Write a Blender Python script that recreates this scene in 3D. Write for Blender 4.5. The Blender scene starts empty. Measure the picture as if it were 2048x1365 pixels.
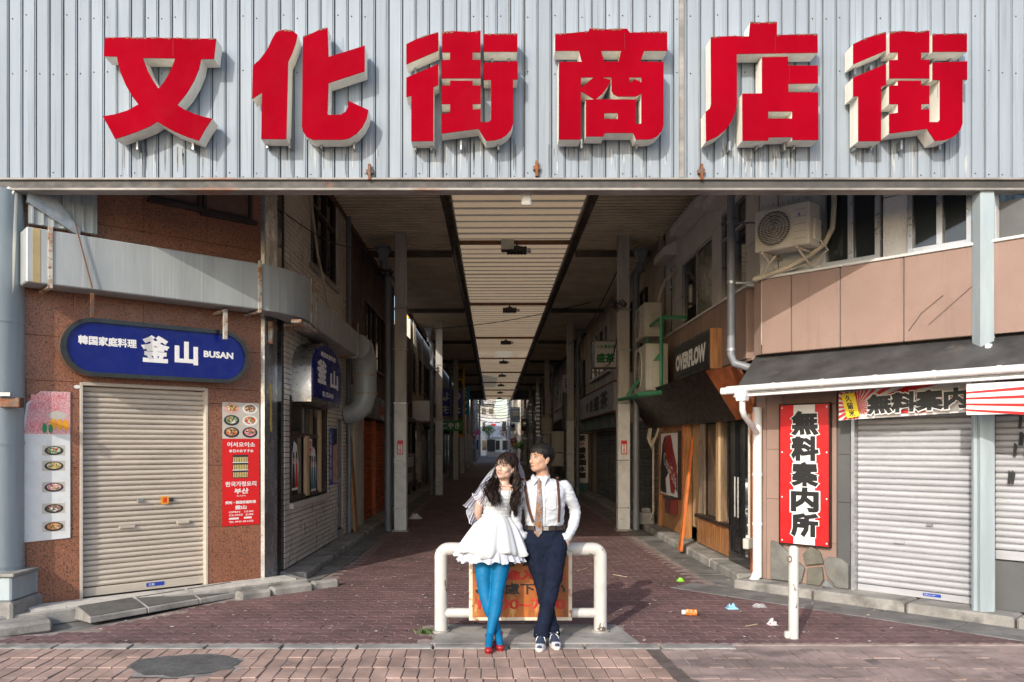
import bpy, bmesh, math, random
from mathutils import Vector, Matrix
from mathutils.geometry import tessellate_polygon
random.seed(7)
R = math.radians
S = bpy.context.scene
C = S.collection
# ------------------------------------------------------------------ camera
CX, CY, FP, EYE = 970.0, 890.0, 1600.0, 1.6      # principal point / focal length of the 2048 px photograph, eye height
cam_d = bpy.data.cameras.new('camera')
cam = bpy.data.objects.new('camera', cam_d); C.objects.link(cam); S.camera = cam
cam.location = (0, 0, EYE); cam.rotation_euler = (R(90), 0, 0)
cam_d.sensor_width = 36; cam_d.lens = 36 * FP / 2048
cam_d.shift_x = (1024 - CX) / 2048; cam_d.shift_y = (CY - 682.5) / 2048
cam_d.clip_start = .05; cam_d.clip_end = 2000
# ------------------------------------------------------------------ light
SUN_EL, SUN_AZ = 27.0, 207.0                      # degrees; azimuth clockwise from +Y
w = bpy.data.worlds.new("World"); S.world = w; w.use_nodes = True
nt = w.node_tree; bg = nt.nodes['Background']
sky = nt.nodes.new('ShaderNodeTexSky'); sky.sky_type = 'NISHITA'; sky.sun_disc = False
sky.sun_elevation = R(SUN_EL); sky.sun_rotation = R(SUN_AZ); sky.dust_density = 2.0
sky.air_density = 1.0; sky.ozone_density = 1.0
nt.links.new(sky.outputs[0], bg.inputs[0]); bg.inputs[1].default_value = 0.15
sun_d = bpy.data.lights.new('sun', 'SUN'); sun_d.energy = 2.0; sun_d.angle = R(.5); sun_d.color = (1, .93, .82)
sun = bpy.data.objects.new('sun', sun_d); C.objects.link(sun)
_d = Vector((math.sin(R(SUN_AZ)) * math.cos(R(SUN_EL)), math.cos(R(SUN_AZ)) * math.cos(R(SUN_EL)), math.sin(R(SUN_EL))))
sun.rotation_euler = (-_d).to_track_quat('-Z', 'Y').to_euler()
S.view_settings.view_transform = 'Standard'; S.view_settings.look = 'None'
S.view_settings.exposure = 0.85; S.view_settings.gamma = 1.0
try: S.view_settings.use_curve_mapping = False
except Exception: pass

# ------------------------------------------------------------------ frames
class Fr:
    """Upright frame: x along a wall to the viewer's right, y into the wall, z up."""
    def __init__(s, ox, oy, a):
        s.o = (ox, oy); s.a = a
        s.dx = (math.cos(a), math.sin(a)); s.dy = (-math.sin(a), math.cos(a))
        s.M = Matrix.Translation((ox, oy, 0)) @ Matrix.Rotation(a, 4, 'Z')
    def loc(s, X, Y):
        rx, ry = X - s.o[0], Y - s.o[1]
        return (rx * s.dx[0] + ry * s.dx[1], rx * s.dy[0] + ry * s.dy[1])
    def L(s, u, v, off=0):
        d = ((u - CX) / FP, 1)
        t = (-off + s.o[0] * s.dy[0] + s.o[1] * s.dy[1]) / (d[0] * s.dy[0] + d[1] * s.dy[1])
        return ((t * d[0] - s.o[0]) * s.dx[0] + (t * d[1] - s.o[1]) * s.dx[1], EYE - (v - CY) / FP * t)
GL = Fr(0, 0, 0)
DR = .011
WA = Fr(-4.16, 7.447, math.atan2(1.493, 1.70))        # granite restaurant front, left
WL = Fr(-2.52, 0, R(90) - DR)                          # left side of the arcade, x = depth
WR = Fr(3.05, 9.05, math.atan2(-1.6, 1.51))            # pink corner building front, right
WE = Fr(3.08, 0, -R(90) - DR)                          # right side of the arcade, x = -depth
def P(u, v, Y): return Vector(((u - CX) / FP * Y, Y, EYE - (v - CY) / FP * Y))
def G(u, v, z=0):
    Y = FP * (EYE - z) / (v - CY); return ((u - CX) / FP * Y, Y)

# ------------------------------------------------------------------ materials
def _n(nt, t, **k):
    n = nt.nodes.new(t)
    for a, b in k.items(): setattr(n, a, b)
    return n
def _mix(nt, fac, a, b, mode='MIX'):
    m = _n(nt, 'ShaderNodeMix', data_type='RGBA', blend_type=mode)
    for s, v in ((m.inputs[0], fac), (m.inputs[6], a), (m.inputs[7], b)):
        if hasattr(v, 'is_linked') or hasattr(v, 'links'): nt.links.new(v, s)
        else: s.default_value = v if not isinstance(v, tuple) else (*v[:3], 1)
    return m.outputs[2]
def _noise(nt, vec, scale, stretch=(1, 1, 1), detail=6, rough=.6, lo=.35, hi=.65):
    mp = _n(nt, 'ShaderNodeMapping'); mp.inputs['Scale'].default_value = stretch
    nt.links.new(vec, mp.inputs[0])
    nz = _n(nt, 'ShaderNodeTexNoise'); nz.inputs['Scale'].default_value = scale
    nz.inputs['Detail'].default_value = detail; nz.inputs['Roughness'].default_value = rough
    nt.links.new(mp.outputs[0], nz.inputs['Vector'])
    mr = _n(nt, 'ShaderNodeMapRange'); mr.inputs[1].default_value = lo; mr.inputs[2].default_value = hi
    nt.links.new(nz.outputs[0], mr.inputs[0])
    return mr.outputs[0]
def mat(name, col, rough=.6, metal=0., var=.18, vs=2.5, stretch=(1, 1, 1), rnd=0., bump=0., bs=80., spots=(), trans=0., spec=None, emit=None, translucent=0., coat=0., objc=False):
    """spots: (colour, noise scale, stretch, low, high, strength) layers of dirt, rust or stone grain"""
    m = bpy.data.materials.new(name); m.use_nodes = True; nt = m.node_tree
    b = nt.nodes['Principled BSDF']; out = nt.nodes['Material Output']
    geo = _n(nt, 'ShaderNodeNewGeometry'); pos = geo.outputs['Position']
    if objc: pos = _n(nt, 'ShaderNodeTexCoord').outputs['Object']
    c = tuple(col)
    if var > 0:
        f = _noise(nt, pos, vs, stretch)
        c = _mix(nt, f, tuple(x * (1 - var) for x in col), tuple(min(1, x * (1 + var)) for x in col))
    for sc, ss, st, lo, hi, k in spots:
        f = _noise(nt, pos, ss, st, lo=lo, hi=hi)
        mu = _n(nt, 'ShaderNodeMath', operation='MULTIPLY'); nt.links.new(f, mu.inputs[0]); mu.inputs[1].default_value = k
        mu.use_clamp = True
        c = _mix(nt, mu.outputs[0], c, tuple(sc))
    if rnd > 0:
        oi = _n(nt, 'ShaderNodeObjectInfo'); mr = _n(nt, 'ShaderNodeMapRange')
        mr.inputs[3].default_value = 1 - rnd; mr.inputs[4].default_value = 1 + rnd
        nt.links.new(oi.outputs['Random'], mr.inputs[0])
        c = _mix(nt, 1.0, c, mr.outputs[0], 'MULTIPLY')
    if isinstance(c, tuple): b.inputs['Base Color'].default_value = (*c[:3], 1)
    else: nt.links.new(c, b.inputs['Base Color'])
    b.inputs['Metallic'].default_value = metal
    if var > 0:
        fr = _noise(nt, pos, vs * 3.3); mr = _n(nt, 'ShaderNodeMapRange')
        mr.inputs[3].default_value = max(.02, rough - .12); mr.inputs[4].default_value = min(1, rough + .12)
        nt.links.new(fr, mr.inputs[0]); nt.links.new(mr.outputs[0], b.inputs['Roughness'])
    else: b.inputs['Roughness'].default_value = rough
    if bump > 0:
        bn = _noise(nt, pos, bs, lo=0, hi=1); bu = _n(nt, 'ShaderNodeBump')
        bu.inputs['Strength'].default_value = bump; bu.inputs['Distance'].default_value = .004
        nt.links.new(bn, bu.inputs['Height']); nt.links.new(bu.outputs[0], b.inputs['Normal'])
    if spec is not None: b.inputs['Specular IOR Level'].default_value = spec
    if coat: b.inputs['Coat Weight'].default_value = coat; b.inputs['Coat Roughness'].default_value = .08
    if emit: b.inputs['Emission Color'].default_value = (*emit[0], 1); b.inputs['Emission Strength'].default_value = emit[1]
    if trans or translucent:
        other = _n(nt, 'ShaderNodeBsdfTransparent' if trans else 'ShaderNodeBsdfTranslucent')
        if translucent: other.inputs[0].default_value = (*col, 1)
        ms = _n(nt, 'ShaderNodeMixShader'); ms.inputs[0].default_value = trans or translucent
        nt.links.new(b.outputs[0], ms.inputs[1]); nt.links.new(other.outputs[0], ms.inputs[2])
        nt.links.new(ms.outputs[0], out.inputs[0])
    return m
GRIME = (.05, .045, .04); RUST = (.22, .07, .02)

# ------------------------------------------------------------------ mesh builder
class MB:
    def __init__(s): s.v = []; s.f = []; s.m = []; s.k = 0
    def add(s, vs, fs):
        n = len(s.v); s.v += [tuple(p) for p in vs]
        for f in fs: s.f.append(tuple(i + n for i in f)); s.m.append(s.k)
        return s
    def box(s, x0, x1, y0, y1, z0, z1):
        s.add([(x0, y0, z0), (x1, y0, z0), (x1, y1, z0), (x0, y1, z0), (x0, y0, z1), (x1, y0, z1), (x1, y1, z1), (x0, y1, z1)],
              [(0, 3, 2, 1), (4, 5, 6, 7), (0, 1, 5, 4), (1, 2, 6, 5), (2, 3, 7, 6), (3, 0, 4, 7)]); return s
    def hexa(s, pts):     # 8 points, order as box
        s.add(pts, [(0, 3, 2, 1), (4, 5, 6, 7), (0, 1, 5, 4), (1, 2, 6, 5), (2, 3, 7, 6), (3, 0, 4, 7)]); return s
    def poly(s, loops, y0, y1, back=True, front=True, sides=True):
        """loops of (x,z), the first outer, the rest holes, extruded from y0 (front) to y1"""
        flat = [p for l in loops for p in l]
        tris = tessellate_polygon([[Vector((p[0], p[1], 0)) for p in l] for l in loops])
        n = len(flat)
        vs = [(p[0], y0, p[1]) for p in flat] + [(p[0], y1, p[1]) for p in flat]
        fs = []
        for t in tris:
            a, b, c = t
            ar = (flat[b][0] - flat[a][0]) * (flat[c][1] - flat[a][1]) - (flat[c][0] - flat[a][0]) * (flat[b][1] - flat[a][1])
            if ar < 0: a, b, c = a, c, b
            if front: fs.append((a, b, c))
            if back: fs.append((c + n, b + n, a + n))
        if sides:
            o = 0
            for li, l in enumerate(loops):
                k = len(l)
                area = sum(l[i][0] * l[(i + 1) % k][1] - l[(i + 1) % k][0] * l[i][1] for i in range(k))
                flip = (area > 0) == (li == 0)
                for i in range(k):
                    a, b = o + i, o + (i + 1) % k
                    fs.append((a, a + n, b + n, b) if flip else (b, b + n, a + n, a))
                o += k
        s.add(vs, fs); return s
    def tube(s, pts, r, seg=10, cap=True, sy=1.0):
        pts = [Vector(p) for p in pts]; n = len(pts)
        rs = r if isinstance(r, (list, tuple)) else [r] * n
        base = len(s.v); t0 = (pts[1] - pts[0]).normalized()
        up = Vector((0, 0, 1)) if abs(t0.z) < .9 else Vector((0, 1, 0))
        a = t0.cross(up).normalized()
        vs = []
        for i, p in enumerate(pts):
            t = ((pts[min(i + 1, n - 1)] - pts[max(i - 1, 0)])).normalized()
            a = (a - t * a.dot(t))
            a = a.normalized() if a.length > 1e-6 else t.orthogonal().normalized()
            b = t.cross(a)
            for k in range(seg):
                q = 2 * math.pi * k / seg
                vs.append(p + (a * math.cos(q) + b * math.sin(q) * sy) * rs[i])
        fs = []
        for i in range(n - 1):
            for k in range(seg):
                k2 = (k + 1) % seg
                fs.append((i * seg + k, i * seg + k2, (i + 1) * seg + k2, (i + 1) * seg + k))
        if cap:
            fs.append(tuple(reversed(range(seg)))); fs.append(tuple((n - 1) * seg + k for k in range(seg)))
        s.add(vs, fs); return s
    def cyl(s, x, y, z0, z1, r, seg=16, r2=None): return s.tube([(x, y, z0), (x, y, z1)], [r, r2 if r2 is not None else r], seg)
    def ball(s, c, r, seg=12, rings=8):
        rx, ry, rz = r if isinstance(r, tuple) else (r, r, r); vs = []; fs = []
        for i in range(rings + 1):
            t = math.pi * i / rings
            for k in range(seg):
                q = 2 * math.pi * k / seg
                vs.append((c[0] + rx * math.sin(t) * math.cos(q), c[1] + ry * math.sin(t) * math.sin(q), c[2] - rz * math.cos(t)))
        for i in range(rings):
            for k in range(seg):
                k2 = (k + 1) % seg
                fs.append((i * seg + k, i * seg + k2, (i + 1) * seg + k2, (i + 1) * seg + k))
        s.add(vs, fs); return s
    def xf(s, M):
        s.v = [tuple(M @ Vector(p)) for p in s.v]; return s
    def merge(s, o, M=None):
        n = len(s.v); s.v += [tuple(M @ Vector(p)) for p in o.v] if M else o.v
        s.f += [tuple(i + n for i in f) for f in o.f]; s.m += [s.k] * len(o.f) if s.k else o.m; return s
    def mesh(s, name, mats, base=(0, 0, 0), bevel=0., smooth=None):
        me = bpy.data.meshes.new(name)
        bx, by, bz = base
        me.from_pydata([(p[0] - bx, p[1] - by, p[2] - bz) for p in s.v], [], s.f)
        if not isinstance(mats, (list, tuple)): mats = [mats]
        for m in mats: me.materials.append(m)
        if len(mats) > 1: me.polygons.foreach_set('material_index', s.m)
        if bevel > 0:
            bm = bmesh.new(); bm.from_mesh(me); bmesh.ops.remove_doubles(bm, verts=bm.verts, dist=1e-5)
            ed = [e for e in bm.edges if len(e.link_faces) == 2 and e.calc_face_angle(0) > .6]
            bmesh.ops.bevel(bm, geom=ed, offset=bevel, segments=1, affect='EDGES', clamp_overlap=True)
            bm.to_mesh(me); bm.free()
        if smooth:
            me.polygons.foreach_set('use_smooth', [True] * len(me.polygons)); me.set_sharp_from_angle(angle=R(smooth))
        me.update(); return me

# ------------------------------------------------------------------ things and parts
BASE = {}; TOP = {}
def thing(name, label, cat, fr=GL, base=(0, 0, 0), group=None, kind=None):
    o = bpy.data.objects.new(name, None); C.objects.link(o); o.empty_display_size = .1
    o.matrix_world = fr.M @ Matrix.Translation(base)
    if kind: o['kind'] = kind
    else: o['label'] = label; o['category'] = cat
    if group: o['group'] = group
    BASE[o.name] = Vector(base); return o
def base_of(p):
    while p.parent: p = p.parent
    return BASE.get(p.name, Vector((0, 0, 0)))
def part(name, mb, m, par, bevel=0., smooth=None, label=None, kind=None):
    o = bpy.data.objects.new(name, mb.mesh(name, m, base_of(par), bevel, smooth)); C.objects.link(o); o.parent = par
    if label: o['label'] = label
    if kind: o['kind'] = kind
    return o
def piece(name, me, par, loc, rot=None, scale=None):
    o = bpy.data.objects.new(name, me); C.objects.link(o); o.parent = par
    o.location = Vector(loc) - base_of(par)
    if rot: o.rotation_euler = rot
    if scale: o.scale = scale
    return o
def solo(name, label, cat, fr, mb, m, base=(0, 0, 0), group=None, kind=None, bevel=0., smooth=None):
    o = bpy.data.objects.new(name, mb.mesh(name, m, base, bevel, smooth)); C.objects.link(o)
    o.matrix_world = fr.M @ Matrix.Translation(base)
    if kind: o['kind'] = kind
    else: o['label'] = label; o['category'] = cat
    if group: o['group'] = group
    BASE[o.name] = Vector(base); return o
def copy_tree(o, parent=None):
    c = o.copy(); C.objects.link(c); c.parent = parent
    if o.name in BASE: BASE[c.name] = BASE[o.name]
    for ch in list(o.children): copy_tree(ch, c)
    return c

# ------------------------------------------------------------------ flat lettering
_tc = {}
def glyphs(body, bold=0.):
    """front-filled outlines of a string as (verts, faces) in x,y, normalised to a unit box"""
    key = (body, bold)
    if key in _tc: return _tc[key]
    cu = bpy.data.curves.new('t', 'FONT'); cu.body = body; cu.resolution_u = 2
    cu.fill_mode = 'FRONT'; cu.dimensions = '2D'
    if bold: cu.bevel_depth = bold; cu.bevel_resolution = 0
    o = bpy.data.objects.new('t', cu); C.objects.link(o)
    dg = bpy.context.evaluated_depsgraph_get(); me = bpy.data.meshes.new_from_object(o.evaluated_get(dg))
    vs = [tuple(v.co) for v in me.vertices]; fs = [tuple(p.vertices) for p in me.polygons]
    bpy.data.objects.remove(o); bpy.data.curves.remove(cu); bpy.data.meshes.remove(me)
    x0 = min(v[0] for v in vs); x1 = max(v[0] for v in vs); y0 = min(v[1] for v in vs); y1 = max(v[1] for v in vs)
    z1 = max(abs(v[2]) for v in vs) or 1
    r = ([((v[0] - x0) / (x1 - x0), (v[1] - y0) / (y1 - y0), v[2] / z1) for v in vs], fs)
    _tc[key] = r; return r
def word(mb, body, s0, s1, h0, h1, y, bold=0., shear=0., grow=0.):
    vs, fs = glyphs(body, bold)
    s0 -= grow; s1 += grow; h0 -= grow; h1 += grow
    mb.add([(s0 + (s1 - s0) * a + shear * (h1 - h0) * (b - .5), y - .0006 - .0006 * c, h0 + (h1 - h0) * b) for a, b, c in vs], fs); return mb
def column_text(mb, body, s0, s1, h0, h1, y, bold=0., gap=.08, grow=0.):
    n = len(body); st = (h1 - h0) / n
    for i, ch in enumerate(body):
        a = h1 - (i + 1) * st + st * gap / 2; b = h1 - i * st - st * gap / 2
        k = .5 if ch in 'の・' else 1
        c = (a + b) / 2; hh = (b - a) / 2 * (.8 if k < 1 else 1); w_ = (s1 - s0) / 2 * (.7 if k < 1 else 1); m = (s0 + s1) / 2
        word(mb, ch, m - w_, m + w_, c - hh, c + hh, y, bold, 0, grow)
    return mb
def disc(mb, x, z, rx, rz, y, n=14):
    mb.add([(x + rx * math.cos(2 * math.pi * i / n), y, z + rz * math.sin(2 * math.pi * i / n)) for i in range(n)], [tuple(range(n))]); return mb
def rect(mb, x0, x1, z0, z1, y): mb.add([(x0, y, z0), (x1, y, z0), (x1, y, z1), (x0, y, z1)], [(0, 1, 2, 3)]); return mb
def ngon(mb, pts, y): mb.add([(p[0], y, p[1]) for p in pts], [tuple(range(len(pts)))]); return mb
# ------------------------------------------------------------------ material library
m_clad = mat('pale_blue_grey_cladding', (.265, .31, .365), .75, spec=.12, var=.06, vs=1.2, stretch=(9, 9, .5), rnd=.07,
             spots=[((.15, .17, .19), 2.2, (14, 14, .35), .55, .75, .55), ((.36, .40, .43), 3, (25, 25, .3), .58, .72, .6), ((.09, .10, .11), 2.4, (30, 30, .25), .62, .74, .6)])
m_joint = mat('dark_joint', (.085, .09, .10), .8, var=.1)
m_beam = mat('grey_steel_beam', (.065, .062, .06), .7, .0, var=.25, vs=4, spots=[(RUST, 6, (1, 1, 1), .62, .75, .7)], bump=.2)
m_streakd = mat('dark_dirt_streak', (.12, .13, .135), .8, var=.2)
m_streakl = mat('pale_dirt_streak', (.40, .42, .43), .8, var=.15)
m_lip = mat('pale_weathered_flashing', (.24, .225, .21), .7, .0, var=.35, vs=5, stretch=(.5, 1, 1), spots=[(RUST, 3, (.6, 1, 1), .6, .72, .7)])
m_red = mat('red_letter_acrylic', (.25, .0006, .009), .8, var=.12, vs=1.3, stretch=(1, 1, .6), spots=[((.26, .004, .012), 2.0, (3, 3, .4), .55, .8, .4)], spec=.03)
m_cream = mat('cream_letter_return', (.78, .76, .69), .6, var=.08, vs=4, stretch=(3, 3, .5), spots=[(GRIME, 4, (1, 1, 1), .66, .8, .35)])
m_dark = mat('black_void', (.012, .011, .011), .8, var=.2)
m_rustbit = mat('rusty_steel', (.13, .09, .07), .7, .4, var=.3, vs=12, spots=[(RUST, 14, (1, 1, 1), .45, .6, .9)], bump=.4)
m_ground = mat('worn_concrete_and_asphalt', (.17, .165, .155), .9, var=.3, vs=1.2, spots=[((.06, .06, .06), 2.4, (1, 1, 1), .52, .7, .7), ((.30, .29, .27), 9, (1, 1, 1), .6, .72, .5)], bump=.6, bs=120)
m_far_road = mat('pale_far_road', (.22, .21, .21), .9, var=.2)
m_kerb = mat('grey_kerb_concrete', (.27, .26, .245), .9, var=.28, vs=3, spots=[((.10, .10, .09), 3.5, (1, 1, 1), .5, .66, .75), ((.4, .39, .37), 30, (1, 1, 1), .6, .7, .5)], bump=.7, bs=90)
m_gutter = mat('dark_gutter_concrete', (.165, .16, .155), .85, var=.3, vs=2, spots=[((.06, .06, .06), 3, (1, 1, 1), .5, .66, .7)], bump=.6, bs=110)
m_paver = mat('worn_red_paver', (.135, .078, .078), .74, var=.22, vs=1.6, rnd=.13, spots=[((.05, .036, .036), 2.2, (1, 1, 1), .55, .72, .6), ((.24, .17, .15), 45, (1, 1, 1), .64, .74, .35)], bump=.5, bs=150)
m_paver_joint = mat('sandy_paver_joint', (.25, .20, .185), .95, var=.3, vs=8)
m_brick = mat('pink_pavement_brick', (.34, .235, .195), .8, var=.28, vs=2.5, rnd=.14, spots=[((.17, .13, .11), 3, (1, 1, 1), .54, .7, .7), ((.5, .38, .33), 30, (1, 1, 1), .62, .72, .35)], bump=.6, bs=120)
m_brick_gap = mat('dark_brick_joint', (.11, .085, .075), .95, var=.3, vs=9)
m_greypave = mat('grey_violet_worn_paving', (.30, .235, .215), .85, var=.28, vs=1.5, stretch=(1, 2.2, 1), spots=[((.08, .07, .07), 1.7, (.6, 2, 1), .5, .65, .8), ((.36, .33, .31), 3, (.7, 3, 1), .62, .72, .6)], bump=.8, bs=60)
m_asphalt = mat('dark_asphalt_patch', (.085, .085, .083), .9, var=.3, vs=6, spots=[((.2, .2, .19), 60, (1, 1, 1), .58, .66, .8)], bump=1., bs=150)
m_post = mat('weathered_grey_column_paint', (.45, .43, .40), .5, .0, var=.14, vs=3, stretch=(3, 3, .6), spots=[(RUST, 4, (2, 2, 1), .66, .76, .8), ((.2, .19, .18), 2, (4, 4, .5), .55, .8, .6)])
m_postlow = mat('pale_column_wrap_paint', (.64, .64, .63), .6, var=.1, vs=6, spots=[((.25, .24, .23), 8, (1, 1, 2), .6, .75, .6)], bump=.5, bs=60)
m_pipe = mat('blue_grey_plastic_pipe', (.17, .185, .21), .4, var=.15, vs=3, stretch=(2, 2, .5), spots=[((.32, .32, .33), 5, (3, 3, .5), .6, .8, .5)])
m_pipew = mat('white_plastic_pipe', (.68, .69, .70), .35, var=.06, vs=3, stretch=(2, 2, .5), spots=[((.4, .38, .34), 4, (3, 3, .6), .62, .8, .5)])
m_gatecol = mat('pale_blue_gate_column', (.31, .37, .40), .5, var=.14, vs=2, stretch=(3, 3, .4), spots=[((.2, .22, .23), 3, (4, 4, .5), .6, .8, .6)])
m_plank = mat('translucent_amber_roof_sheet', (.50, .355, .215), .6, var=.3, vs=1.0, stretch=(1.2, 1, 1), rnd=.07, translucent=.5, spots=[((.20, .16, .12), 1.1, (1, .6, 1), .5, .75, .6)])
m_roofsheet = mat('dull_metal_roof_sheet', (.13, .105, .078), .6, .0, var=.25, vs=1.2, spots=[((.06, .05, .035), 1.4, (1, 1, 1), .5, .7, .6)])
m_rooftube = mat('bronze_gutter_tube', (.10, .085, .07), .4, .5, var=.3, vs=2, spots=[((.2, .19, .18), 3, (1, .5, 1), .55, .7, .5)])
m_blackmetal = mat('black_metal', (.018, .018, .02), .45, .2, var=.2)
m_galv = mat('galvanised_steel', (.35, .36, .37), .38, .7, var=.2, vs=8)
m_white = mat('white_paint', (.74, .74, .72), .5, var=.06)
m_black = mat('black_print', (.012, .012, .013), .5, var=0)
m_wprint = mat('white_print', (.76, .76, .76), .5, var=0)
m_rprint = mat('red_print', (.62, .01, .012), .4, var=.05)

# ------------------------------------------------------------------ ground
def XL(Y): return -2.52 + DR * Y
def XR(Y): return 3.08 + DR * Y
mb = MB(); mb.box(-400, 400, -40, 900, -.6, -.03)
solo('ground', '', '', GL, mb, m_ground, kind='structure')
# paving base (sand) of the arcade alley
def edgeL(Y):
    pts = [(6.42, -4.6), (6.9, -3.5), (8.48, -2.54), (9.3, -1.98), (11, -1.80), (200, .1)]
    for (a, x0), (b, x1) in zip(pts, pts[1:]):
        if Y <= b: return x0 + (x1 - x0) * (Y - a) / (b - a)
def edgeR(Y):
    pts = [(6.42, 5.2), (6.7, 4.5), (7.76, 3.44), (8.92, 2.62), (11.8, 2.60), (200, 4.6)]
    for (a, x0), (b, x1) in zip(pts, pts[1:]):
        if Y <= b: return x0 + (x1 - x0) * (Y - a) / (b - a)
ys = [6.42, 6.9, 8.48, 9.3, 11, 15, 25, 45, 72]
mb = MB()
for a, b in zip(ys, ys[1:]):
    mb.hexa([(edgeL(a), a, -.03), (edgeR(a), a, -.03), (edgeR(b), b, -.03), (edgeL(b), b, -.03), (edgeL(a), a, -.0035), (edgeR(a), a, -.0035), (edgeR(b), b, -.0035), (edgeL(b), b, -.0035)])
alley = solo('alley_paving', '', '', GL, mb, m_paver_joint, kind='structure')
def paver_shape(L=.216, W=.121, A=.034, h=.028, b=.004):
    """wavy interlocking block lying along x"""
    n = 4; pr = [(-L / 2 + L * i / n, A * (1 if i % 2 else -1) * .5) for i in range(n + 1)]
    bot = [(x, -W / 2 + y) for x, y in pr]; top = [(x, W / 2 + y) for x, y in reversed(pr)]
    return bot + top
pl = paver_shape()
pm_ = MB(); nn = len(pl)
inn = [(x * .955, y * .93) for x, y in pl]
pm_.add([(x, y, 0) for x, y in pl] + [(x, y, .026) for x, y in pl] + [(x, y, .030) for x, y in inn],
        [tuple(2 * nn + i for i in range(nn))] + [(i, (i + 1) % nn, nn + (i + 1) % nn, nn + i) for i in range(nn)] +
        [(nn + i, nn + (i + 1) % nn, 2 * nn + (i + 1) % nn, 2 * nn + i) for i in range(nn)])
pm_me = pm_.mesh('paver', m_paver)
cells = []
Y = 6.52; row = 0
while Y < 40:
    xl, xr = edgeL(Y) + .1, edgeR(Y) - .1
    x = math.floor(xl / .22) * .22 + (.11 if row % 2 else 0)
    while x < xr:
        if x > xl and not (-.47 < x < 1.2 and Y < 7.12): cells.append((x, Y))
        x += .22
    Y += .1255; row += 1
rest = MB()
for i, (x, Y) in enumerate(cells):
    dz = random.uniform(-.0012, .0012) - .03
    if i < 300: piece('paver', pm_me, alley, (x, Y, dz), (random.uniform(-.005, .005), random.uniform(-.005, .005), random.uniform(-.006, .006)))
    else: rest.merge(pm_, Matrix.Translation((x, Y, dz)))
part('far_pavers', rest, m_paver, alley, kind='stuff')
mb = MB(); mb.box(-6, 8, 72, 170, -.03, -.002)
solo('street_beyond', '', '', GL, mb, m_far_road, kind='structure')
mb = MB(); mb.box(-9, 1.45, 2, 6.28, -.03, -.006)
pave = solo('front_pavement', '', '', GL, mb, m_brick_gap, kind='structure')
bk = MB(); bk.box(-.052, .052, -.128, .128, 0, .03); bk_me = bk.mesh('brick', m_brick, bevel=.004)
rest = MB(); cl = []
for r in range(9):
    y = 6.14 - r * .264
    for k in range(-75, 12):
        x = k * .11 + (.015 * r)
        cl.append((x, y))
cl.sort(key=lambda c: (0 if abs((c[0]) / c[1]) < .66 and c[1] > 5.2 else 1, abs(c[0] + .6)))
for i, (x, y) in enumerate(cl):
    if (x + 2.18) ** 2 / .13 + (y - 5.82) ** 2 / .07 < 1: continue
    dz = random.uniform(-.003, .004) - .03
    if i < 300: piece('brick', bk_me, pave, (x, y, dz), (random.uniform(-.02, .02), random.uniform(-.02, .02), random.uniform(-.025, .025)))
    else: rest.merge(bk, Matrix.Translation((x, y, dz)) @ Matrix.Rotation(random.uniform(-.02, .02), 4, 'Z'))
part('outer_bricks', rest, m_brick, pave, kind='stuff')
mb = MB(); mb.add([(-2.18 + .40 * math.cos(t / 40 * 6.283) * random.uniform(.9, 1.06), 5.82 + .29 * math.sin(t / 40 * 6.283) * random.uniform(.88, 1.06), .003) for t in range(40)], [tuple(range(40))])
solo('asphalt_patch', '', '', GL, mb, m_asphalt, kind='structure')
mb = MB(); mb.add([(-2.18 + .47 * math.cos(t / 36 * 6.283) * random.uniform(.93, 1.05), 5.82 + .335 * math.sin(t / 36 * 6.283) * random.uniform(.93, 1.05), -.0015) for t in range(36)], [tuple(range(36))])
solo('patch_mortar', '', '', GL, mb, m_kerb, kind='structure')
# undulating worn paving to the right of the bricks
mb = MB(); nx, ny = 60, 40; random.seed(3)
vs = []; fs = []
from mathutils import noise as _nz
for j in range(ny + 1):
    for i in range(nx + 1):
        x = 1.4 + 6.5 * i / nx; y = 2 + 4.46 * j / ny
        z = -.014 + .010 * _nz.noise(Vector((x * 1.5, y * 5, 0))) - (.004 if j == ny else 0)
        vs.append((x, y, z))
for j in range(ny):
    for i in range(nx):
        a = j * (nx + 1) + i; fs.append((a, a + 1, a + nx + 2, a + nx + 1))
mb.add(vs, fs)
solo('worn_paving', '', '', GL, mb, m_greypave, kind='structure', smooth=60)
m_brickg = mat('grey_mauve_dusty_brick', (.30, .225, .205), .85, var=.3, vs=2, spots=[((.11, .09, .085), 2.2, (.6, 1.5, 1), .5, .66, .8), ((.46, .40, .37), 4, (.7, 2.5, 1), .6, .72, .5)], bump=.8, bs=70)
gb = MB()
for r in range(10):
    for k in range(13, 62):
        x = k * .11 + .015 * r + random.uniform(-.006, .006); y = 6.14 - r * .264
        if random.random() < .06: continue
        gb.merge(bk, Matrix.Translation((x, y, random.uniform(-.008, .002) - .03)) @ Matrix.Rotation(random.uniform(-.06, .06), 4, 'Z') @ Matrix.Rotation(random.uniform(-.02, .02), 4, 'X'))
solo('worn_bricks', '', '', GL, gb, m_brickg, (1.4, 6, 0), kind='stuff')
# edge strip, barrier footing
mb = MB(); x = -4.6
while x < 1.5:
    mb.box(x, x + .58, 6.29, 6.43, -.03, .002 + random.uniform(-.002, .002)); x += .6
solo('edge_strip', '', '', GL, mb, m_kerb, kind='structure', bevel=.006)
mb = MB()
mb.hexa([(-.44, 6.435, -.03), (1.25, 6.435, -.03), (1.16, 7.1, -.03), (-.36, 7.1, -.03), (-.44, 6.435, .006), (1.25, 6.435, .006), (1.16, 7.1, .006), (-.36, 7.1, .006)])
solo('barrier_footing', '', '', GL, mb, m_kerb, kind='structure', bevel=.004)
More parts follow.
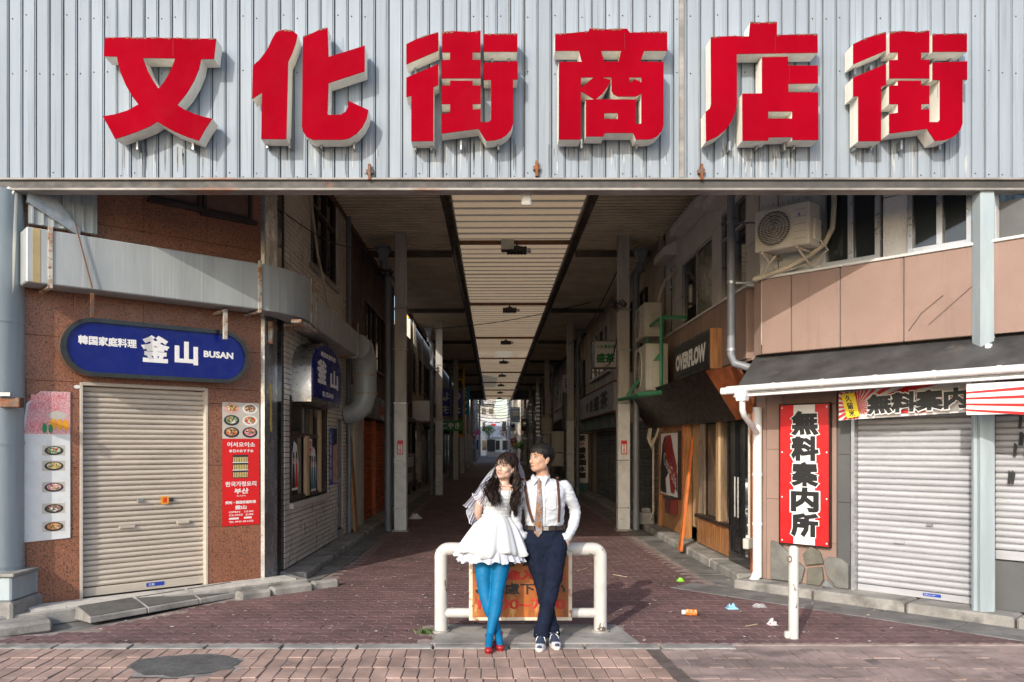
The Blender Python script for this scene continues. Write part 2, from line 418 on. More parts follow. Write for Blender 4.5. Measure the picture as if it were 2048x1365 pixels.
# gutter slabs and kerbs on both sides of the alley
def strip(name, f0, f1, z0, z1, y0, y1, step, m, bev=.006):
    mb = MB(); y = y0
    while y < y1:
        b = min(y + step, y1) - .008
        d = random.uniform(-.003, .003)
        mb.hexa([(f0(y), y, z0), (f1(y), y, z0), (f1(b), b, z0), (f0(b), b, z0), (f0(y), y, z1 + d), (f1(y), y, z1 + d), (f1(b), b, z1 + d), (f0(b), b, z1 + d)])
        y += step
    return solo(name, '', '', GL, mb, m, kind='structure', bevel=bev)
strip('gutter_left', lambda y: max(XL(y) + .30, edgeL(y) - 1.2) if y > 9.5 else XL(9.5) + .3 - (9.5 - y) * 1.0, lambda y: edgeL(y) - .01, -.03, .004, 9.0, 72, .62, m_gutter)
strip('kerb_left', lambda y: XL(y) - .1, lambda y: XL(y) + .29, -.03, .085, 9.5, 72, 1.2, m_kerb, .02)
strip('gutter_right', lambda y: edgeR(y) + .01, lambda y: XR(y) - .26 + (max(0, 9.3 - y) * .9), -.03, .004, 8.6, 72, .62, m_gutter)
strip('kerb_right', lambda y: XR(y) - .25, lambda y: XR(y) + .1, -.03, .10, 9.3, 72, 1.2, m_kerb, .02)
# plinth along the pink corner building
mb = MB(); x = -.1
while x < 3.6:
    mb.box(x, x + .88, -.30, .1, -.03, .10 + random.uniform(-.006, .004)); x += .9
solo('kerb_right_front', '', '', WR, mb, m_kerb, kind='structure', bevel=.02)
mb = MB(); x = -.6
while x < 3.6:
    mb.box(x, x + .70, -.78, -.31, -.03, .006 + random.uniform(-.003, .003)); x += .71
solo('gutter_right_front', '', '', WR, mb, m_gutter, kind='structure', bevel=.006)
# left: tiled step, kerb ramps and broken kerb in front of the restaurant
mb = MB(); mb.box(-.75, 2.62, -.34, .1, -.03, .105)
step = solo('restaurant_step', '', '', WA, mb, m_kerb, kind='structure', bevel=.012)
m_steptile = mat('pale_ribbed_step_tile', (.50, .48, .45), .5, var=.12, vs=8, rnd=.08, stretch=(1, 1, 1), spots=[(GRIME, 5, (1, 1, 1), .55, .75, .4)])
t_ = MB(); t_.box(-.142, .142, -.145, .145, 0, .015)
for i in range(12): t_.box(-.142, .142, -.14 + i * .0235, -.130 + i * .0235, .013, .018)
t_me = t_.mesh('tile', m_steptile)
for i in range(9): piece('tile', t_me, step, (.02 + i * .29, -.165, .1055), (0, 0, random.uniform(-.004, .004)))
mb = MB()
for x0, x1, w_ in [(-.75, -.02, .30), (1.75, 2.1, .16), (2.12, 2.6, .14), (2.62, 2.95, .1)]:
    mb.box(x0, x1, -.35 - w_, -.345, -.03, random.uniform(.07, .09))
solo('broken_kerb', '', '', WA, mb, m_kerb, kind='structure', bevel=.025)
FR = Fr(-3.53, 7.15, math.atan2(1.3, 1.0))
m_ramp = mat('dark_stained_kerb_ramp_concrete', (.115, .11, .10), .9, var=.3, vs=4, spots=[((.05, .05, .045), 4, (1, 1, 1), .5, .65, .6), ((.3, .3, .28), 40, (1, 1, 1), .66, .74, .5)], bump=1., bs=140)
lab = ['leftmost dark concrete kerb ramp block before the beige shutter', 'middle dark concrete kerb ramp block before the beige shutter', 'rightmost dark concrete kerb ramp block, nearest the right menu poster']
for i in range(3):
    x0 = i * .55; x1 = x0 + .54
    t = thing('kerb_ramp', lab[i], 'kerb ramp', FR, (x0 + .27, 0, 0), group='kerb ramps in front of the beige shutter')
    mb = MB(); mb.hexa([(x0, 0, .002), (x1, 0, .002), (x1, .30, .002), (x0, .30, .002), (x0, 0, .055), (x1, 0, .055), (x1, .26, .125), (x0, .26, .125)])
    part('ramp_block', mb, m_kerb, t, bevel=.006)
    mb = MB(); mb.hexa([(x0 + .012, .018, .0605), (x1 - .012, .018, .0605), (x1 - .012, .25, .123), (x0 + .012, .25, .123), (x0 + .012, .018, .066), (x1 - .012, .018, .066), (x1 - .012, .25, .1285), (x0 + .012, .25, .1285)])
    part('ramp_surface', mb, m_ramp, t)

# ------------------------------------------------------------------ gate header
YG = 7.2
gate = thing('arcade_gate', 'wide pale blue ribbed metal gate header over the arcade entrance', 'gate', GL, (.1, YG, 3.89))
bd = MB()
bd.add([], [])
wv = .122
prof = [(-.057, .016), (-.055, 0), (.040, 0), (.042, .008), (.046, .008), (.048, .001), (.053, .001), (.054, .016)]
h0, h1 = 3.995, 6.6
bd.add([(x, y, h0) for x, y in prof] + [(x, y, h1) for x, y in prof], [(i, i + 1, i + 9, i + 8) for i in range(7)])
bd_me = bd.mesh('cladding_board', m_clad, (0, 0, 0))
x = -5.5; k = 0
while x < 6.0:
    piece('cladding_board', bd_me, gate, (x + .061, YG, 0), (0, random.uniform(-.0006, .0006), random.uniform(-.012, .012))); x += wv; k += 1
mb = MB(); mb.box(-5.5, 6.0, YG + .0165, YG + .10, 3.95, 6.6); part('backing_wall', mb, m_joint, gate)
mb = MB(); mb.box(-5.5, 6.0, YG - .01, YG + .10, 3.905, 3.975); part('beam', mb, m_beam, gate)
mb = MB(); mb.box(-5.5, 6.0, YG - .035, YG + .012, 3.976, 3.994); part('upper_flashing', mb, m_lip, gate, bevel=.003)
mb = MB(); mb.box(-5.5, 6.0, YG - .03, YG + .115, 3.883, 3.904); part('lower_flashing', mb, m_lip, gate, bevel=.003)
mb = MB()
random.seed(11)
for i in range(95):
    xx = -5.4 + i * wv + .051
    for z in (4.03, 4.95, 5.45):
        if random.random() < .5: mb.ball((xx, YG - .002, z + random.uniform(-.02, .02)), .006, 6, 4)
part('cladding_screws', mb, m_blackmetal, gate, kind='stuff')
# rusty vertical seam pipe between the 4th and 5th letters, brackets
mb = MB(); mb.box(1.745, 1.785, YG - .022, YG - .001, 4.0, 6.6)
part('seam_strip', mb, m_lip, gate)
for (u, v) in [(740, 345), (1073, 338), (1401, 345)]:
    p = P(u, v, YG); mb = MB(); mb.box(p.x - .03, p.x + .03, YG - .04, YG - .002, p.z - .02, p.z + .015); mb.box(p.x - .012, p.x + .012, YG - .05, YG - .01, p.z - .08, p.z + .06)
    part('sign_bracket', mb, m_rustbit, gate)
p = P(1053, 400, 7.3); mb = MB(); mb.box(p.x - .045, p.x + .045, 7.31, 7.36, p.z - .04, p.z + .1)
part('sensor_box', mb, m_white, gate, bevel=.01)
mb = MB(); rr = random.Random(31)
for i in range(230):
    u = rr.choice([320, 665, 925, 1215, 1530, 1815]) + rr.uniform(-118, 118)
    p = P(u, rr.uniform(268, 325), YG); z0 = rr.uniform(4.0, 4.2); w_ = rr.uniform(.002, .009); mb.k = rr.random() < .6
    xx = p.x - 5.5 % .122; ph_ = ((p.x + 5.5) % .122)
    if ph_ < .012 or ph_ > .10: continue
    z1 = max(z0 + .08, p.z); mb.add([(p.x - w_ * .3, YG - .0012, z0), (p.x + w_ * .3, YG - .0012, z0), (p.x + w_, YG - .0012, (z0 + z1) / 2), (p.x + w_ * .5, YG - .0012, z1), (p.x - w_ * .5, YG - .0012, z1), (p.x - w_ * .8, YG - .0012, (z0 + z1) / 2)], [(0, 1, 2, 3, 4, 5)])
mb.m = [int(k) for k in mb.m]
part('dirt_streaks', mb, [m_streakd, m_streakl], gate, kind='stuff')
# gate columns
t = thing('gate_column', 'tall pale blue steel gate column at the far left beside the granite wall', 'column', GL, (-4.47, 7.25, 0))
mb = MB(); mb.cyl(-4.49, 7.27, 0, 3.885, .27, 28); part('shaft', mb, m_gatecol, t, smooth=40)
mb = MB()
for z in (.5, 1.6, 2.7): mb.tube([(-4.49, 7.27, z), (-4.49, 7.27, z + .03)], .275, 28)
mb.cyl(-4.49, 7.27, -.02, .12, .33, 20); part('band', mb, m_gatecol, t, smooth=40)
mb = MB(); mb.tube([(-4.245, 7.22, 3.87), (-4.25, 7.2, 3.4), (-4.27, 7.18, 2.6), (-4.275, 7.16, 2.05)], .026, 12); mb.tube([(-4.245, 7.22, 3.86), (-4.3, 7.2, 3.88)], .05, 8)
solo('drain_pipe', 'slim cream drain pipe hanging down beside the left gate column', 'pipe', GL, mb, m_cream, (-4.25, 7.2, 2.05), smooth=40)
t = thing('gate_column', 'slim blue grey steel gate column at the far right between the two shutters', 'column', GL, (4.52, 7.27, 0))
mb = MB(); mb.box(4.46, 4.585, 7.2, 7.33, 0, 3.885); mb.box(4.585, 4.62, 7.24, 7.28, 0, 3.885); mb.box(4.425, 4.46, 7.24, 7.28, 0, 2.45); part('shaft', mb, m_gatecol, t, bevel=.004)
mb = MB(); mb.box(4.43, 4.61, 7.17, 7.36, 0, .05); part('foot_plate', mb, m_gatecol, t)
mb = MB(); mb.tube([(4.5, 7.15, 2.5), (4.5, 7.15, 2.23), (4.5, 7.1, 2.20)], .03, 8); part('bracket_arm', mb, m_pipew, t)

# ------------------------------------------------------------------ the six red letters
def tr(pts, ox, oy, s, fu=lambda u: u):
    return [(lambda q: (q.x, q.z))(P(fu(ox + x / s), oy + y / s, 7.0)) for x, y in pts]
L1 = [[(100, 180), (350, 176), (380, 182), (640, 178), (700, 186), (860, 182), (900, 188), (1225, 190), (1203, 395), (1072, 397), (1050, 500), (1000, 620), (930, 740), (832, 860), (900, 905), (1000, 950), (1100, 980), (1185, 1000), (1115, 1105), (1050, 1222), (930, 1185), (800, 1130), (700, 1075), (628, 1030), (560, 1075), (430, 1130), (300, 1175), (203, 1205), (78, 975), (200, 955), (330, 915), (437, 855), (380, 780), (310, 660), (260, 540), (235, 450), (222, 372), (88, 368)],
      [(483, 385), (810, 390), (790, 450), (740, 560), (690, 640), (640, 695), (590, 620), (530, 510)]]
L2a = [[(78, 465), (150, 400), (230, 290), (270, 200), (310, 130), (350, 108), (400, 100), (480, 110), (530, 150), (515, 230), (480, 330), (437, 425), (418, 1207), (163, 1205), (172, 735), (72, 800)]]
L2b = [[(585, 170), (680, 135), (760, 95), (835, 80), (845, 375), (1210, 260), (1210, 520), (845, 640), (835, 950), (850, 962), (970, 958), (1015, 930), (1040, 880), (1048, 820), (1248, 912), (1230, 1000), (1190, 1080), (1130, 1150), (1050, 1200), (980, 1213), (680, 1213), (620, 1180), (585, 1130), (575, 1080)]]
L6 = [[[(87, 255), (200, 200), (300, 165), (432, 130), (432, 322), (87, 468)]],
      [[(87, 607), (432, 462), (432, 685), (380, 705), (378, 1273), (140, 1275), (140, 800), (87, 810)]],
      [[(470, 130), (600, 118), (780, 128), (887, 112), (885, 342), (800, 342), (800, 420), (887, 420), (887, 615), (465, 615), (465, 425), (557, 420), (557, 342), (470, 342)]],
      [[(557, 640), (800, 640), (800, 690), (887, 690), (887, 883), (802, 885), (802, 945), (887, 935), (887, 1073), (975, 1073), (997, 1050), (997, 632), (920, 632), (920, 450), (1285, 435), (1285, 628), (1235, 628), (1235, 1090), (1215, 1150), (1170, 1205), (1110, 1245), (1040, 1265), (945, 1272), (860, 1145), (465, 1195), (465, 990), (557, 975), (557, 885), (465, 885), (465, 690), (557, 690)]],
      [[(920, 150), (1282, 145), (1282, 335), (920, 335)]]]
L4 = [[(80, 150), (250, 138), (430, 120), (440, 92), (640, 100), (835, 92), (865, 135), (1060, 128), (1258, 125), (1258, 325), (1015, 325), (975, 440), (1220, 442), (1220, 1100), (1200, 1170), (1150, 1225), (1090, 1252), (1030, 1257), (930, 1257), (900, 1188), (598, 1188), (590, 1225), (403, 1225), (403, 840), (490, 836), (352, 750), (348, 1257), (118, 1257), (120, 442), (360, 440), (330, 325), (80, 325)],
      [(562, 325), (775, 325), (742, 438), (597, 438)], [(352, 605), (485, 605), (352, 715)],
      [(565, 605), (670, 605), (672, 740), (690, 780), (740, 806), (930, 806), (985, 775), (985, 1085), (975, 1093), (930, 1093), (930, 838), (505, 834), (580, 775), (640, 690), (665, 630)],
      [(860, 605), (985, 605), (985, 655), (905, 622), (880, 655), (860, 655)], [(597, 980), (738, 980), (738, 1042), (597, 1042)]]
L5 = [[[(140, 185), (250, 175), (380, 170), (540, 175), (555, 25), (700, 30), (835, 22), (835, 160), (1000, 155), (1262, 150), (1264, 345), (413, 358), (415, 870), (400, 960), (360, 1060), (300, 1150), (210, 1225), (90, 1280), (87, 965), (130, 930), (143, 880), (140, 300)]],
      [[(678, 392), (950, 387), (955, 480), (1265, 480), (1267, 668), (955, 672), (955, 762), (1267, 762), (1270, 1262), (998, 1262), (995, 1232), (750, 1235), (740, 1268), (473, 1270), (470, 775), (678, 772)], [(743, 962), (995, 962), (995, 1037), (743, 1037)]]]
k1 = 1365 / 270; k2 = 1365 / 260
def f3(u): return 812.6 + (u - 1706.6) * .977
LET = [('first giant red 文 character, its crossed strokes at the left end of the gate header', [[tr(l, 190, 40, k1) for l in L1]]),
       ('second giant red 化 character, between the crossed one and the first 街', [[tr(l, 490, 40, k1) for l in q] for q in (L2a, L2b)]),
       ('left one of the two giant red 街 characters, near the middle of the header', [[tr(l, 1690, 40, k2, f3) for l in q] for q in L6]),
       ('giant red 商 character with small square openings, right of the first 街', [[tr(l, 1095, 40, k2) for l in L4]]),
       ('giant red 店 character under its raised top stub, second from the right', [[tr(l, 1395, 40, k2) for l in q] for q in L5]),
       ('right one of the two giant red 街 characters, last on the header', [[tr(l, 1690, 40, k2) for l in q] for q in L6])]
for lb, pieces_ in LET:
    allp = [p for q in pieces_ for p in q[0]]
    cx = sum(p[0] for p in allp) / len(allp); cz = min(p[1] for p in allp)
    t = thing('gate_letter', lb, 'sign letter', GL, (cx, 7.0, cz), group='red characters on the gate header')
    for q in pieces_:
        mb = MB(); mb.poly(q, 7.0, 7.006); part('face', mb, m_red, t)
        mb = MB(); mb.poly(q, 7.0065, 7.165, front=False); part('return', mb, m_cream, t)
    ztop = max(p[1] for p in allp); mb = MB(); rr = random.Random(len(lb))
    for q in pieces_:
        L_ = q[0]
        for a, b in zip(L_, L_[1:] + L_[:1]):
            if min(a[1], b[1]) < ztop - .16 or abs(b[1] - a[1]) > .45 * abs(b[0] - a[0]): continue
            n = max(2, int(abs(b[0] - a[0]) / .03))
            for i in range(n):
                if rr.random() < .35: continue
                f0, f1 = i / n, (i + rr.uniform(.5, 1)) / n
                x0, x1 = a[0] + (b[0] - a[0]) * f0, a[0] + (b[0] - a[0]) * f1; y0, y1 = a[1] + (b[1] - a[1]) * f0, a[1] + (b[1] - a[1]) * f1
                mb.add([(x0, 6.9985, y0 - rr.uniform(.003, .018)), (x1, 6.9985, y1 - rr.uniform(.003, .014)), (x1, 6.9985, y1 + .004), (x0, 6.9985, y0 + .004)], [(0, 1, 2, 3)])
    if mb.f: part('rusted_top_edge', mb, m_rustbit, t, kind='stuff')
    mb = MB()
    for q in pieces_:
        L_ = q[0]; xs = [p[0] for p in L_]; zs = [p[1] for p in L_]
        if max(xs) - min(xs) > .5: xm = min(xs) + (max(xs) - min(xs)) * .62; zt_ = sorted(zs)[-4]; rect(mb, xm - .0012, xm + .0012, zt_ - .16, zt_ - .01, 6.9988)
    if mb.f: part('panel_seam', mb, mat('dull_red_seam', (.10, .004, .006), .7, var=0), t)
    for q in pieces_:
        xs = [p[0] for p in q[0]]; zs = [p[1] for p in q[0]]
        for fx in (.25, .75):
            xx = min(xs) + (max(xs) - min(xs)) * fx
            part('fixing_bracket', MB().box(xx - .008, xx + .008, 7.12, 7.2, min(zs) - .03, min(zs) + .05), m_galv, t)

# ------------------------------------------------------------------ arcade roof
HC = 5.55
FS = Fr(0, 0, -DR)                                    # street frame: x right, y down the street
roof = thing('arcade_roof', 'long arcade roof with an amber ribbed centre strip and dull metal side sheets', 'roof', FS, (.4, 8, HC))
GT0, GT1 = -.745, 1.545
pk = MB(); _w0, _w1 = GT0 + .03, GT1 - .03
pk.add([(_w0, -.19, .03), (_w1, -.19, .03), (_w0, -.175, .0), (_w1, -.175, .0), (_w0, .175, .0), (_w1, .175, .0), (_w0, .19, .03), (_w1, .19, .03)], [(0, 1, 3, 2), (2, 3, 5, 4), (4, 5, 7, 6)]); pk_me = pk.mesh('roof_plank', m_plank)
y = 8.0; i = 0; rest = MB(); bat = MB()
while y < 70:
    if y < 34: piece('roof_plank', pk_me, roof, (0, y, HC + .02 + random.uniform(-.003, .003)), (random.uniform(-.02, .02), 0, 0))
    else: rest.add([(_w0, y - .188, HC + .02), (_w1, y - .188, HC + .02), (_w1, y + .188, HC + .02), (_w0, y + .188, HC + .02)], [(0, 1, 2, 3)])
    bat.box(_w0, _w1, y + .18, y + .22, HC + .045, HC + .06)
    y += .4
part('far_roof_planks', rest, m_plank, roof, kind='stuff')
part('battens', bat, m_blackmetal, roof, kind='stuff')
def corr(x0, z0, x1, z1, y0, y1, pitch, dep):
    mb = MB(); y = y0; vs = []; fs = []; n = 0
    while y < y1:
        for dy, dz in ((0, 0), (pitch * .42, 0), (pitch * .5, -dep), (pitch * .92, -dep)):
            vs += [(x0, y + dy, z0 + dz), (x1, y + dy, z1 + dz)]
        y += pitch
    n = len(vs) // 2
    fs = [(2 * i, 2 * i + 1, 2 * i + 3, 2 * i + 2) for i in range(n - 1)]
    return mb.add(vs, fs)
part('left_roof_sheet', corr(GT0 - .05, HC + .02, -2.55, HC + .02, 8, 70, .17, .045), m_roofsheet, roof, kind='stuff')
_rb = MB(); _y = 8.0
while _y < 60:
    for _a, _b in ((GT0 - .1, -2.5), (GT1 + .1, 3.17)): _rb.box(min(_a, _b), max(_a, _b), _y - .075, _y - .006, HC - .055, HC - .03)
    _y += .17
part('roof_ribs', _rb, mat('pale_roof_rib', (.85, .74, .56), .5, .0, var=.15, vs=1.5), roof, kind='stuff')
part('right_roof_sheet', corr(GT1 + .05, HC + .02, 3.22, HC + .02, 8, 70, .17, .045), m_roofsheet, roof, kind='stuff')
for x, nm in ((GT0, ''), (GT1, '')):
    mb = MB(); mb.tube([(x, 7.6, HC - .03), (x, 70, HC - .03)], .085, 14); part('gutter_tube', mb, m_rooftube, roof, smooth=50)
for x in (-2.52, 3.18):
    mb = MB(); mb.box(x - .02, x + .02, 7.9, 70, HC - .14, HC - .0); part('edge_trim', mb, m_rustbit, roof)
for yy in (15.5, 22.3, 29.3, 36.3, 43.3, 50.3, 57.3, 64.3):
    mb = MB(); mb.box(GT0 + .05, GT1 - .05, yy - .03, yy + .03, HC - .07, HC + .005); part('cross_beam', mb, m_rustbit, roof)
    mb = MB()
    for x0, x1 in ((-2.5, GT0 - .09), (GT1 + .09, 3.16)): mb.box(x0, x1, yy + .5, yy + .58, HC - .18, HC - .07)
    part('side_beam', mb, m_roofsheet, roof)
order = ['nearest', 'second', 'third', 'fourth', 'fifth', 'sixth', 'seventh', 'farthest']
for i, yy in enumerate((15.3, 22.1, 29.1, 36.1, 43.1, 50.1, 57.1, 64.1)):
    x = .44
    t = thing('ceiling_spotlight', ('black ceiling spotlight unit with grey box hanging nearest the gate' if i == 0 else 'black spotlight unit on the arcade ceiling, %s one from the gate' % order[i]), 'lamp', FS, (x, yy, HC - .08), group='black spotlight units under the centre of the arcade roof')
    mb = MB(); mb.cyl(x, yy, HC - .16, HC - .06, .018, 8); mb.box(x - .07, x + .07, yy - .04, yy + .04, HC - .18, HC - .15); part('mount', mb, m_blackmetal, t)
    mb = MB(); mb.box(x - .19, x + .19, yy - .09, yy + .09, HC - .29, HC - .18); part('lamp_housing', mb, m_blackmetal, t, bevel=.012)
    mb = MB()
    for k in range(6): mb.box(x - .18 + k * .065, x - .15 + k * .065, yy - .1, yy + .1, HC - .30, HC - .175)
    part('cooling_fins', mb, m_blackmetal, t)
    mb = MB(); mb.box(x + .2, x + .27, yy - .05, yy + .05, HC - .27, HC - .2); part('lens_cap', mb, m_galv, t)
mb = MB(); mb.box(.14, .38, 15.15, 15.4, HC - .25, HC - .06)
solo('junction_box', 'grey metal junction box beside the nearest black ceiling spotlight', 'box', FS, mb, m_galv, (.26, 15.3, HC - .25), bevel=.006)

# ------------------------------------------------------------------ arcade support columns
def column(x, Y, side, lab, sticker=False, pipe=True, detail=2):
    t = thing('arcade_column', lab, 'column', FS, (x, Y, 0), group='grey box columns carrying the arcade roof')
    h = HC - .05 if detail > 1 else HC - .1
    mb = MB(); mb.box(x - .10, x + .10, Y - .1, Y + .1, 2.36, h); mb.box(x - .104, x - .08, Y - .104, Y - .08, 2.36, h); mb.box(x + .08, x + .104, Y - .104, Y - .08, 2.36, h)
    part('post', mb, m_post, t, bevel=.004)
    mb = MB(); mb.box(x - .112, x + .112, Y - .112, Y + .112, 0, 2.36); part('lower_wrap', mb, m_postlow, t, bevel=.006)
    mb = MB()
    for z in (.42, 1.30, 2.355, 3.35, 4.1): mb.box(x - .125, x + .125, Y - .125, Y + .125, z, z + .022)
    part('strap', mb, m_galv, t)
    mb = MB(); mb.box(x - .15, x + .15, Y - .15, Y + .15, -.02, .03); part('foot', mb, m_kerb, t)
    if pipe:
        px = x + side * .24
        mb = MB(); mb.tube([(px, Y, 0), (px, Y, 4.75), (px + side * .02, Y, 4.82), (px + side * .08, Y, 4.9), (px + side * .08, Y, 5.02)], .062, 12)
        mb.tube([(px + side * .08, Y, 4.84), (px + side * .08, Y, 5.0)], .075, 12)
        d = part('downpipe', mb, m_pipe, t, smooth=40)
        a, b = sorted((px + side * -.02, px + side * .20))
        mb = MB(); mb.hexa([(a + .06, Y - .08, 5.0), (b - .06, Y - .08, 5.0), (b - .06, Y + .08, 5.0), (a + .06, Y + .08, 5.0), (a, Y - .13, 5.22), (b, Y - .13, 5.22), (b, Y + .13, 5.22), (a, Y + .13, 5.22)])
        mb.box(a - .03, b + .03, Y - .15, Y + .15, 5.22, 5.26); part('rain_hopper', mb, m_pipe, d, bevel=.006)
    if sticker:
        mb = MB(); z0, z1 = 1.42, 1.68; rect(mb, x - .055, x + .055, z0, z1, Y - .1135); k = part('sticker', mb, m_rprint, t)
        mb = MB(); rect(mb, x - .04, x + .04, z0 + .02, z1 - .07, Y - .115); part('sticker_panel', mb, m_wprint, k)
        mb = MB(); column_text(mb, '路上禁煙', x - .02, x + .02, z0 + .03, z1 - .08, Y - .1158, .02); part('sticker_lettering', mb, m_rprint, k)
    return t
cl = [15.0, 25.4, 36.4, 44, 53, 62]
nm = ['nearest', 'second', 'third', 'fourth', 'fifth', 'sixth']
for i, Y in enumerate(cl):
    column(-1.72 - .02 * 0, Y - .2, -1, '%s grey arcade column on the left side%s' % (nm[i], ', its pale base carrying a red sticker' if i == 0 else ' of the alley'), sticker=(i == 0), detail=2)
for i, Y in enumerate(cl):
    column(2.42, Y, 1, '%s grey arcade column on the right side%s' % (nm[i], ', with a red and white sticker at head height' if i == 0 else ' of the alley'), sticker=(i == 0), detail=2)
# ------------------------------------------------------------------ more materials
m_granite = mat('red_brown_granite', (.245, .105, .062), .4, var=.15, vs=1.2, spots=[((.035, .022, .018), 62, (1, 1, 1), .52, .60, .8), ((.48, .19, .10), 85, (1, 1, 1), .55, .62, .7), ((.12, .09, .075), 1.6, (1, 1, .6), .55, .75, .35)], rnd=.05, bump=.15)
m_gdark = mat('granite_joint', (.15, .08, .055), .8, var=.2)
m_duct = mat('grey_painted_duct', (.33, .355, .36), .45, .1, var=.10, vs=1.6, stretch=(3, 3, .5), spots=[((.52, .53, .52), 3, (22, 22, .4), .55, .72, .6), ((.36, .30, .18), 3, (14, 14, .5), .64, .78, .45), (GRIME, 1.3, (4, 4, .5), .6, .85, .4)])
m_rustpaint = mat('rusted_cream_steel_angle', (.45, .43, .38), .6, .1, var=.15, vs=8, spots=[((.30, .12, .03), 9, (1, 1, 1), .45, .58, .95), ((.08, .04, .02), 20, (1, 1, 1), .58, .66, .8)], bump=.3)
m_slat = mat('beige_shutter_slat', (.50, .445, .38), .42, .05, var=.09, vs=2, stretch=(1, 1, 6), rnd=.05, spots=[((.33, .27, .2), 4, (1.2, 1.2, 9), .6, .78, .4)])
m_slatw = mat('white_grey_shutter_slat', (.39, .40, .43), .45, .05, var=.10, vs=2, stretch=(1, 1, 6), rnd=.05, spots=[((.32, .31, .3), 3, (1.2, 1.2, 9), .6, .8, .45)])
m_slatd = mat('dark_grey_shutter_slat', (.18, .185, .19), .5, .1, var=.15, rnd=.06, spots=[(GRIME, 3, (1, 1, 1), .5, .7, .5)])
m_slato = mat('rust_orange_shutter_slat', (.50, .105, .025), .42, var=.15, vs=3, rnd=.06, spots=[((.18, .03, .01), 4, (1, 1, 2), .5, .7, .6)])
m_alu = mat('aluminium_frame', (.42, .43, .45), .35, .6, var=.12)
m_brownframe = mat('brown_aluminium_frame', (.055, .038, .03), .4, .3, var=.2)
m_glassd = mat('dark_window_glass', (.02, .024, .026), .05, var=0, spec=.8)
m_glassb = mat('blind_behind_glass', (.25, .29, .30), .15, var=.15, vs=2, spec=.6)
m_glass = mat('clear_glass', (.05, .055, .06), .03, var=0, trans=.72, spec=.8)
m_blue = mat('deep_blue_sign_face', (.003, .010, .15), .22, var=.08, spec=.3)
m_blackgloss = mat('black_gloss_trim', (.012, .012, .013), .15, var=.1, spec=.6)
m_bronze = mat('brushed_bronze_sign_side', (.20, .17, .15), .3, .6, var=.25, vs=4)
m_silver = mat('dented_silver_sheet', (.36, .36, .36), .3, .85, var=.3, vs=3, spots=[((.08, .08, .08), 2, (1, 1, .7), .5, .75, .6)])
m_mirror = mat('polished_steel_panel', (.58, .59, .60), .22, .75, var=.25, vs=2, stretch=(3, 3, .6))
m_tile = mat('glazed_grey_beige_wall_tile', (.56, .51, .445), .35, var=.14, vs=1.4, rnd=.06, spots=[((.19, .165, .14), 5, (6, 6, .5), .55, .8, .5)])
m_grout = mat('dark_tile_grout', (.05, .043, .038), .9, var=.2)
m_dwall = mat('dark_brown_wall', (.12, .075, .058), .7, var=.3, vs=1.5)
m_beigewall = mat('stained_beige_plaster', (.50, .45, .38), .85, var=.2, vs=1.2, spots=[((.16, .14, .12), 1.6, (2, 2, .7), .5, .75, .6)], bump=.4)
m_greywall = mat('stained_grey_plaster', (.38, .365, .35), .85, var=.25, vs=1.2, spots=[((.09, .085, .08), 1.6, (2, 2, .7), .5, .72, .7)], bump=.4)
m_purple = mat('dark_plum_corrugated_sheet', (.075, .045, .05), .5, .2, var=.25, vs=2, stretch=(4, 4, .5))
m_greydoor = mat('mauve_grey_steel_door', (.25, .22, .235), .5, .1, var=.15, vs=3, spots=[((.14, .07, .05), 6, (1, 1, 1), .64, .74, .6)])
m_wood = mat('orange_varnished_wood', (.33, .145, .048), .4, var=.35, vs=3, stretch=(9, 9, .8), spots=[((.16, .05, .015), 4, (12, 12, .7), .55, .72, .6)], coat=.3)
m_woodl = mat('pale_bare_timber', (.45, .30, .17), .6, var=.25, vs=3, stretch=(9, 9, .7), spots=[((.2, .11, .05), 5, (14, 14, .6), .55, .72, .5)])
m_wooddk = mat('dark_brown_fascia_wood', (.016, .009, .006), .4, var=.4, vs=4, stretch=(1, 1, 5), spots=[((.05, .035, .028), 9, (1, 1, 4), .58, .68, .5)])
m_hoseb = mat('cream_pipe_wrap', (.42, .37, .29), .7, var=.2, vs=8)
m_cable = mat('dark_cable', (.03, .03, .03), .6, var=0)
m_acb = mat('beige_air_conditioner_paint', (.50, .47, .41), .5, var=.07, vs=4, spots=[((.3, .26, .2), 3, (3, 3, .6), .6, .8, .5)])
m_acl = mat('cream_air_conditioner_paint', (.46, .45, .40), .5, var=.08, vs=4, spots=[((.25, .22, .18), 3, (3, 3, .6), .58, .8, .5)])
m_yellow = mat('yellow_paint', (.72, .45, .03), .5, var=.1)
m_food = [mat('food_print_%s' % n, c, .5, var=.35, vs=70, spots=[(c2, 90, (1, 1, 1), .5, .6, .9)]) for n, c, c2 in
          [('noodles', (.55, .42, .12), (.6, .5, .3)), ('meat', (.22, .11, .08), (.45, .33, .25)), ('stew', (.50, .14, .04), (.55, .4, .15)), ('greens', (.12, .22, .06), (.7, .68, .6)),
           ('raw_meat', (.62, .20, .22), (.72, .45, .45)), ('pink', (.60, .28, .30), (.75, .5, .5))]]
m_bowl = mat('dark_bowl_print', (.03, .03, .035), .5, var=.2)
m_beigeprint = mat('beige_photo_print', (.50, .47, .42), .5, var=.1)
m_offwhite = mat('peeling_white_poster', (.66, .69, .70), .55, var=.07, vs=5, spots=[((.42, .46, .46), 4, (1, 1, 1), .6, .75, .5)])
m_orangep = mat('orange_print', (.75, .33, .02), .5, var=0)
m_greenp = mat('green_print', (.02, .22, .08), .5, var=0)
m_bluep = mat('blue_print', (.015, .05, .35), .4, var=.1)
m_pinkp = mat('skin_tone_print', (.58, .32, .22), .5, var=.25, vs=12)

